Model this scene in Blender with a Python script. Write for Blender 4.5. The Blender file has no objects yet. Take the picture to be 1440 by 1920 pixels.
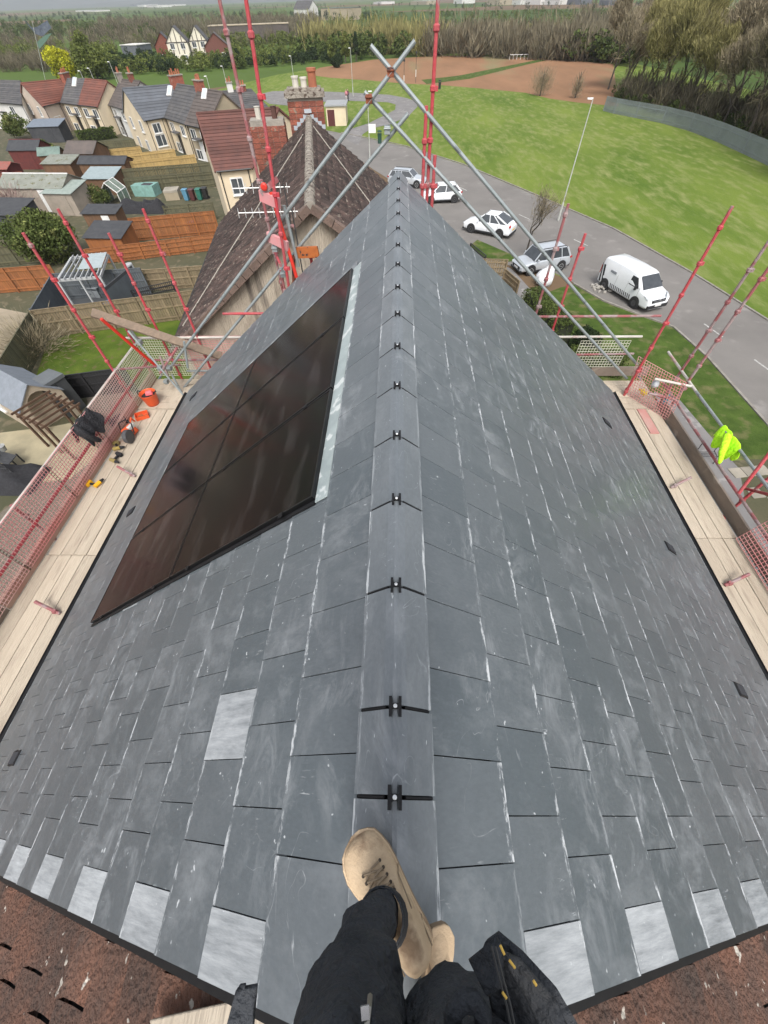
import bpy, bmesh, math, random
import numpy as np
from mathutils import Matrix, Vector
random.seed(7); rng = np.random.default_rng(7)
S = bpy.context.scene
COL = S.collection

# ------------------------------------------------------------------ camera
GZ = 13.5                                   # eye height above the street
def _n(v): return v / np.linalg.norm(v)
_Y = _n(np.array([29., -970, 720])); _D = np.array([17., 534, 720]); _D = _n(_D - _D.dot(_Y) * _Y)
_X = np.cross(_D, _Y); _X = _X if _X[0] > 0 else -_X
RM = np.array([_X, _Y, -_D])
CAM = np.array([-0.005, 0.0, GZ])
cd = bpy.data.cameras.new('camera'); cam = bpy.data.objects.new('camera', cd); COL.objects.link(cam)
cd.sensor_fit = 'VERTICAL'; cd.sensor_height = 36; cd.sensor_width = 27; cd.lens = 36 * 720 / 1920
cd.clip_start = 0.02; cd.clip_end = 12000
r_ = RM @ np.array([1, 0, 0]); u_ = RM @ np.array([0, -1, 0]); b_ = RM @ np.array([0, 0, -1])
cam.matrix_world = Matrix(((r_[0], u_[0], b_[0], CAM[0]), (r_[1], u_[1], b_[1], CAM[1]), (r_[2], u_[2], b_[2], CAM[2]), (0, 0, 0, 1)))
S.camera = cam
# survey helpers: a line of sight met with a level plane / an upright plane gives a world point
def ray(x, y): return RM @ _n(np.array([x - 720., y - 960., 720.]))
def g(x, y, z=0.0):
    r = ray(x, y); return CAM + (z - CAM[2]) / r[2] * r
def gy(x, y, yy):
    r = ray(x, y); return CAM + (yy - CAM[1]) / r[1] * r

# ------------------------------------------------------------------ light
W = bpy.data.worlds.new('World'); S.world = W; W.use_nodes = True
nt = W.node_tree; bg = nt.nodes['Background']
sky = nt.nodes.new('ShaderNodeTexSky'); sky.sky_type = 'NISHITA'; sky.sun_disc = False
SUN_EL, SUN_AZ = math.radians(52), math.radians(176)
sky.sun_elevation = SUN_EL; sky.sun_rotation = SUN_AZ; sky.dust_density = 4; sky.air_density = 1.0; sky.ozone_density = 1.0
hs = nt.nodes.new('ShaderNodeHueSaturation'); hs.inputs['Saturation'].default_value = 0.35
nt.links.new(sky.outputs[0], hs.inputs['Color']); nt.links.new(hs.outputs[0], bg.inputs[0])
bg.inputs[1].default_value = 0.15
sl = bpy.data.lights.new('sun', 'SUN'); sl.energy = 1.3; sl.angle = math.radians(25); sl.color = (1, .97, .93)
so = bpy.data.objects.new('sun', sl); COL.objects.link(so)
sd = Vector((math.sin(SUN_AZ) * math.cos(SUN_EL), math.cos(SUN_AZ) * math.cos(SUN_EL), math.sin(SUN_EL)))
so.rotation_euler = sd.to_track_quat('Z', 'Y').to_euler(); so.location = (0, -20, 40)
S.view_settings.view_transform = 'Standard'; S.view_settings.look = 'None'
S.view_settings.exposure = 0.82; S.view_settings.gamma = 1; S.view_settings.use_curve_mapping = False
S.render.engine = 'CYCLES'
S.cycles.volume_bounces = 0

def haze():
    me = bpy.data.meshes.new('haze'); x, y0, y1, z0, z1 = 5300, -500, 7200, -7, 190
    me.from_pydata([(a, b, c) for c in (z0, z1) for a, b in ((-x, y0), (x, y0), (x, y1), (-x, y1))], [], [(3, 2, 1, 0), (4, 5, 6, 7), (0, 1, 5, 4), (1, 2, 6, 5), (2, 3, 7, 6), (3, 0, 4, 7)])
    o = bpy.data.objects.new('haze', me); COL.objects.link(o); o['kind'] = 'stuff'; m = bpy.data.materials.new('haze'); m.use_nodes = True; t = m.node_tree
    t.nodes.remove(t.nodes['Principled BSDF']); v = t.nodes.new('ShaderNodeVolumePrincipled'); v.inputs['Color'].default_value = (.86, .90, .95, 1); v.inputs['Density'].default_value = .00015; v.inputs['Anisotropy'].default_value = .2
    t.links.new(v.outputs[0], t.nodes['Material Output'].inputs['Volume']); me.materials.append(m)
haze()

# ------------------------------------------------------------------ materials
MATS = {}
def mat(name, c1, c2=None, scale=3.0, rough=.7, bump=0.0, metal=0.0, c3=None, s3=12.0, t3=.62, w3=.05, stretch=(1, 1, 1),
        rnd=0.0, spec=.5, coord='Object', bscale=None, detail=6, coat=0.0):
    """base colour c1<->c2 by noise, spots of c3 where a second noise passes t3, relief, per-piece variation rnd"""
    if name in MATS: return MATS[name]
    m = bpy.data.materials.new(name); m.use_nodes = True; t = m.node_tree; N = t.nodes; L = t.links
    b = N['Principled BSDF']; b.inputs['Roughness'].default_value = rough; b.inputs['Metallic'].default_value = metal
    b.inputs['Specular IOR Level'].default_value = spec
    if coat: b.inputs['Coat Weight'].default_value = coat; b.inputs['Coat Roughness'].default_value = .08
    c2 = c2 or tuple(x * .8 for x in c1)
    tc = N.new('ShaderNodeTexCoord'); mp = N.new('ShaderNodeMapping'); mp.inputs['Scale'].default_value = stretch
    oi = N.new('ShaderNodeObjectInfo')
    add = N.new('ShaderNodeVectorMath'); add.operation = 'ADD'
    sc = N.new('ShaderNodeVectorMath'); sc.operation = 'SCALE'; sc.inputs['Scale'].default_value = 37.0
    L.new(oi.outputs['Random'], sc.inputs[0])
    L.new(tc.outputs[coord], add.inputs[0]); L.new(sc.outputs[0], add.inputs[1]); L.new(add.outputs[0], mp.inputs[0])
    n1 = N.new('ShaderNodeTexNoise'); n1.inputs['Scale'].default_value = scale; n1.inputs['Detail'].default_value = detail
    n1.inputs['Roughness'].default_value = .62
    L.new(mp.outputs[0], n1.inputs['Vector'])
    mr = N.new('ShaderNodeMapRange'); mr.inputs[1].default_value = .32; mr.inputs[2].default_value = .68
    L.new(n1.outputs[0], mr.inputs[0])
    mx = N.new('ShaderNodeMix'); mx.data_type = 'RGBA'; mx.inputs[6].default_value = (*c1, 1); mx.inputs[7].default_value = (*c2, 1)
    L.new(mr.outputs[0], mx.inputs[0]); out = mx.outputs[2]
    if c3:
        n3 = N.new('ShaderNodeTexNoise'); n3.inputs['Scale'].default_value = s3; n3.inputs['Detail'].default_value = 5
        L.new(mp.outputs[0], n3.inputs['Vector'])
        r3 = N.new('ShaderNodeMapRange'); r3.inputs[1].default_value = t3; r3.inputs[2].default_value = t3 + w3
        L.new(n3.outputs[0], r3.inputs[0])
        m3 = N.new('ShaderNodeMix'); m3.data_type = 'RGBA'; m3.inputs[7].default_value = (*c3, 1)
        L.new(r3.outputs[0], m3.inputs[0]); L.new(out, m3.inputs[6]); out = m3.outputs[2]
    if rnd:
        at = N.new('ShaderNodeAttribute'); at.attribute_name = 'rnd'
        sm = N.new('ShaderNodeMath'); sm.operation = 'ADD'; L.new(at.outputs['Fac'], sm.inputs[0]); L.new(oi.outputs['Random'], sm.inputs[1])
        fr = N.new('ShaderNodeMath'); fr.operation = 'FRACT'; L.new(sm.outputs[0], fr.inputs[0])
        r2 = N.new('ShaderNodeMapRange'); r2.inputs[3].default_value = 1 - rnd; r2.inputs[4].default_value = 1 + rnd
        L.new(fr.outputs[0], r2.inputs[0])
        h = N.new('ShaderNodeHueSaturation'); L.new(out, h.inputs['Color']); L.new(r2.outputs[0], h.inputs['Value']); out = h.outputs[0]
    L.new(out, b.inputs['Base Color'])
    if bump:
        nb = N.new('ShaderNodeTexNoise'); nb.inputs['Scale'].default_value = bscale or scale * 6; nb.inputs['Detail'].default_value = 5
        L.new(mp.outputs[0], nb.inputs['Vector'])
        bp = N.new('ShaderNodeBump'); bp.inputs['Strength'].default_value = min(1, bump); bp.inputs['Distance'].default_value = .02 * max(1, bump)
        L.new(nb.outputs[0], bp.inputs['Height']); L.new(bp.outputs[0], b.inputs['Normal'])
    MATS[name] = m; return m

def slate_mat(name, dust):
    """fibre-cement slate: blue-grey, chalky handling marks, white rubbed lower edge; dust 0..1"""
    m = bpy.data.materials.new(name); m.use_nodes = True; t = m.node_tree; N = t.nodes; L = t.links
    b = N['Principled BSDF']; b.inputs['Specular IOR Level'].default_value = .75
    def node(k, **kw):
        n = N.new('ShaderNode' + k)
        for a, v in kw.items(): setattr(n, a, v)
        return n
    def math_(op, a, c=None, clamp=False):
        n = node('Math', operation=op); n.use_clamp = clamp
        for i, v in enumerate((a, c)):
            if v is None: continue
            if isinstance(v, (int, float)): n.inputs[i].default_value = v
            else: L.new(v, n.inputs[i])
        return n.outputs[0]
    def ramp(v, a, c, d=0.0, e=1.0):
        n = node('MapRange'); n.inputs[1].default_value = a; n.inputs[2].default_value = c; n.inputs[3].default_value = d; n.inputs[4].default_value = e
        L.new(v, n.inputs[0]); return n.outputs[0]
    def noise(vec, s, st=(1, 1, 1), det=6, rg=.6, dist=0.0):
        mp = node('Mapping'); mp.inputs['Scale'].default_value = st; L.new(vec, mp.inputs[0])
        n = node('TexNoise'); n.inputs['Scale'].default_value = s; n.inputs['Detail'].default_value = det; n.inputs['Roughness'].default_value = rg
        n.inputs['Distortion'].default_value = dist
        L.new(mp.outputs[0], n.inputs['Vector']); return n.outputs[0]
    oi = node('ObjectInfo'); at = node('Attribute', attribute_name='rnd')
    rnd = math_('FRACT', math_('ADD', at.outputs['Fac'], oi.outputs['Random']))
    uv = node('UVMap'); sc = node('VectorMath', operation='SCALE'); sc.inputs['Scale'].default_value = 61.0
    L.new(rnd, sc.inputs[0]); vec = node('VectorMath', operation='ADD'); L.new(uv.outputs[0], vec.inputs[0]); L.new(sc.outputs[0], vec.inputs[1])
    V = vec.outputs[0]
    sep = node('SeparateXYZ'); L.new(uv.outputs[0], sep.inputs[0]); u, v = sep.outputs[0], sep.outputs[1]   # metres on the slate
    rnd2 = math_('FRACT', math_('MULTIPLY', rnd, 17.3))
    # chalk: cloudy hand smears, scratch lines
    cloud = ramp(noise(V, 5.5, (1, .6, 1), 9, .72, .15), .48, .85)
    geo = node('NewGeometry'); wv = geo.outputs['Position']
    wn = ramp(noise(wv, 1.1, (1, 1, 1), 5, .6), .42, .66)
    wsm = math_('MULTIPLY', ramp(noise(wv, 4.5, (1, .6, 1), 10, .74, 1.2), .50, .80), math_('MULTIPLY', wn, .62))
    arc = ramp(math_('ABSOLUTE', math_('SUBTRACT', noise(wv, 3.2, (1, 1, 1), 1, .4, 2.6), .5)), .006, .0, 0, .5)
    arc = math_('MULTIPLY', math_('MULTIPLY', arc, ramp(noise(wv, 2.3, (1, 1, 1), 3), .54, .62)), ramp(noise(wv, 30, (1, 1, 1), 3), .35, .6))
    amt = math_('ADD', ramp(rnd2, .4, 1.0, .04, .24), dust * .5)
    smear = math_('MULTIPLY', cloud, amt, True)
    scr = ramp(noise(V, 14, (5, .7, 1), 4, .55, 1.5), .64, .72); scm = ramp(noise(V, 4, (1, 1, 1), 2), .55, .62)
    scratch = math_('MULTIPLY', math_('MULTIPLY', scr, scm), .45)
    # rubbed lower edge (v runs 0..gauge downslope), broken by noise
    edge = math_('MULTIPLY', ramp(math_('ADD', math_('ABSOLUTE', v), math_('MULTIPLY', noise(V, 45, (1, 1, 1), 5, .7), .05)), .325, .337), ramp(noise(V, 11, (.8, 3, 1), 8, .75), .485, .56))
    edge = math_('MULTIPLY', edge, ramp(math_('FRACT', math_('MULTIPLY', rnd, 5.7)), .1, .8, .25, 1.0))
    side = math_('MULTIPLY', ramp(math_('ABSOLUTE', u), .136, .146), ramp(noise(V, 22), .6, .66)); side = math_('MULTIPLY', side, .45)
    spot = ramp(noise(V, 26, (1, 1, 1), 2), .72, .76); spot = math_('MULTIPLY', spot, .8)
    tot = smear
    for k in (scratch, edge, side, spot, wsm, arc):
        tot = math_('MAXIMUM', tot, k)
    if dust > .5: tot = math_('MAXIMUM', tot, math_('ADD', ramp(noise(V, 7, (3.5, .6, 1), 9, .75, .1), .3, .7, .10, .62), math_('MULTIPLY', wn, .25), True))
    tone = node('Mix', data_type='RGBA'); tone.inputs[6].default_value = (.074, .089, .099, 1); tone.inputs[7].default_value = (.096, .110, .120, 1)
    L.new(rnd, tone.inputs[0])
    mx = node('Mix', data_type='RGBA'); mx.inputs[7].default_value = (.50, .52, .53, 1)
    grain = node('Mix', data_type='RGBA', blend_type='MULTIPLY'); grain.inputs[0].default_value = 1
    L.new(tone.outputs[2], grain.inputs[6]); gr = ramp(noise(V, 90, (1, .4, 1), 3), .2, .8, .86, 1.12)
    L.new(gr, grain.inputs[7])
    L.new(grain.outputs[2], mx.inputs[6]); L.new(tot, mx.inputs[0]); L.new(mx.outputs[2], b.inputs['Base Color'])
    L.new(ramp(tot, 0, .6, .36, .7), b.inputs['Roughness'])
    bp = node('Bump'); bp.inputs['Strength'].default_value = .25; bp.inputs['Distance'].default_value = .003
    L.new(noise(V, 60, (1, .6, 1), 4), bp.inputs['Height']); L.new(bp.outputs[0], b.inputs['Normal'])
    MATS[name] = m; return m

# ------------------------------------------------------------------ object helpers
def tag(o, label=None, cat=None, group=None, kind=None):
    if label: o['label'] = label
    if cat: o['category'] = cat
    if group: o['group'] = group
    if kind: o['kind'] = kind
    return o
def thing(name, label, cat, loc, group=None):
    o = bpy.data.objects.new(name, None); o.empty_display_size = .2; COL.objects.link(o); o.location = Vector(loc)
    return tag(o, label, cat, group)
def rootloc(p):
    v = Vector((0, 0, 0))
    while p is not None: v = v + p.location; p = p.parent
    return v
def link(name, me, parent=None, kind=None):
    o = bpy.data.objects.new(name, me); COL.objects.link(o); o.parent = parent
    if kind: o['kind'] = kind
    return o
class MB:
    """collects geometry in world metres; build() makes ONE object"""
    def __init__(s): s.v = []; s.f = []; s.uv = {}; s.r = {}; s.mi = []
    def add(s, vs, fs, rnd=None, mi=0):
        b = len(s.v); s.v += [tuple(map(float, x)) for x in vs]
        for f in fs:
            if rnd is not None: s.r[len(s.f)] = rnd
            s.f.append([b + i for i in f]); s.mi.append(mi)
        return s
    def poly(s, pts, rnd=None): return s.add(pts, [list(range(len(pts)))], rnd)
    def box(s, c, size, rz=0.0, taper=1.0, rnd=None):
        hx, hy, hz = size[0] / 2, size[1] / 2, size[2] / 2; cs, sn = math.cos(rz), math.sin(rz); vs = []
        for k in (-1, 1):
            t = 1.0 if k < 0 else taper
            for (a, b2) in ((-1, -1), (1, -1), (1, 1), (-1, 1)):
                x, y = a * hx * t, b2 * hy * t; vs.append((c[0] + x * cs - y * sn, c[1] + x * sn + y * cs, c[2] + k * hz))
        return s.add(vs, [(3, 2, 1, 0), (4, 5, 6, 7), (0, 1, 5, 4), (1, 2, 6, 5), (2, 3, 7, 6), (3, 0, 4, 7)], rnd)
    def hexa(s, lo, hi, rnd=None):
        """4 lower + 4 upper points, same order, counter-clockwise seen from above"""
        return s.add(list(lo) + list(hi), [(3, 2, 1, 0), (4, 5, 6, 7), (0, 1, 5, 4), (1, 2, 6, 5), (2, 3, 7, 6), (3, 0, 4, 7)], rnd)
    def bar(s, a, b, w, h, up=(0, 0, 1), rnd=None):
        a = Vector(a); b = Vector(b); d = (b - a).normalized(); up = Vector(up)
        if abs(d.dot(up)) > .99: up = Vector((0, 1, 0))
        x = d.cross(up).normalized() * (w / 2); z = x.cross(d).normalized() * (h / 2)
        return s.add([a - x - z, a + x - z, b + x - z, b - x - z, a - x + z, a + x + z, b + x + z, b - x + z],
                     [(3, 2, 1, 0), (4, 5, 6, 7), (0, 1, 5, 4), (1, 2, 6, 5), (2, 3, 7, 6), (3, 0, 4, 7)], rnd)
    def tube(s, pts, r, n=8, caps=True, r2=None):
        pts = [Vector(p) for p in pts]; m = len(pts); vs = []; fs = []
        rr = r if isinstance(r, (list, tuple)) else [r + ((r2 if r2 is not None else r) - r) * i / max(1, m - 1) for i in range(m)]
        prev = None
        for i, p in enumerate(pts):
            d = (pts[min(i + 1, m - 1)] - pts[max(i - 1, 0)]).normalized()
            if prev is None:
                a = Vector((0, 0, 1)) if abs(d.z) < .9 else Vector((1, 0, 0)); x = d.cross(a).normalized()
            else: x = (prev - d * prev.dot(d)).normalized()
            prev = x; y = d.cross(x)
            for k in range(n):
                t = 2 * math.pi * k / n; vs.append(p + (x * math.cos(t) + y * math.sin(t)) * rr[i])
        for i in range(m - 1):
            for k in range(n):
                k2 = (k + 1) % n; fs.append((i * n + k, i * n + k2, (i + 1) * n + k2, (i + 1) * n + k))
        if caps: fs.append(tuple(range(n))[::-1]); fs.append(tuple((m - 1) * n + k for k in range(n)))
        return s.add(vs, fs)
    def lathe(s, c, prof, n=14, axis='z'):
        vs = []; fs = []
        for (r, h) in prof:
            for k in range(n):
                t = 2 * math.pi * k / n; a, b2 = r * math.cos(t), r * math.sin(t)
                vs.append({'z': (c[0] + a, c[1] + b2, c[2] + h), 'x': (c[0] + h, c[1] + a, c[2] + b2), 'y': (c[0] + b2, c[1] + h, c[2] + a)}[axis])
        for i in range(len(prof) - 1):
            for k in range(n):
                k2 = (k + 1) % n; fs.append((i * n + k, i * n + k2, (i + 1) * n + k2, (i + 1) * n + k))
        fs.append(tuple(range(n))[::-1]); fs.append(tuple((len(prof) - 1) * n + k for k in range(n)))
        return s.add(vs, fs)
    def build(s, name, m, parent=None, smooth=False, kind=None, bevel=0, sub=0, world=True, mats=None):
        o0 = rootloc(parent) if (parent is not None and world) else Vector((0, 0, 0))
        me = bpy.data.meshes.new(name)
        me.from_pydata([(x - o0.x, y - o0.y, z - o0.z) for x, y, z in s.v], [], s.f)
        for q in (mats or [m]): me.materials.append(q)
        if mats: me.polygons.foreach_set('material_index', s.mi)
        if s.r:
            a = me.attributes.new('rnd', 'FLOAT', 'FACE'); a.data.foreach_set('value', [s.r.get(i, 0.0) for i in range(len(s.f))])
        if smooth: me.polygons.foreach_set('use_smooth', [True] * len(me.polygons))
        me.update(); o = link(name, me, parent, kind)
        if bevel:
            md = o.modifiers.new('b', 'BEVEL'); md.width = bevel; md.segments = 2; md.limit_method = 'ANGLE'; md.angle_limit = .6
        if sub:
            md = o.modifiers.new('s', 'SUBSURF'); md.levels = sub; md.render_levels = sub
        return o
def dup(root, loc, rz=0.0, label=None, group=None):
    r = root.copy(); COL.objects.link(r); r.location = Vector(loc); r.rotation_euler = (0, 0, rz)
    if label: r['label'] = label
    if group: r['group'] = group
    for ch in list(root.children):
        c = ch.copy(); COL.objects.link(c); c.parent = r
        for q in list(ch.children):
            d = q.copy(); COL.objects.link(d); d.parent = c
    return r
def np_mesh(name, V, F, m, rnd=None):
    """V (n,3), F (k,4) -> mesh, quickly"""
    me = bpy.data.meshes.new(name); me.vertices.add(len(V)); me.vertices.foreach_set('co', V.astype('f').ravel())
    k = F.shape[1]; me.loops.add(F.size); me.loops.foreach_set('vertex_index', F.astype('i').ravel())
    me.polygons.add(len(F)); me.polygons.foreach_set('loop_start', np.arange(0, F.size, k, dtype='i')); me.polygons.foreach_set('loop_total', np.full(len(F), k, 'i'))
    me.materials.append(m)
    if rnd is not None:
        a = me.attributes.new('rnd', 'FLOAT', 'FACE'); a.data.foreach_set('value', rnd.astype('f'))
    me.update(calc_edges=True); return me
def quads(P, size, flat=0.0, asp=.6, dirs=None):
    """leaf-sized quads at points P"""
    n = len(P); a = rng.normal(size=(n, 3)); a[:, 2] *= (1 - flat)
    if dirs is not None: a = dirs + a * .35
    a /= np.linalg.norm(a, axis=1)[:, None]
    b = rng.normal(size=(n, 3)); b -= (b * a).sum(1)[:, None] * a; b /= np.linalg.norm(b, axis=1)[:, None]
    s = (size * rng.uniform(.6, 1.4, n))[:, None]
    A = a * s; B = b * s * asp
    V = np.stack([P - A, P + B, P + A, P - B], 1).reshape(-1, 3); F = np.arange(4 * n).reshape(n, 4)
    return V, F
def clump_points(n, blobs):
    """random points near the surfaces of blobs (x,y,z,rx,rz)"""
    B = np.array(blobs, float); w = B[:, 3] ** 2; idx = rng.choice(len(B), n, p=w / w.sum())
    d = rng.normal(size=(n, 3)); d /= np.linalg.norm(d, axis=1)[:, None]; r = rng.uniform(.55, 1.05, n)[:, None]
    bb = B[idx]; return bb[:, :3] + d * r * np.stack([bb[:, 3], bb[:, 3], bb[:, 4]], 1), idx
# ------------------------------------------------------------------ common materials
M_grass = mat('grass_field', (.145, .190, .036), (.074, .122, .018), scale=.10, rough=.95, bump=1.5, bscale=5, c3=(.19, .21, .075), s3=.9, t3=.46, w3=.30, stretch=(1.5, .5, 1), detail=10, spec=.1)
M_verge = mat('grass_verge', (.075, .115, .024), (.035, .062, .012), scale=.9, rough=.95, bump=2.0, bscale=16, c3=(.13, .125, .055), s3=1.1, t3=.52, w3=.16, detail=10, spec=.1)
M_lawn = mat('lawn', (.10, .135, .022), (.05, .085, .012), scale=.8, rough=.95, bump=2.0, bscale=16, c3=(.11, .10, .04), s3=2.0, t3=.56, w3=.12, detail=10, spec=.1)
M_soil = mat('ploughed_soil', (.27, .15, .085), (.20, .115, .065), scale=.12, rough=.95, bump=.6, bscale=3, c3=(.20, .17, .09), s3=.05, t3=.58, w3=.1, stretch=(1, .3, 1), spec=.1)
M_asph = mat('asphalt', (.19, .178, .165), (.145, .136, .126), scale=.22, rough=.9, bump=.5, bscale=30, c3=(.24, .225, .21), s3=.6, t3=.6, w3=.15, detail=10, spec=.25)
M_asph2 = mat('asphalt_path', (.20, .19, .185), (.15, .145, .14), scale=.5, rough=.9, c3=(.25, .24, .23), s3=1.3, t3=.6, spec=.25)
M_kerb = mat('kerb_concrete', (.28, .26, .23), (.16, .145, .12), scale=2, rough=.9)
M_paint = mat('road_paint', (.55, .55, .52), (.22, .21, .20), scale=3, rough=.8)
M_earth = mat('garden_earth', (.085, .075, .04), (.045, .05, .022), scale=.25, rough=.95, bump=1, bscale=8, c3=(.12, .10, .06), s3=1.4, t3=.55, w3=.1)
M_pave = mat('paving', (.30, .27, .22), (.19, .175, .14), scale=.9, rough=.9, rnd=.2, bump=.3)
M_gravel = mat('gravel', (.20, .17, .13), (.12, .10, .075), scale=9, rough=.95, bump=2, bscale=40)

# ------------------------------------------------------------------ the ground: one sheet out to the hills
def ground():
    m = bpy.data.materials.new('countryside'); m.use_nodes = True; t = m.node_tree; N = t.nodes; L = t.links
    b = N['Principled BSDF']; b.inputs['Roughness'].default_value = .95; b.inputs['Specular IOR Level'].default_value = .1
    tc = N.new('ShaderNodeTexCoord'); vo = N.new('ShaderNodeTexVoronoi'); vo.inputs['Scale'].default_value = .0036
    L.new(tc.outputs['Object'], vo.inputs['Vector'])
    sp = N.new('ShaderNodeSeparateColor'); L.new(vo.outputs['Color'], sp.inputs[0])
    cr = N.new('ShaderNodeValToRGB'); cr.color_ramp.interpolation = 'CONSTANT'; e = cr.color_ramp.elements
    e[0].position = 0; e[0].color = (.10, .155, .035, 1); e[1].position = .3; e[1].color = (.075, .12, .03, 1)
    for p, c in ((.5, (.13, .17, .05, 1)), (.68, (.19, .13, .08, 1)), (.8, (.09, .14, .035, 1)), (.92, (.15, .16, .07, 1))):
        q = e.new(p); q.color = c
    L.new(sp.outputs[0], cr.inputs[0])
    n = N.new('ShaderNodeTexNoise'); n.inputs['Scale'].default_value = .02; n.inputs['Detail'].default_value = 8; L.new(tc.outputs['Object'], n.inputs[0])
    mx = N.new('ShaderNodeMix'); mx.data_type = 'RGBA'; mx.blend_type = 'MULTIPLY'; mx.inputs[0].default_value = .6
    L.new(cr.outputs[0], mx.inputs[6]); L.new(n.outputs[0], mx.inputs[7]); L.new(mx.outputs[2], b.inputs['Base Color'])
    b2 = MB(); b2.poly([(-5000, -400, 0), (5000, -400, 0), (5000, 7000, 0), (-5000, 7000, 0)])
    b2.build('ground', m, kind='structure')
ground()
def patch(name, px, z, m, pts=None):
    b = MB(); P = [g(x, y)[:2] for x, y in px] if pts is None else pts
    bm = bmesh.new(); vs = [bm.verts.new((p[0], p[1], z)) for p in P]; f = bm.faces.new(vs); bmesh.ops.triangulate(bm, faces=[f])
    me = bpy.data.meshes.new(name); bm.to_mesh(me); bm.free(); me.materials.append(m)
    for p in me.polygons:
        if p.normal.z < 0: p.flip()
    return link(name, me, None, 'structure')
patch('field', [(1500, 1250), (1150, 560), (860, 440), (690, 300), (560, 250), (400, 170), (520, 140), (660, 118), (900, 96), (1150, 110), (1500, 190)], .008, M_grass)
patch('ploughed_field', [(575, 140), (600, 127), (700, 112), (830, 104), (1000, 108), (1150, 120), (1160, 200), (1080, 192), (1030, 185), (985, 174), (900, 166), (830, 160), (760, 157), (680, 150), (620, 146)], .016, M_soil)
patch('field_path', [(790, 150), (860, 142), (960, 122), (1010, 112), (1025, 113), (985, 122), (880, 148), (800, 158)], .024, M_verge)
patch('garden_ground', [(-250, 1150), (470, 900), (470, 420), (400, 262), (250, 200), (0, 170), (-300, 150)], .008, M_earth)
rn = [(1620, 985), (1440, 797), (1325, 668), (1262, 612), (1190, 586), (1130, 562), (1075, 530), (1040, 512), (960, 500), (880, 470), (800, 380), (700, 318), (660, 290), (600, 262), (560, 250), (500, 240)]
rf = [(500, 228), (570, 236), (640, 250), (700, 262), (760, 275), (870, 310), (1000, 365), (1150, 430), (1300, 515), (1440, 603), (1620, 720)]
patch('road', rn + rf, .018, M_asph)
patch('side_road', [(672, 272), (648, 262), (655, 243), (690, 232), (722, 216), (741, 206), (742, 196), (727, 192), (650, 189), (587, 192), (560, 200), (505, 195), (480, 178), (513, 171), (587, 171), (660, 174), (730, 178), (762, 184), (780, 190), (783, 200), (767, 217), (733, 233), (697, 241), (680, 252), (676, 262)], .024, M_asph2)
patch('near_verge', [(1440, 800), (1325, 672), (1262, 616), (1190, 590), (1130, 566), (1075, 534), (1050, 540), (1000, 560), (960, 580), (1100, 800), (1250, 740), (1330, 850), (1440, 870), (1560, 960)], .028, M_verge)
patch('verge_strip', [(960, 478), (895, 450), (880, 462), (905, 482), (950, 492), (975, 488)], .028, M_verge)
patch('footpath', [(880, 462), (850, 430), (820, 430), (900, 520), (1000, 600), (1010, 560), (960, 505), (905, 482)], .024, M_asph2)
patch('tarmac_yard', [(1225, 735), (1275, 752), (1345, 835), (1385, 880), (1400, 960), (1440, 1010), (1560, 1200), (1440, 1200), (1330, 1000)], .036, M_asph2)
patch('side_bed', [(1350, 868), (1400, 862), (1470, 862), (1620, 1000), (1620, 1300), (1440, 1100), (1400, 960)], .032, M_earth)
patch('lawn', [(60, 730), (90, 640), (140, 625), (385, 560), (400, 700), (330, 760), (200, 700)], .02, M_lawn)
patch('patio', [(-150, 800), (0, 812), (100, 800), (150, 790), (190, 850), (130, 900), (-150, 925)], .02, mat('patio_flags', (.36, .31, .20), (.26, .23, .15), scale=1.2, rough=.9))
patch('yard', [(150, 700), (260, 690), (260, 900), (60, 1250), (-150, 1400), (-150, 1080), (80, 900), (190, 850)], .018, M_gravel)
patch('sandy_plot', [(-120, 590), (0, 578), (62, 590), (20, 690), (-120, 790)], .02, mat('sand_plot', (.30, .25, .18), (.18, .15, .10), scale=.6, rough=.95, bump=1))
# kerbs: a real step along both edges of the road
def kerb(px, name='kerb', z0=.0, w=.14, h=.12, step=.9):
    P = [Vector(g(x, y)) for x, y in px]; b = MB()
    for a, c in zip(P[:-1], P[1:]):
        b.bar((a.x, a.y, h / 2 - .03), (c.x, c.y, h / 2 - .03), w, h)
    return b.build(name, M_kerb, kind='structure')
kerb([(640, 249), (700, 261), (760, 274), (870, 309), (1000, 364), (1150, 429), (1300, 514), (1440, 602), (1620, 719)])
kerb([(1620, 987), (1440, 799), (1325, 670), (1262, 614), (1190, 588), (1130, 564), (1075, 532)])
# worn centre dashes
b = MB()
A = [Vector(g(x, y)) for x, y in [(1470, 715), (1365, 640), (1260, 565), (1190, 515), (1110, 465), (1000, 415), (880, 360), (790, 318)]]
for a, c in zip(A[:-1], A[1:]):
    d = (c - a); n = int(d.length // 6); d.normalize(); s = Vector((-d.y, d.x, 0)) * .06
    for k in range(max(1, n)):
        p = a + d * (6 * k + .5); q = p + d * 1.7
        b.poly([(p.x - s.x, p.y - s.y, .026), (p.x + s.x, p.y + s.y, .026), (q.x + s.x, q.y + s.y, .026), (q.x - s.x, q.y - s.y, .026)][::-1])
b.build('road_marking', M_paint, kind='structure')
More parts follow.
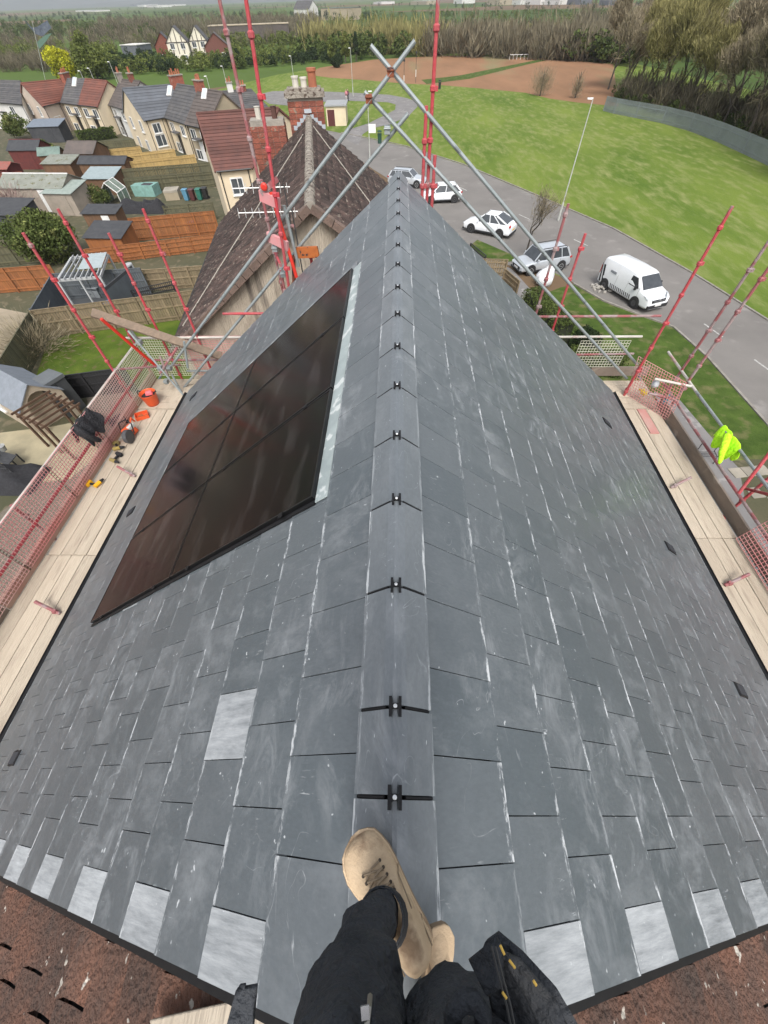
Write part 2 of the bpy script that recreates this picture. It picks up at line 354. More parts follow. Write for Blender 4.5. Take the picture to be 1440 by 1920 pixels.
# paving slabs in the front garden (each its own piece)
pr = bpy.data.objects.new('garden_path', None); COL.objects.link(pr); pr['kind'] = 'structure'
o0 = Vector(g(1362, 880)); e1 = (Vector(g(1440, 872)) - o0).normalized(); e2 = Vector((e1.y, -e1.x, 0))
sb = MB(); sb.box((0, 0, 0), (.58, .58, .05)); slab0 = sb.build('paving_slab', M_pave, pr, bevel=.01)
k = 0
for i in range(8):
    for j in range(9):
        if (i + j) % 7 == 3 or j in (1, 4): continue
        o = slab0 if k == 0 else slab0.copy(); k += 1
        if k > 1: COL.objects.link(o)
        p = o0 + e1 * (.3 + i * .6) + e2 * (.3 + j * .6)
        o.location = (p.x, p.y, .045 + random.uniform(-.006, .006)); o.rotation_euler = (random.uniform(-.01, .01), random.uniform(-.01, .01), math.atan2(e1.y, e1.x))
# far hills
def hills():
    n = 160; V = []; F = []
    for i in range(n + 1):
        x = -5200 + 10400 * i / n
        h = 95 + 45 * math.sin(x * .0011 + 1) + 28 * math.sin(x * .0034) + 10 * math.sin(x * .011 + 2)
        V += [(x, 4300, -5), (x, 4900, h * .55), (x, 5600, h), (x, 6500, h * .6)]
    for i in range(n):
        for j in range(3):
            a = i * 4 + j; F.append((a, a + 4, a + 5, a + 1))
    me = bpy.data.meshes.new('hills'); me.from_pydata(V, [], F)
    me.materials.append(mat('hill_heath', (.04, .055, .045), (.065, .075, .055), scale=.004, rough=1)); me.update(); link('hills', me, None, 'structure')
hills()

# ------------------------------------------------------------------ the slated roof under the camera
RZ = GZ - 1.445                             # ridge line
TA = (5.04 - 1.445) / 4.56; ANG = math.atan(TA); CA, SA = math.cos(ANG), math.sin(ANG)
DY0, DY1 = -.512, 6.93
GAUGE, S0, NC, SW = .3226, .515, 17, .2915
M_deck = mat('roof_deck_black', (.012, .012, .013), rough=.8)
M_slates = [slate_mat('slate_clean', 0), slate_mat('slate_smeared', .45), slate_mat('slate_chalky', 1.0)]
M_black = mat('black_plastic', (.008, .008, .009), (.012, .012, .013), scale=30, rough=.5, spec=.25)
M_render = mat('render_wall', (.33, .29, .23), (.24, .21, .17), scale=1.2, rough=.95, bump=1, bscale=60)
house = thing('slated_house', 'house under the camera with a new blue-grey slate roof and solar panels', 'house', (0, 3.2, 0))
b = MB()
xe = 4.36; ze = RZ - .04 - xe * TA - .12
b.add([(-xe, -.5, 0), (xe, -.5, 0), (xe, 6.78, 0), (-xe, 6.78, 0), (-xe, -.5, ze), (xe, -.5, ze), (xe, 6.78, ze), (-xe, 6.78, ze), (0, -.5, RZ - .17), (0, 6.78, RZ - .17)],
      [(0, 1, 5, 8, 4), (1, 2, 6, 5), (2, 3, 7, 9, 6), (3, 0, 4, 7)])
b.build('wall', M_render, house)
def frame(side, y=0.0, s=0.0, off=0.0):
    """matrix: local x along the ridge, y down the slope, z out of the roof"""
    v = Vector((side * CA, 0, -SA)); n = Vector((side * SA, 0, CA)); u = v.cross(n)
    p = Vector((0, y, RZ - .04)) + v * s + n * off
    return Matrix(((u.x, v.x, n.x, p.x), (u.y, v.y, n.y, p.y), (u.z, v.z, n.z, p.z), (0, 0, 0, 1)))
def rp(side, y, s, off=0.0): return frame(side, y, s, off).translation
SE = S0 + GAUGE * (NC - 1)                  # last slate edge
slate_me = []
def slate_mesh(w, name, mi):
    hw = w / 2; T = .007; L0 = -.05; L1 = GAUGE
    lo = [(-hw, L0, .001), (hw, L0, .001), (hw, L1, .010), (-hw, L1, .010)]
    me = bpy.data.meshes.new(name)
    hi = [(x, y, z + T) for x, y, z in lo]; c = .0025
    vs = lo + hi; fs = [(0, 3, 2, 1), (4, 5, 6, 7), (0, 1, 5, 4), (1, 2, 6, 5), (2, 3, 7, 6), (3, 0, 4, 7)]
    me.from_pydata(vs, [], fs); uv = me.uv_layers.new(name='UVMap')
    for l in me.loops: uv.data[l.index].uv = me.vertices[l.vertex_index].co[:2]
    me.materials.append(M_slates[mi]); me.update(); return me
ME = {(w, i): slate_mesh(w, 'slate', i) for w in (SW - .004, SW / 2 - .004) for i in (0, 1, 2)}
PD0, PD1, PS0, PS1 = 1.46, 4.80, .62, 4.25       # the solar array's footprint (left slope)
slots = []
for side in (-1, 1):
    for k in range(NC):
        sb_ = S0 + GAUGE * k; s_top = sb_ - GAUGE
        ph = 0.0 if k % 2 == 0 else SW / 2
        y = DY0 + (0 if ph == 0 else 0); cells = []
        y0 = DY0 + .045 * 0
        # first piece: full or half slate, alternate courses
        first = SW if k % 2 == 0 else SW / 2 + .02
        a = DY0 + (.0 if k % 2 == 0 else 0); edges = [a, a + first + (.05 if k % 2 == 0 else .03 - .02)]
        while edges[-1] < DY1 - .05: edges.append(min(edges[-1] + SW, DY1 + random.uniform(-.02, .02)))
        for a, c in zip(edges[:-1], edges[1:]):
            if c - a < .03: continue
            slots.append((side, k, a, c))
roofs = {}
for side in (-1, 1):
    b = MB(); q = [rp(side, DY0 + .03, 0, -.012), rp(side, DY1 - .06, 0, -.012), rp(side, DY1 - .06, SE - .03, -.012), rp(side, DY0 + .03, SE - .03, -.012)]
    q2 = [rp(side, DY0 + .03, 0, .002), rp(side, DY1 - .06, 0, .002), rp(side, DY1 - .06, SE - .03, .002), rp(side, DY0 + .03, SE - .03, .002)]
    if side > 0: q = q[::-1]; q2 = q2[::-1]
    b.hexa(q, q2); roofs[side] = b.build('roof_slope', M_deck, house)
RL = Vector(house.location)
def cdist(sl):
    p = rp(sl[0], (sl[2] + sl[3]) / 2, S0 + GAUGE * (sl[1] - .5)); return (p - Vector(CAM)).length
def covered(sl): return sl[0] < 0 and sl[2] > PD0 + .08 and sl[3] < PD1 - .08 and S0 + GAUGE * (sl[1] - 1) > PS0 + .05 and S0 + GAUGE * sl[1] < PS1 - .05
slots = sorted([s for s in slots if not covered(s)], key=cdist)
def dustlevel(sl):
    side, k, a, c = sl
    if a < DY0 + .02 and k % 2 == 1: return 2
    if side < 0 and k == 2 and a < .27 < c: return 2
    if side < 0 and PD0 - .35 < c < PD0 + .3 and k > 2 and random.random() < .07: return 2
    if side < 0 and PD0 - .9 < c < PD0 + .3 and random.random() < .6: return 1
    return 1 if random.random() < (.65 if side > 0 and a < .5 and k > 2 else .28) else 0
rest = {-1: MB(), 1: MB()}; NIND = 150; cnt = {-1: 0, 1: 0}; REST = []
def slate_matrix(side, k, a, c):
    y = (a + c) / 2
    M = frame(side, y, S0 + GAUGE * (k - 1), random.uniform(0, .0012))
    return M @ Matrix.Rotation(random.uniform(-.0022, .0022), 4, 'X') @ Matrix.Rotation(random.uniform(-.0022, .0022), 4, 'Z')
for sl in slots:
    side, k, a, c = sl; w = c - a - .004; lv = dustlevel(sl)
    if cnt[side] < NIND * 1:
        key = (SW - .004, lv); me = ME[key]
        o = link('slate', me, roofs[side]); M = slate_matrix(*sl)
        if abs(w - (SW - .004)) > .002: M = M @ Matrix.Diagonal((w / (SW - .004), 1, 1, 1))
        o.matrix_basis = Matrix.Translation(-RL) @ M; cnt[side] += 1
    else: REST.append((sl, lv))
for side in (-1, 1):
    V = []; F = []; UV = []; R = []; MI = []
    for sl, lv in REST:
        if sl[0] != side: continue
        M = slate_matrix(*sl); w = sl[3] - sl[2] - .004; src = ME[(SW - .004, lv)]; b0 = len(V); rr = random.random()
        for v in src.vertices:
            co = v.co.copy(); co.x *= w / (SW - .004); V.append(M @ co - RL)
        for p in src.polygons:
            F.append([b0 + i for i in p.vertices]); UV += [src.vertices[i].co[:2] for i in p.vertices]; R.append(rr); MI.append(lv)
    me = bpy.data.meshes.new('slates_beyond'); me.from_pydata(V, [], F); uv = me.uv_layers.new(name='UVMap')
    for i, q in enumerate(UV): uv.data[i].uv = q
    a = me.attributes.new('rnd', 'FLOAT', 'FACE'); a.data.foreach_set('value', R)
    for q in M_slates: me.materials.append(q)
    me.polygons.foreach_set('material_index', MI); me.update(); link('slates_beyond', me, roofs[side], 'stuff')
# near verge trim, far verge, gutters
for side in (-1, 1):
    b = MB(); b.hexa([rp(side, DY0 - .03, .0, -.05), rp(side, DY0 + .02, .0, -.05), rp(side, DY0 + .02, SE, -.05), rp(side, DY0 - .03, SE, -.05)][::(1 if side < 0 else -1)],
                     [rp(side, DY0 - .026, .0, .002), rp(side, DY0 + .02, .0, .004), rp(side, DY0 + .02, SE, .004), rp(side, DY0 - .026, SE, .002)][::(1 if side < 0 else -1)])
    b.build('verge_trim', M_black, house)
    b = MB(); b.hexa([rp(side, DY1 - .07, .1, -.09), rp(side, DY1 - .015, .1, -.09), rp(side, DY1 - .015, SE, -.09), rp(side, DY1 - .07, SE, -.09)][::(1 if side < 0 else -1)],
                     [rp(side, DY1 - .07, .1, .003), rp(side, DY1 - .015, .1, .003), rp(side, DY1 - .015, SE, .003), rp(side, DY1 - .07, SE, .003)][::(1 if side < 0 else -1)])
    b.build('verge_trim', M_black, house)
    e = rp(side, 0, SE); xg = e.x + side * .045; zg = e.z - .05
    b = MB(); n = 8; prof = [(xg + side * .070 * math.cos(t), zg + .02 - .070 * math.sin(t)) for t in np.linspace(math.pi, 0, n)]
    pin = [(xg + side * .066 * math.cos(t), zg + .016 - .030 * math.sin(t)) for t in np.linspace(0, math.pi, n)]
    pr_ = prof + pin; m = len(pr_); vs = [(x, DY0 - 3.2, z) for x, z in pr_] + [(x, DY1, z) for x, z in pr_]
    b.add(vs, [(i, (i + 1) % m, m + (i + 1) % m, m + i) for i in range(m)]); b.build('gutter', M_black, house)
    b = MB(); b.box((e.x - side * .06, (DY1 - .5) / 2 , e.z - .13), (.03, DY1 - DY0 - .05, .16)); b.build('fascia', M_black, house)
# ridge tiles with their clips
M_rid = slate_mat('ridge_clean', .12); M_rid2 = slate_mat('ridge_smeared', .5)
for q_ in (M_rid, M_rid2):
    for n_ in q_.node_tree.nodes:
        if n_.bl_idname == 'ShaderNodeMix' and tuple(round(v, 3) for v in n_.inputs[6].default_value[:3]) == (.074, .089, .099):
            n_.inputs[6].default_value = (.108, .123, .134, 1); n_.inputs[7].default_value = (.130, .145, .156, 1)
joints = [-.30, .0] + [.2488 + .45 * i for i in range(16)]
joints = [j for j in joints if j < DY1 - .1] + [DY1 + .01]
def ridge_tile(y0, y1, i):
    b = MB(); W_, T = .137, .016; prof = []
    lift = .038
    def pt(s_, off): # symmetrical outline, rounded crown
        side = 1 if s_ >= 0 else -1; p = rp(side, 0, abs(s_), off); return (p.x, p.z)
    top = [pt(-W_, lift), pt(-.02, lift)] + [(-.007, RZ - .004), (.007, RZ - .004)] + [pt(.02, lift), pt(W_, lift)]
    bot = [pt(W_, lift - T), pt(.04, lift - T), (0, RZ - .02), pt(-.04, lift - T), pt(-W_, lift - T)]
    o = top + bot; m = len(o); vs = [(x, y0, z) for x, z in o] + [(x, y1, z) for x, z in o]
    fs = [(i_, m + i_, m + (i_ + 1) % m, (i_ + 1) % m) for i_ in range(m)] + [tuple(range(m)), tuple(range(2 * m - 1, m - 1, -1))]
    b.add(vs, fs); ob = b.build('ridge_tile', random.choice([M_rid, M_rid, M_rid2]), house)
    me = ob.data; uv = me.uv_layers.new(name='UVMap')
    for l in me.loops:
        co = me.vertices[l.vertex_index].co
        uv.data[l.index].uv = ((co.y + RL.y - (y0 + y1) / 2) * .58, .312 * co.x / .122)
    a = me.attributes.new('rnd', 'FLOAT', 'FACE'); a.data.foreach_set('value', [random.random()] * len(me.polygons))
    return ob
for a, c in zip([DY0 + .01] + joints[1:-1], joints[1:]):
    ridge_tile(a + .006, c - .006, 0)
M_screw = mat('screw_cap', (.65, .66, .66), rough=.3, metal=.6)
for j in joints[1:-1]:
    b = MB()
    for s_ in (-1, 1):
        p0 = rp(s_, j, .012, .036); p1 = rp(s_, j, .126, .033); b.tube([p0, p1], .0052, 6)
        x = s_ * .0165; b.box((x, j, RZ + .003), (.010, .062, .014))
    b.box((0, j, RZ + .006), (.034, .018, .010)); cl = b.build('ridge_clip', M_black, house)
    b = MB(); b.lathe((0, j, RZ + .010), [(.0068, 0), (.0068, .003), (.004, .005)], 10); b.build('screw', M_screw, cl)
# slate vents
for side, y, s_ in [(1, 2.55, 4.30), (1, .93, 4.33), (1, 4.80, 4.2), (-1, 3.45, 5.2), (-1, .22, 4.72), (-1, 6.15, 5.0)]:
    b = MB(); b.hexa([rp(side, y + dy, s_ + ds, .008) for dy, ds in ((-.07, -.11), (.07, -.11), (.07, .11), (-.07, .11))][::(1 if side < 0 else -1)],
                     [rp(side, y + dy, s_ + ds, .026) for dy, ds in ((-.06, -.10), (.06, -.10), (.06, .10), (-.06, .10))][::(1 if side < 0 else -1)])
    v = b.build('roof_vent', M_black, house)
    b = MB()
    for q in range(5):
        a0 = rp(side, y - .05, s_ - .075 + q * .037, .029); a1 = rp(side, y + .05, s_ - .075 + q * .037, .029); b.bar(a0, a1, .012, .006)
    b.build('louvre', mat('vent_louvre', (.03, .03, .033), rough=.5), v)
# in-roof solar array: 2 rows x 3, black frames
M_glass = mat('solar_glass', (.0095, .0062, .007), (.005, .0047, .006), scale=1.1, rough=.17, c3=(.035, .031, .031), s3=2.6, t3=.54, w3=.22, stretch=(2.2, .5, 1.6), spec=.14, detail=9)
M_pframe = mat('panel_frame', (.012, .012, .013), rough=.35, metal=.3)
M_flash = mat('grey_green_flashing', (.34, .39, .385), (.25, .29, .29), scale=5, rough=.6, c3=(.5, .53, .52), s3=9, t3=.58)
M_leadfl = mat('chalky_flashing', (.20, .215, .225), (.145, .155, .165), scale=5, rough=.55, c3=(.42, .44, .44), s3=4, t3=.55)
pw = (PD1 - PD0) / 3; pl = (PS1 - PS0) / 2
def slab(b, y0, y1, s0, s1, o0, o1, side=-1):
    q = [(y0, s0), (y0, s1), (y1, s1), (y1, s0)][::-1]
    if side > 0: q = q[::-1]
    b.hexa([rp(side, y, s, o0) for y, s in q], [rp(side, y, s, o1) for y, s in q]); return b
for r in range(2):
    for c in range(3):
        y0 = PD0 + c * pw; s0 = PS0 + r * pl; gp_ = .011
        pn = thing('solar_panel', ['glossy black solar panel in the upper row beside the ridge, ', 'glossy black solar panel in the lower row beside the eave, '][r] +
                   ['nearest the camera', 'middle of its row', 'farthest from the camera'][c], 'solar panel', rp(-1, y0 + pw / 2, s0 + pl / 2, .03), 'solar panels set into the left roof slope')
        b = MB(); a0, a1, t0, t1 = y0 + gp_, y0 + pw - gp_, s0 + (gp_ if r else .0), s0 + pl - (0 if r else .003)
        F_ = .012
        for q in ((a0, a0 + F_, t0, t1), (a1 - F_, a1, t0, t1), (a0 + F_, a1 - F_, t0, t0 + F_), (a0 + F_, a1 - F_, t1 - F_, t1)): slab(b, *q, .012, .052)
        b.build('panel_frame', M_pframe, pn)
        b = MB(); slab(b, a0 + F_, a1 - F_, t0 + F_, t1 - F_, .030, .049); b.build('glass', M_glass, pn)
b = MB()
slab(b, PD0 - .02, PD1 + .02, PS0 - .11, PS0 - .003, .018, .024); b.build('flashing', M_flash, house)
b = MB(); slab(b, PD0 + .15, PD1 + .05, PS1 + .003, PS1 + .17, .017, .022); slab(b, PD1 + .003, PD1 + .16, PS0 - .05, PS1, .018, .023); b.build('flashing', M_leadfl, house)
b = MB(); slab(b, PD0 - .03, PD0 - .002, PS0, PS1, .014, .03); b.build('edge_seal', M_black, house)
b = MB(); slab(b, PD0 + .02, PD1 - .02, PS0 + .02, PS1 - .02, .0, .012); b.build('panel_tray', M_black, house)
for s_ in (.9, 2.1, 2.7, 3.9):
    for c in range(0, 3):
        b = MB(); y = PD0 + c * pw; slab(b, y - .018, y + .018, s_, s_ + .04, .05, .058); b.build('panel_clamp', M_black, house)

# ------------------------------------------------------------------ old tiled roof of the adjoining house, behind the verge
M_old = mat('old_concrete_tile', (.15, .068, .042), (.058, .040, .032), scale=3.5, rough=.95, bump=1.6, bscale=45, c3=(.48, .44, .38), s3=15, t3=.66, w3=.03, rnd=.22, detail=8)
oldh = thing('adjoining_house', 'adjoining half of the house with an old brown lichened tile roof at the bottom edge', 'house', (0, -4, 0))
b = MB(); b.add([(-xe, -7.5, 0), (xe, -7.5, 0), (xe, -.62, 0), (-xe, -.62, 0), (-xe, -7.5, ze - .1), (xe, -7.5, ze - .1), (xe, -.62, ze - .1), (-xe, -.62, ze - .1), (0, -7.5, RZ - .35), (0, -.62, RZ - .35)],
      [(0, 1, 5, 8, 4), (1, 2, 6, 5), (2, 3, 7, 9, 6), (3, 0, 4, 7)]); b.build('wall', M_render, oldh)
OL = Vector(oldh.location)
TG, TWd = .29, .33; OFF = -.085
def old_tile_mesh():
    n = 7; V = []; F = []
    for j, (y, z) in enumerate(((-.05, .0), (TG * .55, .012), (TG, .034))):
        for i in range(n):
            x = -TWd / 2 + .006 + (TWd - .012) * i / (n - 1); V.append((x, y + (.004 * math.sin(i * 2.1) if j == 2 else 0), z + .001 * math.cos(2 * math.pi * (i / (n - 1))) ))
    for j in range(2):
        for i in range(n - 1): a = j * n + i; F.append((a, a + 1, a + n + 1, a + n))
    m0 = len(V); V += [(V[2 * n + i][0], V[2 * n + i][1] - .002, V[2 * n + i][2] - .036) for i in range(n)]
    for i in range(n - 1): F.append((2 * n + i, 2 * n + i + 1, m0 + i + 1, m0 + i))
    me = bpy.data.meshes.new('old_tile'); me.from_pydata(V, [], F); me.materials.append(M_old)
    me.update(); return me
otm = old_tile_mesh()
for side in (-1, 1):
    b = MB(); q = [rp(side, -7.6, 0, OFF - .03), rp(side, DY0 - .03, 0, OFF - .03), rp(side, DY0 - .03, SE, OFF - .03), rp(side, -7.6, SE, OFF - .03)]
    q2 = [rp(side, -7.6, 0, OFF - .012), rp(side, DY0 - .03, 0, OFF - .012), rp(side, DY0 - .03, SE, OFF - .012), rp(side, -7.6, SE, OFF - .012)]
    if side > 0: q = q[::-1]; q2 = q2[::-1]
    b.hexa(q, q2); rs = b.build('roof_slope', M_deck, oldh)
    for k in range(19):
        for i in range(8):
            y = DY0 - .05 - TWd * (i + (.5 if k % 2 else .2)) 
            if y < -2.6: continue
            o = link('roof_tile', otm, rs); o.matrix_basis = Matrix.Translation(-OL) @ frame(side, y, TG * k + .02, OFF + random.uniform(0, .004)) @ Matrix.Rotation(random.uniform(-.012, .012), 4, 'Z') @ Matrix.Rotation(random.uniform(-.01, .01), 4, 'X')
# ------------------------------------------------------------------ neighbouring house with the big brown tiled roof
M_tile = mat('brown_roof_tile', (.082, .050, .041), (.048, .035, .030), scale=3.5, rough=.95, bump=2, bscale=30, c3=(.19, .155, .125), s3=9, t3=.60, w3=.06, rnd=.42)
M_peb = mat('pebbledash', (.56, .49, .39), (.38, .32, .25), scale=1.2, rough=.95, bump=3, bscale=28, c3=(.16, .135, .11), s3=2.2, t3=.56, w3=.16, stretch=(2.2, 2.2, .16))
M_lich = mat('lichened_ridge', (.34, .31, .26), (.20, .17, .14), scale=5, rough=.95, bump=2, c3=(.09, .065, .05), s3=9, t3=.55, w3=.05)
M_brick = mat('red_brick', (.27, .085, .05), (.17, .06, .045), scale=3, rough=.95, bump=1.5, bscale=25, c3=(.22, .17, .13), s3=5, t3=.62, rnd=.25)
M_terra = mat('terracotta', (.36, .12, .06), (.25, .09, .05), rough=.85)
M_mort = mat('mortar', (.30, .27, .23), (.22, .20, .17), rough=.95, bump=1)
M_white = mat('white_upvc', (.74, .74, .72), (.62, .62, .60), rough=.45)
M_pane = mat('window_glass', (.045, .055, .065), (.09, .10, .105), scale=1.5, rough=.06, spec=.8)
NA = Vector((-1.86, 9.95, 10.9)); naz = math.radians(-8.2); nd = Vector((math.sin(naz), math.cos(naz), 0)); nr = Vector((nd.y, -nd.x, 0))
NLEN = 10.1; NP = math.tan(math.radians(35.3)); NHW = 4.35; NCs = math.cos(math.radians(35.3)); NSn = math.sin(math.radians(35.3))
nh = thing('tiled_house', 'neighbouring house with a large brown tiled gable roof and pebbledash wall beyond the slates', 'house', (NA.x + nd.x * 5, NA.y + nd.y * 5, 0))
def nf(side, t, s, off=0.0):
    v = nr * side * NCs + Vector((0, 0, -NSn)); n = nr * side * NSn + Vector((0, 0, NCs)); u = v.cross(n)
    p = NA + nd * t + v * s + n * off
    return Matrix(((u.x, v.x, n.x, p.x), (u.y, v.y, n.y, p.y), (u.z, v.z, n.z, p.z), (0, 0, 0, 1)))
def npt(side, t, s, off=0.0): return nf(side, t, s, off).translation
b = MB(); gw = NHW - .35; zg = NA.z - gw * NP - .12
def nw(t, x, z): p = NA + nd * t + nr * x; return (p.x, p.y, z)
b.add([nw(.18, -gw, 0), nw(.18, gw, 0), nw(NLEN, gw, 0), nw(NLEN, -gw, 0), nw(.18, -gw, zg), nw(.18, gw, zg), nw(NLEN, gw, zg), nw(NLEN, -gw, zg), nw(.18, 0, NA.z - .14), nw(NLEN, 0, NA.z - .14)],
      [(0, 1, 5, 8, 4), (1, 2, 6, 5), (2, 3, 7, 9, 6), (3, 0, 4, 7)]); b.build('wall', M_peb, nh)
NRL = Vector(nh.location); NSE = NHW / NCs; ng = .255; ntw = .235
def pantile():
    n = 7; V = []; F = []
    for j, (y, z) in enumerate(((-.04, .0), (ng, .040))):
        for i in range(n):
            x = -ntw / 2 + ntw * i / (n - 1); V.append((x, y, z + .016 * math.sin(2 * math.pi * i / (n - 1))))
    for i in range(n - 1): F.append((i, i + 1, n + i + 1, n + i))
    m0 = 2 * n; V += [(V[n + i][0], V[n + i][1], V[n + i][2] - .022) for i in range(n)]
    for i in range(n - 1): F.append((n + i, n + i + 1, m0 + i + 1, m0 + i))
    me = bpy.data.meshes.new('roof_tile'); me.from_pydata(V, [], F); me.materials.append(M_tile); me.update(); return me
ptm = pantile(); nsl = []; nrf = {}
for side in (-1, 1):
    b = MB(); q = [npt(side, .05, 0, -.03), npt(side, NLEN, 0, -.03), npt(side, NLEN, NSE, -.03), npt(side, .05, NSE, -.03)]
    q2 = [npt(side, .05, 0, -.008), npt(side, NLEN, 0, -.008), npt(side, NLEN, NSE, -.008), npt(side, .05, NSE, -.008)]
    if side > 0: q = q[::-1]; q2 = q2[::-1]
    b.hexa(q, q2); nrf[side] = b.build('roof_slope', M_deck, nh)
    for k in range(int(NSE / ng)):
        for i in range(int(NLEN / ntw)):
            if side > 0 and ng * k > 3.6: continue
            nsl.append((side, ntw * (i + .5) + .05, ng * k))
nsl.sort(key=lambda s: (npt(*s) - Vector(CAM)).length - (2 if s[0] < 0 else 0))
cn = 0; Vv = np.array([v.co[:] for v in ptm.vertices]); Ff = [tuple(p.vertices) for p in ptm.polygons]; BV = {-1: [], 1: []}; BF = {-1: [], 1: []}; BR = {-1: [], 1: []}
for s_ in nsl:
    M = nf(*s_, random.uniform(0, .012)) @ Matrix.Rotation(random.uniform(-.02, .02), 4, 'Z') @ Matrix.Rotation(random.uniform(-.02, .02), 4, 'X')
    if cn < 290:
        o = link('roof_tile', ptm, nrf[s_[0]]); o.matrix_basis = Matrix.Translation(-NRL) @ M; cn += 1
    else:
        Mn = np.array(Matrix.Translation(-NRL) @ M); sd_ = s_[0]; b0 = len(BV[sd_]) * len(Vv); BV[sd_].append(Vv @ Mn[:3, :3].T + Mn[:3, 3])
        BF[sd_] += [[b0 + i for i in f] for f in Ff]; BR[sd_] += [random.random()] * len(Ff)
for sd_ in (-1, 1):
    if not BV[sd_]: continue
    me = np_mesh('tiles_beyond', np.concatenate(BV[sd_]), np.array(BF[sd_]), M_tile, np.array(BR[sd_])); link('tiles_beyond', me, nrf[sd_], 'stuff')
for i in range(28):     # half-round ridge tiles
    t0 = .02 + i * .36; b = MB(); n = 8; vs = []
    for t in (t0, t0 + .352):
        for q in range(n):
            a = math.pi * q / (n - 1); rr = .125 - (.006 if t > t0 else 0)
            p = NA + nd * t + nr * (rr * math.cos(a)); vs.append((p.x, p.y, NA.z - .06 + rr * .95 * math.sin(a) + random.uniform(-.004, .004)))
    b.add(vs, [(q, q + 1, n + q + 1, n + q) for q in range(n - 1)] + [tuple(range(n))[::-1]]); b.build('ridge_tile', M_lich, nh, smooth=False)
b = MB(); p = NA + nd * .0; b.tube([tuple(NA + nd * .01 + Vector((0, 0, -.06))), tuple(NA + nd * .06 + Vector((0, 0, -.06)))], .11, 12); b.build('ridge_mortar', M_mort, nh)
for side in (-1, 1):    # verge tiles over the gable
    for k in range(20):
        s0 = .05 + k * .265
        if s0 > NSE: break
        b = MB(); q = [npt(side, -.06, s0, -.10), npt(side, .10, s0, -.06), npt(side, .10, s0 + .25, -.06), npt(side, -.06, s0 + .25, -.10)]
        q2 = [npt(side, -.05, s0, .035), npt(side, .10, s0, .05), npt(side, .10, s0 + .25, .065), npt(side, -.05, s0 + .25, .05)]
        if side > 0: q = q[::-1]; q2 = q2[::-1]
        b.hexa(q, q2); b.build('verge_tile', mat('verge_tile', (.17, .115, .09), (.11, .08, .065), scale=8, rough=.9, bump=1, rnd=.15), nh)
# aerial cables lying on the roof
for (s0, t0, s1, t1, side) in [(.2, 7.5, 4.8, .9, -1), (.15, 8.6, 3.3, .8, 1)]:
    b = MB(); b.tube([npt(side, t0 + (t1 - t0) * i / 6, s0 + (s1 - s0) * i / 6, .055) for i in range(7)], .016, 5); b.build('roof_cable', mat('pale_cable', (.36, .33, .28), rough=.8), nh)
# gutter on the garden side
b = MB(); b.tube([npt(-1, 0, NSE + .03, -.06), npt(-1, NLEN, NSE + .03, -.06)], .06, 8); b.build('gutter', M_black, nh)
def brick_stack(name, parent, c, size, z0, z1, rz, m=M_brick, real=True):
    """a stack laid in courses: bricks as geometry with recessed joints"""
    core = MB(); core.box((c[0], c[1], (z0 + z1) / 2), (size[0] - .02, size[1] - .02, z1 - z0), rz); st = core.build(name, M_mort, parent)
    if not real: return st
    bb = MB(); bh = .075 * 2; n = int((z1 - z0) / bh); cs, sn = math.cos(rz), math.sin(rz)
    for k in range(n):
        for fx, fy, L_, ax in ((0, -size[1] / 2, size[0], 0), (0, size[1] / 2, size[0], 0), (-size[0] / 2, 0, size[1], 1), (size[0] / 2, 0, size[1], 1)):
            m_ = max(2, round(L_ / .24)); w = L_ / m_
            for i in range(m_):
                o = -L_ / 2 + (i + .5) * w; x, y = (o, fy) if ax == 0 else (fx, o)
                sz = (w - .012, .03, bh - .014) if ax == 0 else (.03, w - .012, bh - .014)
                bb.box((c[0] + x * cs - y * sn, c[1] + x * sn + y * cs, z0 + (k + .5) * bh), sz, rz, rnd=random.random())
    bb.build('bricks', m, st, kind='stuff'); return st
def chimney_pots(st, c, z, n, rz, h=.55, dx=.36, r=.13, m=None):
    for i in range(n):
        x = (i - (n - 1) / 2) * dx; b = MB(); hh = h * random.uniform(.6, 1.25)
        b.lathe((c[0] + x * math.cos(rz), c[1] + x * math.sin(rz), z), [(r * 1.1, 0), (r, .05), (r * .85, hh - .06), (r, hh - .05), (r, hh), (r * .7, hh - .01)], 10); b.build('chimney_pot', m or M_terra, st)
cp = NA + nd * (NLEN + .35) + nr * -.05
st = brick_stack('chimney_stack', nh, (cp.x, cp.y), (1.25, .75), 8.6, NA.z + .50, -naz)
b = MB(); b.box((cp.x, cp.y, NA.z + .55), (1.42, .92, .14), -naz); b.box((cp.x, cp.y, NA.z + .65), (1.2, .7, .1), -naz); b.build('chimney_cap', M_lich, st)
b = MB(); b.lathe((cp.x + .33, cp.y, NA.z + .65), [(.17, 0), (.15, .06), (.14, .40), (.17, .42), (.17, .50), (.13, .50)], 12); b.build('chimney_pot', M_terra, st)
for dx, hh in ((-.28, .38), (.02, .34)):
    b = MB(); b.lathe((cp.x + dx, cp.y, NA.z + .65), [(.11, 0), (.11, hh * .7), (.13, hh * .7), (.13, hh * .7 + .05)], 10); b.build('chimney_pot', mat('cream_pot', (.55, .52, .45), rough=.8), st)
cp2 = NA + nd * (NLEN + .4) + nr * -1.55
st2 = brick_stack('chimney_stack', nh, (cp2.x, cp2.y), (1.25, .72), 8.3, NA.z - .05, -naz)
for dx in (-.3, .3):
    b = MB(); b.lathe((cp2.x + dx, cp2.y, NA.z - .05), [(.1, 0), (.1, .3), (.12, .32)], 8); b.build('chimney_pot', mat('cream_pot', (.55, .52, .45)) if dx < .2 else mat('dark_pot', (.09, .04, .03)), st2)
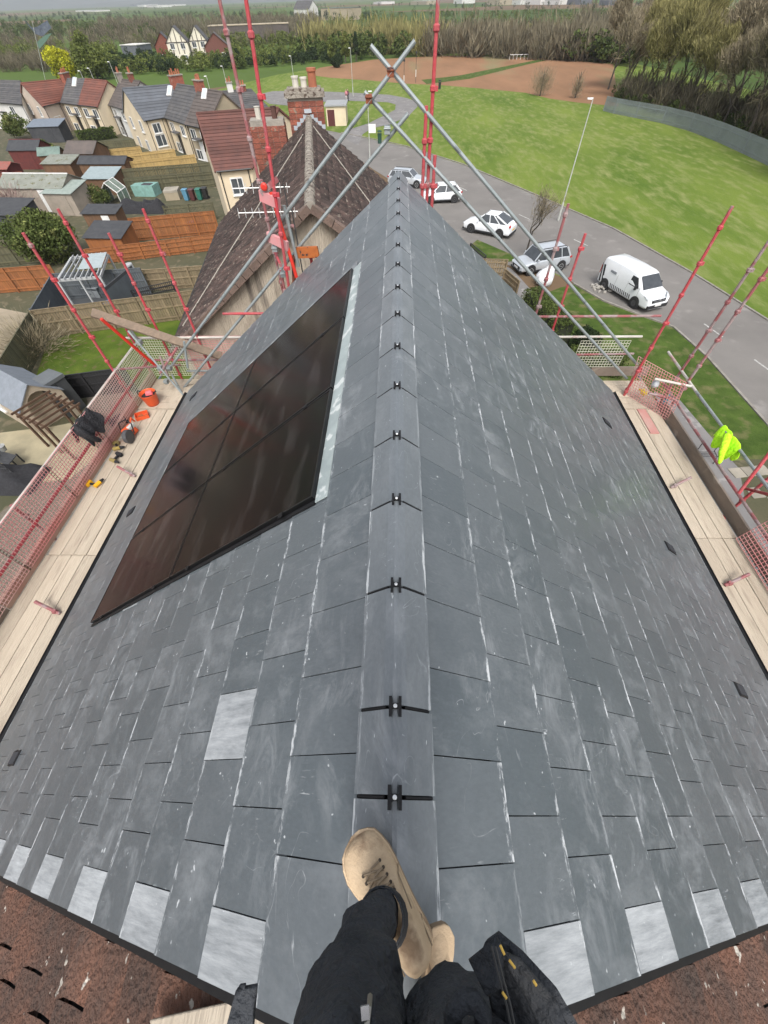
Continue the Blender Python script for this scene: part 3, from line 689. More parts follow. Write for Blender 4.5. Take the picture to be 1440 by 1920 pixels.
# stepped lead flashing either side of the ridge against the stack
M_lead = mat('lead', (.42, .45, .48), (.30, .33, .36), scale=4, rough=.5)
b = MB()
for side in (-1, 1):
    for k in range(4):
        p = npt(side, NLEN - .03, .1 + k * .16, .07); b.box((p.x, p.y, p.z), (.14, .03, .12), -naz)
b.build('lead_flashing', M_lead, nh, kind='stuff')
b = MB(); p = NA + nd * (NLEN - .02); b.box((p.x, p.y, p.z + .15), (.26, .16, .1), -naz); b.build('lead_flashing', M_lead, nh)
# television aerials fixed to a pole at the gable
def aerial(px, py, yy, ln, lab, n=9):
    p = Vector(gy(px, py, yy)); t = thing('tv_aerial', lab, 'aerial', (p.x, p.y, p.z - 1.0))
    b = MB(); b.tube([(p.x, p.y, p.z - 1.3), (p.x, p.y, p.z + .05)], .014, 6); b.build('pole', mat('dark_steel', (.05, .05, .05), rough=.5), t)
    b = MB(); b.tube([(p.x - ln, p.y, p.z), (p.x + .1, p.y + .05, p.z)], .010, 5)
    for i in range(n):
        x = p.x - ln + (ln + .05) * i / (n - 1); b.tube([(x, p.y - .02, p.z - .075), (x, p.y + .02, p.z + .075)], .006, 4)
    b.build('boom', mat('aerial_alloy', (.62, .62, .60), rough=.4, metal=.4), t)
aerial(533, 352, 9.3, 1.0, 'upper white television aerial in front of the brown tiled roof')
aerial(548, 398, 9.0, 1.05, 'lower white television aerial near the scaffold tower')

# ------------------------------------------------------------------ the scaffold
M_red = mat('red_scaffold_paint', (.42, .036, .046), (.33, .080, .086), scale=5, rough=.6, c3=(.27, .17, .165), s3=5, t3=.63, w3=.06, stretch=(1, 1, .7), bump=.6)
M_redw = mat('worn_scaffold_paint', (.28, .075, .078), (.24, .12, .12), scale=4, rough=.65, c3=(.28, .21, .205), s3=4, t3=.47, w3=.08, bump=.6)
M_galv = mat('galvanised_tube', (.30, .33, .33), (.22, .25, .25), scale=3, rough=.45, metal=.35, c3=(.16, .18, .18), s3=6, t3=.62)
M_white_t = mat('pale_scaffold_tube', (.52, .50, .45), (.40, .37, .33), scale=3, rough=.6, c3=(.40, .26, .24), s3=3, t3=.60, w3=.1)
M_rust = mat('rusty_steel', (.26, .075, .03), (.12, .04, .025), scale=9, rough=.9, c3=(.04, .03, .03), s3=6, t3=.52)
M_board = mat('scaffold_board', (.47, .405, .315), (.38, .32, .245), scale=2.2, rough=.9, c3=(.27, .22, .17), s3=3.5, t3=.58, w3=.2, stretch=(3.5, .5, 3), bump=.8, rnd=.10, detail=9)
M_toe = mat('toe_board', (.24, .19, .15), (.17, .14, .115), scale=2, rough=.9, c3=(.40, .36, .31), s3=3, t3=.6, w3=.15, stretch=(1, .6, 1), bump=.8)
M_pink = mat('pink_sprayed_board', (.50, .24, .19), (.45, .33, .26), scale=2, rough=.9)
M_mesh = mat('brick_guard_wire', (.60, .50, .44), (.58, .26, .25), scale=.9, rough=.6)
M_meshr = mat('brick_guard_red', (.62, .22, .22), (.60, .36, .33), scale=1.3, rough=.6)
M_meshw = mat('brick_guard_white', (.60, .60, .48), (.50, .50, .40), scale=1.5, rough=.6)
sc = thing('scaffold', 'red painted scaffold with boarded walkways and crossed tubes around the slate roof', 'scaffold', (0, 7.6, 0))
ZP = 8.15
def standard(x, y, z0, z1, m=None, r=.0242, tipx=0.0):
    b = MB(); b.tube([(x, y, z0), (x + tipx, y, z1)], r, 8)
    z = z0 + .25
    while z < z1 - .1:
        xx = x + tipx * (z - z0) / (z1 - z0)
        b.lathe((xx, y, z), [(.026, -.035), (.041, -.02), (.041, .02), (.026, .035)], 8)
        if int(z * 10) % 2: b.box((xx + .04, y, z), (.05, .04, .05))
        z += .5
    return b.build('standard', m or M_red, sc)
def tube(a, c, m=None, name='guard_rail', r=.0242): return MB().tube([a, c], r, 8).build(name, m or M_red, sc)
def coupler(p, ax=(1, 0, 0), m=None):
    b = MB(); b.box(p, (.085, .11, .085)); b.tube([(p[0] - .05, p[1] - .06, p[2] + .02), (p[0] + .05, p[1] - .06, p[2] + .02)], .012, 6); return b.build('coupler', m or M_rust, sc, bevel=.008)
# left walkway
for (x, y, zt, m) in [(-5.78, 6.85, 11.42, M_red), (-5.75, 7.85, 11.45, M_red), (-5.12, 7.9, 11.08, M_red), (-4.32, 7.9, 11.42, M_red)]:
    standard(x, y, 0, zt, m)
for y in (1.0, 3.4): standard(-5.80, y, 0, 9.0 if y < 2 else 9.02, M_redw)
ob = tube((-5.74, -1.2, 9.02), (-5.74, 5.3, 9.02), M_white_t); tube((-5.74, 5.3, 9.02), (-5.74, 8.0, 9.04), M_white_t)
tube((-5.72, -1.2, 8.60), (-5.72, 8.0, 8.60), M_red); tube((-5.77, 6.85, 9.06), (-5.0, 7.9, 8.5), M_redw, 'brace')
def board_run(x0, n, w, y0, y1, z, along='y', m=None, name='scaffold_board'):
    for i in range(n):
        c = x0 + (i + .5) * w; dz = random.uniform(-.004, .004); b = MB()
        if along == 'y': b.box((c, (y0 + y1) / 2, z - .02 + dz), (w - .010, y1 - y0 - .012, .038))
        else: b.box(((y0 + y1) / 2, c, z - .02 + dz), (y1 - y0 - .012, w - .010, .038))
        b.build(name, m or M_board, sc, bevel=.004)
for y0, y1, dx in ((-1.6, .0, 0), (.0, 3.05, .0), (3.05, 6.75, .02)): board_run(-5.71 + dx, 4, .217, y0, y1, ZP)
board_run(6.77, 5, .22, -5.75, -4.55, ZP + .0, 'x')
for y0, y1 in ((-1.6, 2.1), (2.12, 5.2), (5.22, 7.9)):
    b = MB(); b.box((-5.745, (y0 + y1) / 2, ZP + .10), (.035, y1 - y0, .215)); b.build('toe_board', M_pink if y0 > 1 else M_toe, sc, bevel=.004)
def guard(p0, p1, z0, z1, m, pitch=.055, name='brick_guard', r=.0042, lean=(0, 0)):
    """open wire panel: every wire is real"""
    p0 = Vector((*p0, 0)); p1 = Vector((*p1, 0)); L_ = (p1 - p0).length; d = (p1 - p0) / L_; b = MB(); n = int(L_ / pitch); k = int((z1 - z0) / pitch); nn = Vector((-d.y, d.x, 0)); lv = Vector((lean[0], lean[1], 0))
    for i in range(n + 1):
        p = p0 + d * (L_ * i / n); q = p + lv; b.bar((p.x, p.y, z0), (q.x, q.y, z1), r * 2, r * 2, up=nn)
    for j in range(k + 1):
        z = z0 + (z1 - z0) * j / k; lo = lv * (j / k) + nn * .004; b.bar((p0.x + lo.x, p0.y + lo.y, z), (p1.x + lo.x, p1.y + lo.y, z), r * 2, r * 2)
    return b.build(name, m, sc)
for y0, y1, m, z0 in [(-1.2, 1.3, M_mesh, 8.2), (1.25, 2.75, M_mesh, 8.25), (2.7, 4.2, M_meshr, 8.25), (4.15, 5.6, M_meshr, 8.25), (5.55, 6.85, M_mesh, 8.25), (6.8, 7.9, M_meshw, 8.2)]:
    guard((-5.70, y0), (-5.70, y1), z0, 9.05, m)
guard((-5.72, 7.93), (-4.7, 7.93), 8.2, 9.1, M_meshw); guard((-4.72, 7.95), (-3.1, 7.95), 8.2, 9.15, M_meshr)
tube((-5.9, 7.9, 9.15), (-2.6, 7.9, 9.15), M_white_t); tube((-5.8, 7.9, 8.62), (-2.0, 7.9, 8.62), M_redw); tube((-4.9, 7.88, 8.35), (-3.6, 7.88, 8.35), M_galv)
for a, c in [((-5.75, 6.85, 8.05), (-4.4, 6.85, 8.05)), ((-5.75, 3.4, 8.05), (-4.4, 3.4, 8.05)), ((-5.75, .9, 8.05), (-4.4, .9, 8.05)), ((-5.75, -1.2, 8.06), (-5.75, 8.2, 8.06)), ((-4.6, -1.2, 8.06), (-4.6, 8.2, 8.06))]: tube(a, c, M_galv, 'ledger')
# bright red raker, galvanised bits and the big loose timber at the far left corner
p = Vector(gy(190, 598, 7.15)); q = Vector(gy(297, 690, 7.65)); MB().tube([p, q], .032, 8).build('raker', mat('fresh_red_paint', (.62, .035, .02), rough=.5), sc)
MB().tube([Vector(gy(240, 620, 7.3)), Vector(gy(345, 742, 7.0))], .022, 8).build('brace', M_galv, sc)
MB().tube([Vector(gy(262, 642, 7.85)), Vector(gy(232, 600, 7.85))], .022, 8).build('brace', M_galv, sc)
for k, (a, c) in enumerate([((300, 668), (318, 712)), ((322, 702), (340, 735)), ((332, 652), (300, 700)), ((345, 640), (352, 690))]):
    MB().tube([Vector(gy(*a, 7.45)), Vector(gy(*c, 7.35))], .024, 8).build('brace', (M_redw, M_galv)[k % 2], sc)
for px, py in ((262, 642), (318, 690), (328, 742), (300, 690), (312, 715)): coupler(Vector(gy(px, py, 7.4)), m=M_galv)
tl = thing('loose_timber', 'long weathered timber plank laid slanting over the far left scaffold corner', 'plank', Vector(gy(300, 625, 7.5)))
b = MB(); b.bar(Vector(gy(172, 586, 7.35)), Vector(gy(415, 668, 7.75)), .17, .06, up=(0, -.5, 1)); b.build('plank', mat('weathered_timber', (.27, .20, .145), (.19, .145, .105), scale=3, rough=.9, stretch=(4, 1, 6), bump=1), tl, bevel=.006)
# right walkway
for (x, y, z0, zt) in [(5.0, 7.22, 0, 11.52), (5.66, 6.95, 0, 11.2), (5.66, 6.62, 0, 11.28), (5.9, 4.2, 0, 9.1), (5.86, 2.4, 0, 9.0), (5.05, 7.3, 8, 9.6)]: standard(x, y, z0, zt, M_red if x < 5.5 or y < 5 else M_redw)
for y0, y1 in ((-1.6, 3.5), (3.5, 6.75)): board_run(4.82, 3, .238, y0, y1, ZP)
board_run(6.77, 5, .20, 4.62, 5.62, ZP + .0, 'x')
for y0, y1 in ((-1.5, 3.3), (3.32, 6.9)):
    b = MB(); b.box((5.60, (y0 + y1) / 2, ZP + .09), (.038, y1 - y0, .225)); b.build('toe_board', M_toe, sc, bevel=.004)
b = MB(); b.box((5.1, 7.98, ZP + .1), (1.3, .038, .22)); b.build('toe_board', M_toe, sc)
tube((5.66, -.8, 8.92), (5.66, 6.4, 8.92), M_galv); tube((5.66, -.8, 8.45), (5.66, 7.2, 8.48), M_redw)
tube((5.66, 6.45, 8.92), (5.05, 6.7, 8.92), M_white_t); tube((5.66, 6.6, 8.50), (5.15, 6.75, 8.55), M_redw)
tube((5.66, 7.6, 8.95), (5.66, 6.3, 8.92), M_white_t)
MB().tube([(5.9, 4.35, 8.4), (5.55, 3.3, 9.3)], .0242, 8).build('brace', M_red, sc)
MB().tube([Vector(g(1385, 925, 8.7)), Vector(g(1450, 840, 9.4))], .0242, 8).build('brace', M_red, sc)
guard((5.46, 1.7), (5.46, 3.46), 8.2, 8.92, M_meshr, lean=(.17, 0)); guard((5.46, -.4), (5.46, 1.65), 8.2, 8.92, M_meshr, lean=(.17, 0))
guard((3.95, 7.95), (5.0, 7.95), 8.38, 9.0, M_meshw, pitch=.06)
guard((5.06, 7.25), (5.62, 6.35), 8.15, 9.0, M_meshr, lean=(-.12, .1))
tube((3.4, 7.9, 9.12), (5.15, 7.9, 9.12), M_white_t); tube((2.4, 7.9, 9.55), (5.3, 7.9, 9.55), M_redw); tube((3.8, 7.95, 8.68), (5.2, 7.95, 8.7), M_redw)
for a, c in [((5.75, 6.8, 8.05), (4.4, 6.8, 8.05)), ((5.75, 3.0, 8.05), (4.4, 3.0, 8.05)), ((5.68, -1.2, 8.05), (5.68, 8.2, 8.05)), ((4.6, -1.2, 8.06), (4.6, 8.2, 8.06)), ((5.7, .6, 8.05), (4.4, .6, 8.05))]: tube(a, c, M_galv, 'ledger')
for (x, y, dx) in [(-4.92, 2.05, -.34), (-4.92, 4.75, -.32), (4.90, 4.55, .32), (4.90, 2.65, .32)]:   # transom ends poking up beside the eaves
    b = MB(); b.tube([(x, y, ZP + .02), (x + dx, y + .12, ZP + .16)], .0242, 8); b.lathe((x + dx * .2, y + .02, ZP + .05), [(.03, -.03), (.04, 0), (.03, .03)], 8); b.build('transom_end', M_redw, sc)
b = MB(); b.box((5.18, 6.35, ZP + .012), (.17, .75, .02)); b.build('red_board', mat('signal_red_board', (.42, .17, .15), (.42, .28, .24), rough=.7), sc)
# gable lift: standards, red ladder frames, cross rails
standard(-2.24, 7.2, 5, 15.2, M_red, tipx=.60); standard(-2.24, 7.9, 5, 15.4, M_redw)
standard(.45, 7.55, 5, 15.6, M_red); standard(.37, 7.5, 5, 12.6, M_red); standard(.53, 7.5, 9, 12.1, M_red)
standard(3.24, 7.9, 5, 10.98, M_red); standard(2.80, 7.9, 6, 11.40, M_redw)
standard(-1.55, 7.7, 6, 10.9, M_red); standard(-2.1, 7.55, 6, 10.6, M_redw)
tube((-3.4, 7.5, 9.85), (0.2, 7.5, 9.85), M_red); tube((-3.2, 7.5, 9.35), (-1.0, 7.5, 9.35), M_red); tube((-2.24, 7.9, 11.05), (-1.7, 7.4, 11.3), M_redw); tube((-1.98, 7.2, 10.0), (-2.24, 7.9, 10.0), M_red); tube((-1.98, 7.2, 10.8), (-2.24, 7.9, 10.8), M_red)
for (px0, py0, px1, py1, w) in [(488, 366, 524, 382, .11), (502, 443, 540, 462, .11)]:
    b = MB(); b.bar(Vector(gy(px0, py0, 7.5)), Vector(gy(px1, py1, 7.3)), .05, w * 1.3); b.build('ladder_guard', mat('pink_steel', (.62, .22, .23), (.5, .3, .3), rough=.6), sc)
b = MB(); b.bar(Vector(gy(552, 474, 7.5)), Vector(gy(597, 472, 7.45)), .05, .16); b.build('rusty_beam', mat('flaking_rust', (.42, .13, .03), (.28, .07, .02), scale=9, rough=.9, c3=(.035, .03, .03), s3=9, t3=.54, w3=.02), sc)
MB().tube([Vector(gy(508, 360, 7.4)), Vector(gy(556, 520, 7.3))], .03, 8).build('brace', mat('fresh_red_paint', (.62, .035, .02)), sc)
b = MB(); b.lathe(tuple(Vector(gy(495, 350, 7.4))), [(.03, -.03), (.05, -.02), (.05, .02), (.03, .03)], 10, 'y'); b.build('coupler', mat('fresh_red_paint', (.62, .035, .02)), sc)
b = MB(); b.bar(Vector(gy(520, 335, 7.45)), Vector(gy(490, 362, 7.45)), .05, .07); b.build('brace', M_redw, sc)
MB().tube([Vector(gy(550, 480, 7.5)), Vector(gy(552, 545, 7.5))], .035, 8).build('brace', M_rust, sc)
MB().tube([Vector(gy(532, 385, 7.45)), Vector(gy(560, 500, 7.4))], .028, 8).build('brace', M_galv, sc)
# stray platform boards seen between the roofs
for (px, py, w, ln, m) in [(488, 585, .22, .75, M_pink), (500, 577, .22, .6, M_board), (505, 545, .22, .8, M_pink), (520, 536, .22, .7, M_pink)]:
    p = g(px, py, 8.15); b = MB(); b.box((p[0] + .3, p[1], 8.13), (ln + .6, w, .038)); b.build('scaffold_board', m, sc)
# four long galvanised tubes crossing over the ridge
T = {'a': ((.19, 7.44, 13.16), (-5.05, 7.44, 8.65)), 'b': ((-.36, 7.50, 13.13), (5.10, 7.50, 8.72)), 'c': ((-.46, 7.50, 12.74), (5.05, 7.50, 8.38)), 'd': ((.13, 7.56, 12.52), (-5.20, 7.56, 7.92))}
for k_, (a, c) in T.items(): tube(a, c, M_galv, 'crossed_tube', r=.026)
for p in ((-.11, 7.47, 12.91), (-.40, 7.47, 12.68)): coupler(p)
coupler((-.16, 7.53, 12.37), m=M_galv)
for p in ((-2.1, 7.5, 10.95), (-2.05, 7.5, 10.55), (-2.0, 7.5, 10.1)): coupler(p, m=M_galv)

# ------------------------------------------------------------------ things left on the walkways
def on(px, py, z=ZP): return Vector(g(px, py, z))
M_orange = mat('orange_plastic', (.72, .10, .02), (.62, .09, .03), rough=.45)
M_dark = mat('black_cloth', (.012, .012, .014), (.028, .028, .032), scale=9, rough=.9, bump=2, bscale=30)
p = on(288, 757); t = thing('bucket', 'orange flexible bucket with a pink cloth in it on the left walkway', 'bucket', p)
n = 18; b = MB(); b.lathe(p, [(.12, .0), (.135, .05), (.17, .27), (.178, .285), (.17, .285), (.160, .27), (.12, .05)], n); b.build('tub', M_orange, t, smooth=True)
b = MB(); b.lathe(p + Vector((0, 0, .05)), [(.118, 0), (.15, .17)], n); b.build('contents', M_dark, t)
for s_ in (-1, 1):
    b = MB(); b.tube([p + Vector((s_ * .17, -.05, .28)), p + Vector((s_ * .19, -.03, .32)), p + Vector((s_ * .19, .03, .32)), p + Vector((s_ * .17, .05, .28))], .012, 6); b.build('handle', M_dark, t)
b = MB(); b.box(p + Vector((.03, .01, .28)), (.16, .12, .08), .4, .8); b.build('cloth', mat('pink_cloth', (.75, .16, .17), (.6, .12, .14), rough=.9), t, bevel=.02, sub=1)
def lump(name, m, parent, pts, r, sub=2, seed=0, disp=.02):
    """soft cloth-like lump skinned round a path of points"""
    rr = random.Random(seed); b = MB(); b.tube(pts, r, 9)
    o = b.build(name, m, parent, smooth=True, sub=1)
    tx = bpy.data.textures.new('fold', 'CLOUDS'); tx.noise_scale = .09; md = o.modifiers.new('d', 'DISPLACE'); md.texture = tx; md.strength = disp; md.texture_coords = 'GLOBAL'
    return o
# black jacket over the left guard rail
p = Vector((-5.72, 5.35, 9.05)); t = thing('jacket', 'black jacket thrown over the left guard rail', 'jacket', p)
b = MB(); N_ = 12; M2 = 9; vs = []
for i in range(N_):
    for j in range(M2):
        y = (i / (N_ - 1) - .5) * .62; a = (j / (M2 - 1) - .5) * 2
        drop = .30 + .10 * math.sin(i * .9 + 1); x = a * .13 + .02 * math.sin(i * 1.7 + j); z = .035 - abs(a) ** 1.3 * drop + .015 * math.sin(i * 2.3 + j * 1.1)
        if a > 0: z -= .07 * a; x += .05 * a
        vs.append((p.x + x, p.y + y + .02 * math.sin(j * 2), p.z + z))
b.add(vs, [(i * M2 + j, i * M2 + j + 1, (i + 1) * M2 + j + 1, (i + 1) * M2 + j) for i in range(N_ - 1) for j in range(M2 - 1)])
o = b.build('body', M_dark, t, smooth=True); md = o.modifiers.new('t', 'SOLIDIFY'); md.thickness = .035; md = o.modifiers.new('s', 'SUBSURF'); md.render_levels = 1; md.levels = 1
lump('sleeve', M_dark, t, [p + Vector((.05, -.25, .03)), p + Vector((.16, -.30, -.05)), p + Vector((.2, -.22, -.30)), p + Vector((.2, -.12, -.42))], .055, disp=.03)
# disc cutter
p = on(249, 815); t = thing('disc_cutter', 'orange and white petrol disc cutter standing on the left walkway', 'power tool', p)
b = MB(); b.box(p + Vector((0, -.02, .12)), (.16, .30, .18), -.3, .8); b.build('engine', M_orange, t, bevel=.02)
b = MB(); b.box(p + Vector((.06, .02, .20)), (.07, .16, .08), -.3); b.build('cover', mat('pale_plastic', (.6, .6, .58), rough=.5), t, bevel=.015)
b = MB(); b.lathe(p + Vector((.10, -.22, .13)), [(.13, -.004), (.13, .004)], 20, 'x'); b.build('disc', mat('grey_steel', (.16, .16, .16), rough=.4, metal=.6), t)
b = MB(); b.lathe(p + Vector((.07, -.22, .15)), [(.135, -.03), (.14, 0), (.14, .05), (.05, .06)], 14, 'x'); b.build('blade_guard', mat('dark_grey_metal', (.07, .07, .075), rough=.5), t)
b = MB(); b.tube([p + Vector((-.12, -.1, .12)), p + Vector((-.13, .0, .30)), p + Vector((.0, .06, .34)), p + Vector((.13, 0, .30)), p + Vector((.15, -.1, .14))], .012, 6); b.build('handle', M_dark, t)
b = MB(); b.tube([p + Vector((-.02, .12, .16)), p + Vector((-.03, .26, .22)), p + Vector((-.03, .30, .10))], .018, 6); b.build('handle', M_orange, t)
p = on(268, 782); t = thing('open_case', 'small orange open tray of fixings beside the disc cutter', 'tray', p)
b = MB(); c = p + Vector((0, 0, .03)); b.box(c + Vector((0, 0, -.02)), (.26, .2, .012), .5)
for dx, dy, sx, sy in ((0, .095, .26, .012), (0, -.095, .26, .012), (.125, 0, .012, .19), (-.125, 0, .012, .19)):
    q = Matrix.Rotation(.5, 3, 'Z') @ Vector((dx, dy, 0)); b.box(c + q + Vector((0, 0, .015)), (sx, sy, .07), .5)
b.build('tray', M_orange, t); b = MB()
for i in range(40): b.box(p + Vector((random.uniform(-.08, .08), random.uniform(-.07, .07), .03)), (.03, .006, .006), random.uniform(0, 3))
b.build('fixings', mat('brass_nails', (.30, .2, .1), rough=.5), t, kind='stuff')
p = on(228, 797, ZP); t = thing('tool_bag', 'open black tool bag lying against the left toe board', 'bag', p)
b = MB(); b.box(p + Vector((-.02, 0, .10)), (.24, .34, .2), -.5, .85); b.build('bag', M_dark, t, bevel=.04, sub=1)
def drill(px, py, name, lab, m, rz):
    p = on(px, py); t = thing(name, lab, 'drill', p); R_ = Matrix.Rotation(rz, 3, 'Z')
    def P(x, y, z): return p + R_ @ Vector((x, y, z))
    b = MB(); b.tube([P(-.11, 0, .05), P(.02, 0, .05)], .038, 10); b.build('motor_housing', m, t)
    b = MB(); b.tube([P(.02, 0, .05), P(.06, 0, .05), P(.10, 0, .05)], [.032, .026, .016], 10); b.build('chuck', M_dark, t)
    b = MB(); b.bar(P(-.05, .02, .045), P(-.08, .15, .035), .035, .04); b.build('grip', M_dark, t, bevel=.008)
    b = MB(); b.box(P(-.085, .18, .04), (.13, .07, .075), rz); b.build('battery', m if 'impact' not in lab else M_dark, t, bevel=.01)
M_yel = mat('yellow_tool', (.75, .40, .012), (.7, .36, .01), rough=.45); M_olive = mat('dusty_yellow_tool', (.34, .25, .06), (.22, .18, .08), rough=.6)
drill(189, 908, 'cordless_drill', 'bright yellow cordless drill nearest the camera on the left walkway', M_yel, 1.2)
drill(226, 843, 'cordless_drill', 'dusty yellow cordless drill beside the black tool bag', M_olive, .3)
drill(218, 868, 'impact_driver', 'smaller dusty yellow impact driver between the two other drills', M_olive, -.4)
# dusty sheeting along the left toe board
# hi-vis vest, glove, cup, bottle on the right
p = Vector((5.66, 5.0, 8.965)); t = thing('hi_vis_vest', 'fluorescent yellow vest hung over the right guard rail', 'vest', p)
M_hv = mat('fluorescent_yellow', (.50, .95, .02), (.40, .82, .01), scale=5, rough=.75, bump=1.5, bscale=20)
N_, M2 = 12, 9; vs = []; b = MB()
for i in range(N_):
    for j in range(M2):
        y = (i / (N_ - 1) - .5) * (.55); a = (j / (M2 - 1) - .5) * 2
        x = a * .10 + .025 * math.sin(i * 1.3 + j); z = .035 - abs(a) ** 1.3 * (.30 + .10 * math.sin(i * 1.1)) + .02 * math.sin(i * 2.2 + j)
        vs.append((p.x + x, p.y + y, p.z + z))
b.add(vs, [(i * M2 + j, i * M2 + j + 1, (i + 1) * M2 + j + 1, (i + 1) * M2 + j) for i in range(N_ - 1) for j in range(M2 - 1)])
o = b.build('vest_body', M_hv, t, smooth=True); md = o.modifiers.new('t', 'SOLIDIFY'); md.thickness = .02; md = o.modifiers.new('s', 'SUBSURF'); md.render_levels = 1
lump('vest_tail', M_hv, t, [p + Vector((-.06, .05, .02)), p + Vector((-.12, -.03, -.02)), p + Vector((-.22, -.26, -.12)), p + Vector((-.30, -.44, -.22))], [.07, .07, .055, .03], disp=.05)
p = on(1207, 737, 8.3); t = thing('work_glove', 'yellow work glove caught behind the red mesh on the right corner', 'glove', p)
b = MB(); b.box(p, (.09, .12, .05), .4, .8)
for i in range(4): b.bar(p + Vector((-.04 + i * .026, .05, 0)), p + Vector((-.05 + i * .034, .13 + .01 * (i % 2), .01)), .02, .025)
b.bar(p + Vector((.045, 0, 0)), p + Vector((.09, .05, 0)), .022, .025); b.build('glove', mat('yellow_glove', (.8, .62, .02), rough=.7), t, bevel=.006)
p = Vector(gy(1230, 718, 6.75)); t = thing('plastic_bag', 'crumpled white plastic bag tied at the right scaffold corner', 'bag', p)
lump('bag', mat('white_plastic', (.55, .57, .60), (.45, .47, .5), rough=.4), t, [p + Vector((0, 0, .10)), p + Vector((0, 0, .04)), p + Vector((0, 0, -.06)), p + Vector((0, 0, -.11))], [.03, .06, .075, .03], disp=.07)
p = on(1250, 748, 8.4); t = thing('water_bottle', 'small blue water bottle by the right toe board', 'bottle', p)
MB().lathe(p, [(.035, -.1), (.036, .03), (.015, .07), (.015, .1)], 10).build('bottle', mat('blue_plastic', (.05, .38, .5), rough=.3), t)
# ------------------------------------------------------------------ houses of the estate on the left
M_cream = mat('cream_render', (.64, .54, .38), (.55, .46, .33), scale=.6, rough=.95, bump=.5)
M_cream2 = mat('pink_cream_render', (.54, .44, .36), (.45, .38, .31), scale=.6, rough=.95, bump=.5)
M_whiter = mat('white_render', (.60, .59, .56), (.48, .47, .44), scale=.6, rough=.95)
M_beige = mat('beige_roughcast', (.36, .30, .21), (.28, .24, .17), scale=.8, rough=.95, bump=1)
M_rred = mat('red_brown_tiles', (.17, .060, .040), (.115, .048, .036), scale=.8, rough=.9, rnd=.15)
M_rgrey = mat('grey_roof_tiles', (.10, .11, .125), (.075, .08, .09), scale=.8, rough=.75, rnd=.15)
M_rdark = mat('dark_roof_tiles', (.055, .055, .06), (.10, .095, .09), scale=1.0, rough=.8, rnd=.15, stretch=(1, 1, .3))
M_rbrown = mat('brown_grey_tiles', (.105, .085, .075), (.07, .06, .055), scale=.9, rough=.85, rnd=.15)
M_rain = mat('black_rainwater_pipe', (.02, .02, .02), rough=.5)
M_doorr = mat('dark_red_door', (.09, .02, .02), rough=.5); M_doord = mat('dark_door', (.03, .025, .022), rough=.5)
def window(parent, p, d, nrm, w, h, frame_m=None, proud=.03):
    """p: centre on the wall; d: along the wall; frame with a glazing bar and its pane"""
    fm = frame_m or M_white; b = MB(); up = Vector((0, 0, 1)); t = .09
    for a, c, hh in (((-w / 2, -h / 2), (w / 2, -h / 2), t), ((-w / 2, h / 2), (w / 2, h / 2), t), ((-w / 2, -h / 2), (-w / 2, h / 2), t), ((w / 2, -h / 2), (w / 2, h / 2), t), ((.08 * w, -h / 2), (.08 * w, h / 2), t * .8)):
        b.bar(p + d * a[0] + up * a[1] + nrm * proud, p + d * c[0] + up * c[1] + nrm * proud, hh if a[0] == c[0] else .07, .07 if a[0] == c[0] else hh, up=nrm if a[0] == c[0] else up)
    b.bar(p + d * (-w / 2 - .08) + up * (-h / 2 - .08) + nrm * .06, p + d * (w / 2 + .08) + up * (-h / 2 - .08) + nrm * .06, .16, .07)
    f = b.build('window', fm, parent)
    q = MB(); q.poly([p + d * x + up * z + nrm * (proud + .0) for x, z in ((-w / 2, -h / 2), (w / 2, -h / 2), (w / 2, h / 2), (-w / 2, h / 2))]); q.build('pane', M_pane, f)
    return f
def courses(b, A, B, C_, D_, n, step=.035):
    """a roof slope A-B ridge, D-C eave, laid in stepped courses"""
    A, B, C_, D_ = map(Vector, (A, B, C_, D_)); nr_ = (B - A).cross(D_ - A).normalized()
    if nr_.z < 0: nr_ = -nr_
    for i in range(n):
        t0, t1 = i / n, (i + 1) / n; a = A.lerp(D_, t0); c = B.lerp(C_, t0); e = B.lerp(C_, t1) + nr_ * step; f = A.lerp(D_, t1) + nr_ * step
        b.add([a, c, e, f], [(0, 1, 2, 3)], rnd=random.random()); b.add([f, e, e - nr_ * (step + .01), f - nr_ * (step + .01)], [(0, 1, 2, 3)], rnd=random.random())
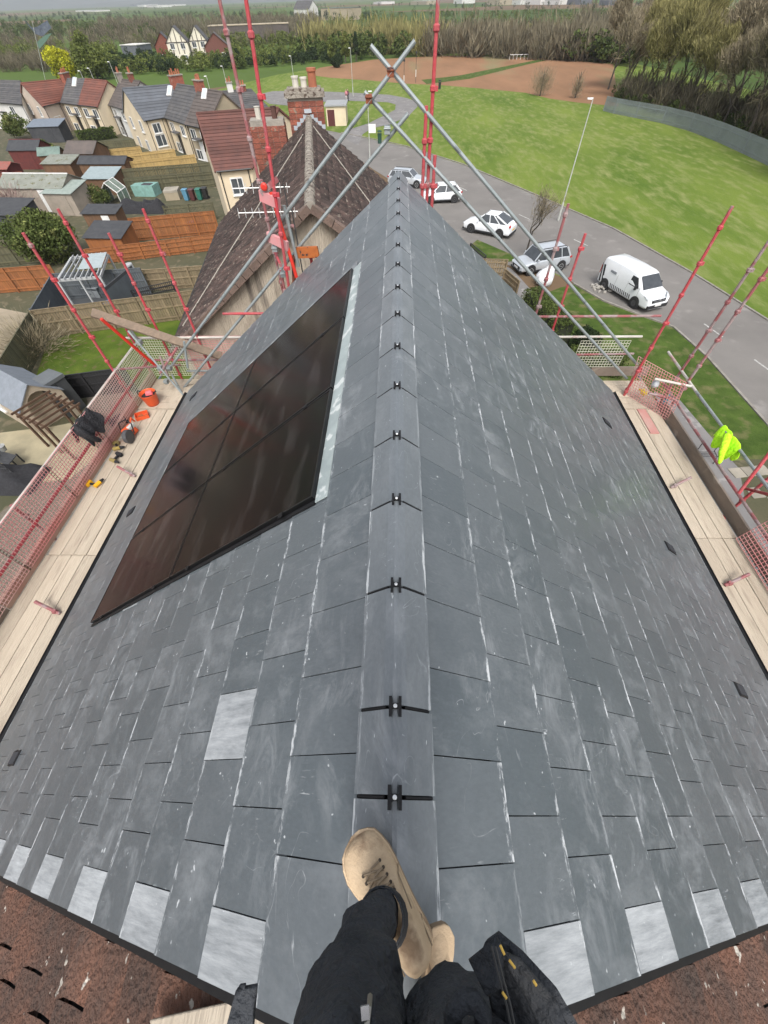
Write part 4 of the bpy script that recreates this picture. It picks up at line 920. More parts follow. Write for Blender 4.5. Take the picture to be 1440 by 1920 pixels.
def px_house(name, label, ridge, eave, zr, ze, wall_m, roof_m, group=None, chim=None, wins=None, doors=None, gl=True, n=11, over=.18, cat='house', back=1.0, DEP=4.0):
    """ridge/eave: two sight lines each, met with the ridge and eave levels; the far half is mirrored"""
    lo_, hi_ = ze + 1.2, ze + 5.0
    for _ in range(40):                      # ridge height that gives a normal depth of plan
        zr = (lo_ + hi_) / 2; RLp, RRp = Vector(g(*ridge[0], zr)), Vector(g(*ridge[1], zr)); EL, ER = Vector(g(*eave[0], ze)), Vector(g(*eave[1], ze))
        d = (RRp - RLp).normalized(); nrm = Vector((d.y, -d.x, 0))
        if nrm.dot(RLp - Vector(CAM)) > 0: nrm = -nrm
        dist = (nrm.dot(EL - RLp) + nrm.dot(ER - RRp)) / 2
        if dist > DEP: lo_ = zr
        else: hi_ = zr
    BL = RLp * 2 - EL; BR = RRp * 2 - ER; BL.z = BR.z = ze
    mid = (EL + ER + BL + BR) / 4; t = thing(name, label, cat, (mid.x, mid.y, 0), group)
    b = MB(); w = [EL - nrm * over, ER - nrm * over, BR + nrm * over, BL + nrm * over]; d = (ER - EL).normalized(); nrm = Vector((d.y, -d.x, 0)); nrm = nrm if nrm.dot(EL - BL) > 0 else -nrm; d = d; lo = [(p.x, p.y, 0) for p in w]; zz = ze + over * .4 - .06
    hi = [(p.x, p.y, zz) for p in w]; apl = (RLp.x, RLp.y, zr - .09); apr = (RRp.x, RRp.y, zr - .09)
    b.add(lo + hi + [apl, apr], [(0, 1, 5, 4), (1, 2, 6, 9, 5), (2, 3, 7, 6), (3, 0, 4, 8, 7)]); b.build('wall', wall_m, t)
    o = d * .12
    b = MB(); courses(b, RLp - o, RRp + o, ER + o, EL - o, n); courses(b, RRp + o, RLp - o, BL - o, BR + o, n)
    for a, c, r in ((EL - o, RLp - o, 0), (ER + o, RRp + o, 0), (BL - o, RLp - o, 0), (BR + o, RRp + o, 0)): b.bar(a + Vector((0, 0, -.04)), c + Vector((0, 0, -.04)), .1, .14)
    b.build('roof', roof_m, t)
    b = MB(); b.tube([RLp - o + Vector((0, 0, .0)), RRp + o + Vector((0, 0, .0))], .11, 8); b.build('ridge_capping', roof_m, t)
    b = MB(); b.tube([EL + nrm * .06, ER + nrm * .06], .065, 6); b.build('gutter', M_rain, t)
    for q in (EL, ER):
        s_ = 1 if q is EL else -1; pp = q + d * s_ * .25 - nrm * (over - .05); b = MB(); b.tube([pp, (pp.x, pp.y, 0)], .045, 6); b.build('downpipe', M_rain, t)
    W0 = EL - nrm * over; wl = (ER - EL).length
    for (u, z, ww, hh) in (wins or []): window(t, Vector((W0.x, W0.y, 0)) + d * wl * u + Vector((0, 0, z)), d, nrm, ww, hh)
    for (u, m) in (doors or []):
        p = Vector((W0.x, W0.y, 0)) + d * wl * u; b = MB(); b.bar(p + nrm * .02, p + nrm * .02 + Vector((0, 0, 2.05)), .95, .06, up=nrm); dd = b.build('door', m, t)
        b = MB(); b.bar(p + d * -.8 + nrm * .35 + Vector((0, 0, 2.35)), p + d * .8 + nrm * .35 + Vector((0, 0, 2.35)), .8, .1); b.build('canopy', M_rdark, t)
    if gl:   # windows in the gable that faces the camera
        gd = (EL - BL).normalized(); gn = Vector((gd.y, -gd.x, 0)); gn = gn if gn.dot(d) < 0 else -gn
        for (u, z) in ((-.22, 2.7), (.22, 2.7), (-.2, .6), (.2, .6)):
            m_ = (EL + BL) / 2; window(t, Vector((m_.x, m_.y, 0)) + gd * u * (EL - BL).length + Vector((0, 0, z)), gd, gn, 1.0, 1.15)
    for (u, side, sx, hz, pots, m) in (chim or []):
        c = RLp.lerp(RRp, u) + nrm * side * .5; rz = math.atan2(d.y, d.x); st = brick_stack('chimney', t, (c.x, c.y), (sx, .7), zr - .7, zr + hz * .6, rz, m, real=False)
        st.data.materials.clear(); st.data.materials.append(m); b = MB(); b.box((c.x, c.y, zr + hz * .6), (sx + .15, .85, .12), rz); b.build('chimney_cap', M_mort, st)
        chimney_pots(st, (c.x, c.y), zr + hz * .6 + .05, pots, rz, h=.5, dx=.34)
    return t, (RLp, RRp, EL, ER, d, nrm)
W2 = [(.25, 2.65, 1.2, 1.0), (.75, 2.65, 1.2, 1.0), (.28, .6, 1.4, 1.0)]
G1 = 'terraced houses of the far row'; G2 = 'terraced houses of the nearer row'
px_house('terraced_house', 'white walled end house with a dark grey roof, leftmost in the photo', ((-45, 150), (37, 152)), ((-55, 188), (40, 196)), 7, 3.5, M_whiter, M_rdark, G1, wins=W2, doors=[(.55, M_doorr)], gl=False)
px_house('terraced_house', 'cream gabled house with a red-brown tiled roof at the left end of the far row', ((40, 156), (126, 148)), ((81, 200), (113, 192)), 7, 3.5, M_cream2, M_rred, G1, wins=[(.5, 1.5, 1.6, 1.2)], chim=[(.98, 0, 1.7, 1.2, 4, M_brick)])
px_house('terraced_house', 'cream terraced house with a streaked dark grey roof between two red-brown roofs', ((127, 148), (160, 148)), ((114, 193), (145, 197)), 7, 3.5, M_cream, M_rdark, G1, wins=W2, doors=[(.6, M_doord)], gl=False)
px_house('terraced_house', 'cream house with red-brown roof and broad blank gable ending the far row', ((161, 148), (200, 152)), ((146, 197), (181, 201)), 7, 3.5, M_cream, M_rred, G1, wins=W2, doors=[(.6, M_doord)], gl=False)
px_house('terraced_house', 'white walled house with a brown-grey roof between the two rows', ((226, 149), (262, 152)), ((203, 197), (232, 206)), 7, 3.5, M_whiter, M_rbrown, G2, wins=W2, doors=[(.4, M_doord)], gl=False, chim=[(.0, 0, .9, 1.2, 2, mat('grey_stack', (.25, .22, .19))), (.6, 0, .9, 1.3, 2, M_brick)])
px_house('terraced_house', 'cream gabled house with a light grey tiled roof at the left of the nearer row', ((231, 166), (333, 158)), ((272, 227), (307, 221)), 7, 3.5, M_cream, M_rgrey, G2, wins=[(.5, 2.6, 1.2, 1.0), (.5, 1.3, 1.5, 1.2)], chim=[(1.0, 0, 1.9, 1.5, 5, M_brick)])
px_house('terraced_house', 'cream terraced house with a dark slate-coloured roof in the middle of the nearer row', ((333, 158), (372, 164)), ((308, 221), (346, 233)), 7, 3.5, M_cream, M_rdark, G2, wins=W2, doors=[(.45, M_doord)], gl=False)
px_house('terraced_house', 'beige house with a brown-grey roof and skylight at the right end of the nearer row', ((373, 166), (416, 172)), ((347, 234), (385, 242)), 7, 3.5, M_beige, M_rbrown, G2, wins=W2, doors=[(.5, M_white)], gl=False, chim=[(.05, 0, 1.5, 1.3, 3, M_brick)])
def skylight(px, py, z, lab):
    p = Vector(g(px, py, z)); t = thing('roof_window', lab, 'skylight', p); b = MB(); b.bar(p + Vector((-.1, -.35, -.15)), p + Vector((.1, .45, .55)), .6, .1); b.build('roof_window', M_white, t)
    b = MB(); b.bar(p + Vector((-.09, -.30, -.06)), p + Vector((.09, .40, .58)), .42, .1); b.build('pane', mat('bright_glass', (.45, .5, .55), rough=.1), t)
skylight(319, 175, 7.0, 'pale skylight in the light grey roof of the nearer row'); skylight(384, 181, 7.0, 'pale skylight in the brown-grey roof'); skylight(141, 158, 7.2, 'pale skylight in the streaked dark roof of the far row')
px_house('house', 'house behind the red-brown roof with ribbed grey slates and a white chimney', ((412, 172), (470, 168)), ((418, 212), (505, 205)), 8.0, 4.0, M_whiter, M_rdark, chim=[(.35, 0, .8, 1.4, 2, M_whiter), (.75, 0, .9, .8, 2, M_brick)], gl=False)
t, q = px_house('house', 'cream house with a large red-brown tiled roof just beyond the bins', ((371, 213), (520, 203)), ((406, 322), (470, 316)), 8.3, 4.9, M_cream, mat('red_brown_tiles_near', (.125, .052, .040), (.085, .040, .034), scale=1.5, rough=.9, rnd=.22), n=17, wins=[(.5, 3.8, 1.0, 1.1)], gl=False)
# flat roofed garages beyond the brick chimney
def block(name, label, cat, px, z0, h, m, roof_m, depth=6, over=.2, lat=None):
    """oblong building: px = near-left and near-right base corners"""
    a, c = Vector(g(*px[0])), Vector(g(*px[1])); d = (c - a).normalized(); nn = Vector((-d.y, d.x, 0)); 
    if nn.y < 0: nn = -nn
    w = [a, c, c + nn * depth, a + nn * depth]; mid = (w[0] + w[2]) / 2; t = thing(name, label, cat, (mid.x, mid.y, 0))
    b = MB(); b.hexa([(p.x, p.y, z0) for p in w], [(p.x, p.y, h) for p in w]); b.build('wall', m, t)
    b = MB(); w2 = [a - d * over - nn * over, c + d * over - nn * over, c + d * over + nn * (depth + over), a - d * over + nn * (depth + over)]
    b.hexa([(p.x, p.y, h) for p in w2], [(p.x, p.y, h + .18) for p in w2]); b.build('roof', roof_m, t); return t, a, c, d, nn
t, a, c, d, nn = block('garage', 'cream flat roofed garage beside the path beyond the chimney', 'garage', ((614, 237), (650, 236)), 0, 2.4, M_cream, mat('grey_flat_roof', (.30, .31, .31)), 5)
b = MB(); b.bar(a + d * .8 - nn * .02, a + d * .8 - nn * .02 + Vector((0, 0, 2)), 1.2, .05, up=-nn); b.build('garage_door', M_doorr, t)
# half-timbered houses far off
def gable_house(name, label, px, w, dp, ze, zr, wm, rm, rz, timber=True, group=None):
    p = Vector(g(*px)); t = thing(name, label, 'house', p, group); R_ = Matrix.Rotation(rz, 3, 'Z')
    P = lambda x, y, z: tuple(p + R_ @ Vector((x, y, z)))
    b = MB(); b.add([P(-w / 2, 0, 0), P(w / 2, 0, 0), P(w / 2, dp, 0), P(-w / 2, dp, 0), P(-w / 2, 0, ze), P(w / 2, 0, ze), P(w / 2, dp, ze), P(-w / 2, dp, ze), P(0, 0, zr - .1), P(0, dp, zr - .1)],
                    [(0, 1, 5, 8, 4), (1, 2, 6, 5), (2, 3, 7, 9, 6), (3, 0, 4, 7)]); b.build('wall', wm, t)
    b = MB(); o = .35
    courses(b, P(0, -o, zr), P(0, dp + o, zr), P(w / 2 + o, dp + o, ze - .15), P(w / 2 + o, -o, ze - .15), 8); courses(b, P(0, dp + o, zr), P(0, -o, zr), P(-w / 2 - o, -o, ze - .15), P(-w / 2 - o, dp + o, ze - .15), 8); b.build('roof', rm, t)
    if timber:
        tm = mat('dark_timber', (.045, .035, .03), rough=.8)
        for x in (-.25, 0, .25):
            b = MB(); b.bar(P(x * w, -.03, ze - 2.6), P(x * w, -.03, ze + (zr - ze) * (1 - abs(x) * 2) * .8), .25, .06, up=R_ @ Vector((0, -1, 0))); b.build('timber', tm, t)
        b = MB(); b.bar(P(-w / 2, -.04, ze), P(w / 2, -.04, ze), .06, .25); b.build('timber', tm, t)
    for x in (-.25, .25):
        for z in (1.5, 4.2):
            if z < ze: window(t, Vector(P(x * w, 0, z)), R_ @ Vector((1, 0, 0)), R_ @ Vector((0, -1, 0)), 1.4, 1.3)
    return t
M_tud = mat('tudor_render', (.66, .62, .50), (.58, .54, .44), rough=.95)
G3 = 'half-timbered houses in the distance'
gable_house('tudor_house', 'cream and dark timber gabled house, left one of the distant pair', (343, 121), 7, 10, 5, 8.6, M_tud, M_rdark, .25, group=G3)
gable_house('tudor_house', 'cream and dark timber gabled house, right one of the distant pair', (381, 117), 6, 9, 5, 8.4, M_tud, M_rdark, .2, group=G3)
gable_house('brick_house', 'small red brick gabled house left of the distant timbered pair', (317, 119), 6, 9, 4.2, 7.2, M_brick, M_rdark, .3, False, G3)
gable_house('brick_house', 'small dark red brick gabled house right of the distant timbered pair', (412, 116), 8, 9, 3.8, 6.8, mat('dark_red_brick', (.14, .05, .035)), M_rbrown, .25, False, G3)
gable_house('farmhouse', 'lone white gabled house among the distant trees above the brick chimney', (590, 38), 12, 22, 7, 12, M_whiter, M_rdark, .9, False)
block('barn', 'long low grey roofed building beside the lone white house', 'building', ((603, 38), (655, 38)), 0, 7, M_beige, M_rgrey, 18)
block('low_building', 'long flat grey building among trees left of the scaffold poles', 'building', ((398, 86), (545, 80)), 0, 6, M_rbrown, M_beige, 14)
rw = random.Random(5)
for i, (x0, x1, y) in enumerate([(222, 238, 11), (243, 252, 12), (258, 270, 13), (276, 296, 14), (312, 322, 11), (142, 178, 22), (232, 262, 104), (700, 715, 8), (770, 800, 9), (850, 866, 7), (912, 936, 10), (952, 975, 9), (985, 1012, 9), (1020, 1048, 9), (1062, 1086, 9), (1122, 1140, 10), (1230, 1270, 11)]):
    a = Vector(g(x0, y)); h = 6 if y < 20 else 3.0
    block('distant_building', 'pale distant building, number %s from the left along the skyline' % ['first', 'second', 'third', 'fourth', 'fifth', 'one in the low trees', 'one behind the yellow tree', 'sixth', 'seventh', 'eighth', 'ninth', 'tenth', 'eleventh', 'twelfth', 'thirteenth', 'fourteenth', 'fifteenth'][i] if i not in (5, 6) else ['long pale roof low in the trees at upper left', 'white low roof behind the yellow-green tree'][i - 5], 'building', ((x0, y), (x1, y)), 0, h * rw.uniform(.6, 1.2), rw.choice([M_whiter, M_beige, M_rgrey]), rw.choice([M_whiter, mat('pale_roof', (.5, .5, .52)), M_rgrey]), (a.y * .02 + 4))

# ------------------------------------------------------------------ gardens
M_wood = mat('weathered_fence', (.22, .165, .10), (.15, .12, .07), scale=1.5, rough=.95, stretch=(2, 2, .4), rnd=.18)
M_orangef = mat('orange_stained_fence', (.30, .11, .032), (.20, .075, .028), scale=1.5, rough=.9, stretch=(2, 2, .4), rnd=.15)
M_yelf = mat('new_yellow_fence', (.42, .29, .11), (.33, .23, .09), scale=1.5, rough=.9, rnd=.12)
M_oldf = mat('mossy_fence', (.11, .10, .055), (.075, .075, .045), scale=1.2, rough=.95, rnd=.2)
M_greyf = mat('grey_painted_fence', (.10, .115, .125), (.075, .085, .095), scale=1.5, rough=.8, rnd=.1)
M_darkf = mat('dark_railing', (.02, .02, .022), rough=.6)
def fence(label, a, c, h, m, kind='board', gap=.02, bw=.14, post=2.0, group=None, pm=None, top=True, name='garden_fence'):
    """a, c: sight lines through the top corners"""
    A = Vector(g(*a, h)); B = Vector(g(*c, h)); A.z = B.z = 0; d = (B - A); L_ = d.length; d.normalize(); nn = Vector((d.y, -d.x, 0)); nn = -nn if nn.y > 0 else nn
    t = thing(name, label, 'fence', (A + B) / 2, group); b = MB(); n = max(2, int(L_ / (bw + gap)))
    for i in range(n):
        x = (i + .5) * L_ / n; p = A + d * x; hh = h + rng.uniform(-.012, .012); b.bar(p + Vector((0, 0, .05)), p + Vector((0, 0, hh)), bw, .02, up=nn, rnd=random.random())
    b.build('fence_boards', m, t, kind='stuff' if n > 60 else None) if True else None
    k = max(1, round(L_ / post))
    for i in range(k + 1):
        p = A + d * (L_ * i / k) + nn * .06; b = MB(); b.box((p.x, p.y, (h + .05) / 2), (.09, .09, h + .05), math.atan2(d.y, d.x)); b.build('post', pm or m, t)
    for z in (.3, h * .55, h - .2):
        b = MB(); b.bar(A + nn * .035 + Vector((0, 0, z)), B + nn * .035 + Vector((0, 0, z)), .045, .08); b.build('rail', pm or m, t)
    if top:
        b = MB(); b.bar(A + Vector((0, 0, h + .02)), B + Vector((0, 0, h + .02)), .07, .035); b.build('capping', pm or m, t)
    return t
fence('weathered brown board fence behind the small lawn, nearest fence on the left', (57, 583), (376, 543), 1.8, M_wood, group='garden fences')
fence('dark brown fence running down the left side of the lawn towards the camera', (-10, 690), (54, 586), 1.8, M_oldf, group='garden fences')
fence('orange board fence at the left edge above the sandy plot', (-40, 507), (93, 497), 1.7, M_orangef, group='garden fences')
fence('grey painted fence on the left of the pergola garden', (58, 580), (97, 514), 1.8, M_greyf, group='garden fences')
fence('grey painted fence behind the pergola', (98, 514), (262, 503), 1.8, M_greyf, group='garden fences')
fence('short wooden fence right of the pergola with slatted top', (262, 507), (392, 498), 1.5, M_wood, group='garden fences')
fence('black metal railing fence between the pergola and the brown tiled roof', (245, 545), (322, 528), 1.1, M_darkf, gap=.09, bw=.04, group='garden fences', name='railing')
fence('long bright orange fence behind the orange shed', (240, 410), (400, 396), 1.8, M_orangef, group='garden fences')
fence('orange-brown lower fence in front of the orange shed', (158, 468), (402, 440), 1.2, M_orangef, group='garden fences')
fence('dark picket fence between the wheelie bins of two gardens', (305, 387), (398, 380), 1.4, M_oldf, gap=.06, bw=.08, group='garden fences')
fence('new yellow wooden fence, farthest of the three by the terrace', (178, 283), (262, 275), 1.7, M_yelf, group='garden fences')
fence('new yellow wooden fence, middle one of the three by the terrace', (198, 294), (326, 280), 1.7, M_yelf, group='garden fences')
fence('new yellow wooden fence, nearest of the three by the terrace', (240, 304), (364, 290), 1.7, M_yelf, group='garden fences')
fence('mossy grey-brown long fence below the yellow fences', (222, 318), (392, 305), 1.8, M_oldf, group='garden fences')
fence('mossy grey-brown fence just below the first mossy one', (232, 336), (396, 322), 1.4, M_oldf, group='garden fences')
fence('dark fence along the hedge by the terrace', (150, 268), (250, 262), 1.5, M_oldf, group='garden fences')
fence('green mossy fence at the left edge beyond the big bush', (-40, 462), (60, 452), 1.6, M_oldf, group='garden fences')
fence('red-brown fence at the left edge by the dark red shed', (-30, 330), (40, 322), 1.5, mat('red_brown_fence', (.22, .07, .04)), group='garden fences')
fence('wooden fence beside the white front garden at the right of the slates', (905, 486), (952, 487), 1.2, M_wood, group='front fences')
fence('slatted wooden fence returning towards the camera at the right', (948, 505), (975, 528), 1.2, M_wood, group='front fences')
fence('black iron railing beyond the right slope of slates', (884, 457), (912, 480), 1.0, M_darkf, gap=.10, bw=.03, group='front fences', name='railing')
def shed(name, label, px, w, dp, ze, zr, wm, rm, rz, cat='shed', corr=False, door=True, win=False, lean=False, front=None):
    p = Vector(g(*px)); t = thing(name, label, cat, p); R_ = Matrix.Rotation(rz, 3, 'Z'); P = lambda x, y, z: Vector(p + R_ @ Vector((x, y, z)))
    b = MB(); a = -w / 2; c = w / 2
    if lean:
        b.hexa([P(a, 0, 0), P(c, 0, 0), P(c, dp, 0), P(a, dp, 0)], [P(a, 0, ze), P(c, 0, ze), P(c, dp, zr), P(a, dp, zr)])
    else:   # ridge along x
        b.add([P(a, 0, 0), P(c, 0, 0), P(c, dp, 0), P(a, dp, 0), P(a, 0, ze), P(c, 0, ze), P(c, dp, ze), P(a, dp, ze), P(a, dp / 2, zr - .05), P(c, dp / 2, zr - .05)],
              [(0, 1, 5, 4), (1, 2, 6, 9, 5), (2, 3, 7, 6), (3, 0, 4, 8, 7)])
    b.build('wall', wm, t)
    def sheet(A, B, C_, D_):
        b = MB(); n = int((Vector(B) - Vector(A)).length / (.075 if corr else .5)); n = max(n, 2); A, B, C_, D_ = map(Vector, (A, B, C_, D_)); nn = (B - A).cross(D_ - A).normalized(); nn = -nn if nn.z < 0 else nn
        vs = []
        for i in range(n + 1):
            o = nn * ((.02 if i % 2 else -.02) if corr else 0); vs += [A.lerp(B, i / n) + o, D_.lerp(C_, i / n) + o]
        m_ = len(vs); vs += [v - nn * .04 for v in vs]
        fs = [(2 * i, 2 * i + 1, 2 * i + 3, 2 * i + 2) for i in range(n)] + [(m_ + 2 * i, m_ + 2 * i + 1, m_ + 2 * i + 3, m_ + 2 * i + 2) for i in range(n)] + [(2 * i + 1, m_ + 2 * i + 1, m_ + 2 * i + 3, 2 * i + 3) for i in range(n)] + [(2 * i, m_ + 2 * i, m_ + 2 * i + 2, 2 * i + 2) for i in range(n)]
        b.add(vs, fs); b.build('roof', rm, t)
    o = .15
    if lean: sheet(P(a - o, dp + o, zr + .04), P(c + o, dp + o, zr + .04), P(c + o, -o, ze + .03), P(a - o, -o, ze + .03))
    else:
        sheet(P(a - o, dp / 2, zr), P(c + o, dp / 2, zr), P(c + o, -o, ze - .03), P(a - o, -o, ze - .03)); sheet(P(a - o, dp / 2, zr), P(c + o, dp / 2, zr), P(c + o, dp + o, ze - .03), P(a - o, dp + o, ze - .03))
        b = MB(); b.tube([P(a - o, dp / 2, zr), P(c + o, dp / 2, zr)], .05, 6); b.build('ridge_capping', front or rm, t)
    if door: b = MB(); b.bar(P(.15 * w, -.02, .05), P(.15 * w, -.02, ze - .15), .75, .04, up=R_ @ Vector((0, -1, 0))); b.build('door', front or wm, t)
    if win: window(t, P(-.25 * w, 0, ze * .6), R_ @ Vector((1, 0, 0)), R_ @ Vector((0, -1, 0)), .8, .6)
    return t
M_corr = mat('corrugated_cement', (.24, .25, .22), (.17, .18, .15), scale=1.5, rough=.9, c3=(.12, .12, .06), s3=2, t3=.6)
M_felt = mat('roof_felt', (.035, .037, .042), (.055, .057, .06), scale=2, rough=.95); M_feltg = mat('green_felt', (.16, .22, .19), (.11, .15, .13), scale=2, rough=.9)
M_shedr = mat('dark_red_shed', (.12, .025, .02), (.08, .02, .018), rough=.85); M_shedb = mat('brown_shed', (.16, .085, .045), (.10, .06, .035), scale=2, rough=.9, stretch=(2, 2, .5)); M_block = mat('blockwork', (.33, .28, .23), (.24, .21, .17), scale=1.5, rough=.95, bump=1)
shed('workshop', 'long garden workshop with a corrugated grey roof and white ridge', (82, 398), 7.2, 3.6, 2.1, 2.9, M_block, M_corr, -.08, corr=True, front=M_white, lean=False)
shed('shed', 'pale concrete shed with a smooth pale grey-green roof beside the big bush', (128, 405), 3.2, 3.0, 1.9, 2.3, M_block, mat('pale_green_roof', (.27, .31, .28), (.2, .24, .21)), -.1, lean=True)
shed('shed', 'dark red shed with black felt roof near the left edge', (62, 318), 4.2, 3.0, 2.0, 2.8, M_shedr, M_felt, -.05, front=M_shedr)
shed('shed', 'red striped low shed at the far left edge of the photo', (8, 352), 3.5, 2.5, 1.8, 2.2, M_shedr, mat('red_corrugated', (.30, .07, .05), (.2, .12, .1)), -.05, corr=True)
shed('shed', 'small shed with a pale green felt roof behind the workshop', (108, 322), 2.6, 2.0, 1.7, 2.3, M_shedb, M_feltg, .2)
shed('shed', 'shed with a grey corrugated roof left of the brown summerhouse', (120, 338), 3.8, 2.4, 1.6, 2.0, M_shedb, M_corr, -.05, corr=True, lean=True)
shed('summerhouse', 'brown wooden summerhouse with windows and a weathered roof', (165, 325), 4.0, 3.4, 2.0, 2.9, M_shedb, M_rbrown, -.12, win=True, cat='summerhouse')
shed('shed', 'long shed with a rounded black roof below the yellow fences', (205, 342), 6.0, 2.2, 1.8, 2.3, M_shedb, M_felt, -.08)
shed('greenhouse', 'low shed with glazed pale roof beside the small bush', (196, 366), 3.6, 2.6, 1.5, 2.0, M_shedb, mat('glazed_roof', (.28, .33, .33), (.2, .25, .25), rough=.3), -.05, cat='greenhouse', lean=True)
shed('shed', 'low garden store with flat black roof and white edge under the tarpaulins', (198, 428), 3.4, 1.6, 1.2, 1.5, M_shedb, M_felt, -.05, lean=True, front=M_white)
shed('shed', 'orange stained shed with a black felt roof', (212, 486), 3.3, 2.3, 1.6, 2.1, M_orangef, M_felt, -.08, lean=True, front=M_orangef)
shed('shed', 'grey felt roofed shed at the left edge beside the hedge', (95, 268), 5.0, 3.0, 1.9, 2.4, M_felt, mat('blue_grey_roof', (.16, .19, .22), (.12, .14, .17)), .05, lean=True)
shed('shed', 'small dark shed at the far left edge beside the bush', (20, 445), 4.2, 3.0, 1.8, 2.3, M_felt, M_felt, -.1, lean=True)
# A-frame greenhouse
p = Vector(g(214, 385)); t = thing('cold_frame', 'small white framed glass greenhouse with a steep pitched roof', 'greenhouse', p)
P = lambda x, y, z: p + Vector((x, y, z)); b = MB()
for y in (0, 1.1, 2.2):
    b.tube([P(-.95, y, 0), P(-.95, y, 1.1), P(0, y, 1.95), P(.95, y, 1.1), P(.95, y, 0)], .045, 5)
for x, z in ((-.95, 1.1), (0, 1.95), (.95, 1.1)): b.tube([P(x, 0, z), P(x, 2.2, z)], .045, 5)
b.build('frame', M_white, t); b = MB()
for q in (((-.95, 0), (-.95, 1.1)), ((-.95, 1.1), (0, 1.95)), ((0, 1.95), (.95, 1.1)), ((.95, 1.1), (.95, 0))): b.poly([P(q[0][0], 0, q[0][1]), P(q[1][0], 0, q[1][1]), P(q[1][0], 2.2, q[1][1]), P(q[0][0], 2.2, q[0][1])])
b.build('glazing', mat('greenhouse_glass', (.20, .24, .20), (.12, .15, .11), rough=.15), t)
# turquoise garden box, tarpaulins
p = Vector(g(275, 368)); t = thing('garden_store', 'open turquoise garden frame with a torn cover', 'garden frame', p); b = MB()
b.box(p + Vector((0, .6, .5)), (2.6, 1.6, 1.0), -.1); b.build('box', mat('turquoise_paint', (.20, .36, .32), (.14, .25, .22), rough=.8), t)
b = MB(); b.box(p + Vector((.4, .4, 1.02)), (1.1, .8, .04), -.1); b.build('opening', M_felt, t)
def tarp(label, px, sx, sy, h, m, seed, name='tarpaulin', cat='tarpaulin'):
    r2 = random.Random(seed); p = Vector(g(*px)); t = thing(name, label, cat, p); n, k = 14, 9; vs = []
    for i in range(n):
        for j in range(k):
            u, v = i / (n - 1) - .5, j / (k - 1) - .5; e = max(0, 1 - (2 * abs(u)) ** 4) * max(0, 1 - (2 * abs(v)) ** 4); vs.append((p.x + u * sx, p.y + v * sy + sy / 2, h * e * (.75 + .35 * math.sin(u * 9 + seed) * math.cos(v * 6)) + r2.uniform(-.04, .05) * e + .01))
    b = MB(); b.add(vs, [(i * k + j, (i + 1) * k + j, (i + 1) * k + j + 1, i * k + j + 1) for i in range(n - 1) for j in range(k - 1)]); b.build('cover', m, t, smooth=True); return t
tarp('black tarpaulin over a heap between the orange fence and the turquoise frame', (240, 402), 3.8, 2.2, 1.0, M_dark, 2)
tarp('crumpled black tarpaulin heap on the right of the first one', (285, 402), 2.4, 2.0, 1.2, M_dark, 5)
# wheelie bins
def wheelie(px, col, label, group='wheelie bins', rz=0.0, s=1.0):
    p = Vector(g(*px)); t = thing('wheelie_bin', label, 'bin', p, group); m = mat('bin_' + label.split()[0], col, tuple(c * .75 for c in col), rough=.5)
    b = MB(); b.box(p + Vector((0, 0, .52)), (.44, .52, .92), rz, 1.22); b.build('body', m, t, bevel=.02)
    b = MB(); b.box(p + Vector((0, -.02, 1.02)), (.60, .70, .07), rz, .9); b.build('lid', m, t, bevel=.02)
    b = MB(); b.tube([p + Vector((-.2, .34, .98)), p + Vector((.2, .34, .98))], .02, 6); b.build('handle', m, t)
    for s_ in (-1, 1): b = MB(); b.lathe(p + Vector((s_ * .27, .25, .10)), [(.1, -.02), (.1, .02)], 10, 'x'); b.build('wheel', M_darkf, t)
wheelie((367, 440), (.03, .06, .34), 'blue wheelie bin leftmost of the three by the orange fence'); wheelie((381, 439), (.10, .035, .02), 'brown wheelie bin in the middle of the three by the orange fence'); wheelie((401, 437), (.015, .12, .07), 'green wheelie bin on the right of the three by the orange fence')
wheelie((352, 376), (.10, .25, .36), 'pale blue wheelie bin in the upper garden'); wheelie((364, 376), (.09, .03, .03), 'maroon wheelie bin in the upper garden'); wheelie((377, 375), (.03, .15, .11), 'dark green wheelie bin in the upper garden'); wheelie((388, 373), (.02, .02, .02), 'black wheelie bin at the right end of the upper row')
t, a, c, d, nn = block('raised_bed', 'beige raised planter beside the upper wheelie bins', 'planter', ((312, 377), (338, 375)), 0, .7, M_beige, M_pave, 1.6, .02)
# pergola shelter, bench and barrels
def pergola():
    A = Vector(g(112, 545, 0)); zt = 2.3; A = Vector(g(108, 526, zt)); B = Vector(g(188, 520, zt)); C_ = Vector(g(203, 478, zt)); D_ = Vector(g(134, 484, zt)); A.z = B.z = C_.z = D_.z = zt
    mid = (A + C_) / 2; t = thing('pergola', 'white framed garden pergola half covered with grey sheeting', 'pergola', (mid.x, mid.y, 0)); mw = mat('pale_grey_timber', (.42, .43, .43), (.33, .34, .34), rough=.7)
    for p in (A, B, C_, D_, (A + B) / 2): b = MB(); b.bar((p.x, p.y, 0), p, .1, .1); b.build('post', mw, t)
    for p, q in ((A, B), (B, C_), (C_, D_), (D_, A)): b = MB(); b.bar(p, q, .08, .16); b.build('beam', mw, t)
    for i in range(8): b = MB(); u = (i + .5) / 8; b.bar(D_.lerp(C_, u) + Vector((0, 0, .1)) + (D_ - A) * .05, A.lerp(B, u) + Vector((0, 0, .1)) - (D_ - A) * .05, .05, .1); b.build('rafter', mw, t)
    b = MB(); z = Vector((0, 0, .16)); q = [A.lerp(B, .42).lerp(D_.lerp(C_, .42), .3) + z, B.lerp(C_, .3) + z, C_ + z, D_.lerp(C_, .42) + z]; b.hexa(q, [x + Vector((0, 0, .02)) for x in q]); b.build('roof_sheet', mat('polycarbonate', (.33, .38, .38), (.27, .31, .31), rough=.25), t)
    return mid
mid = pergola()
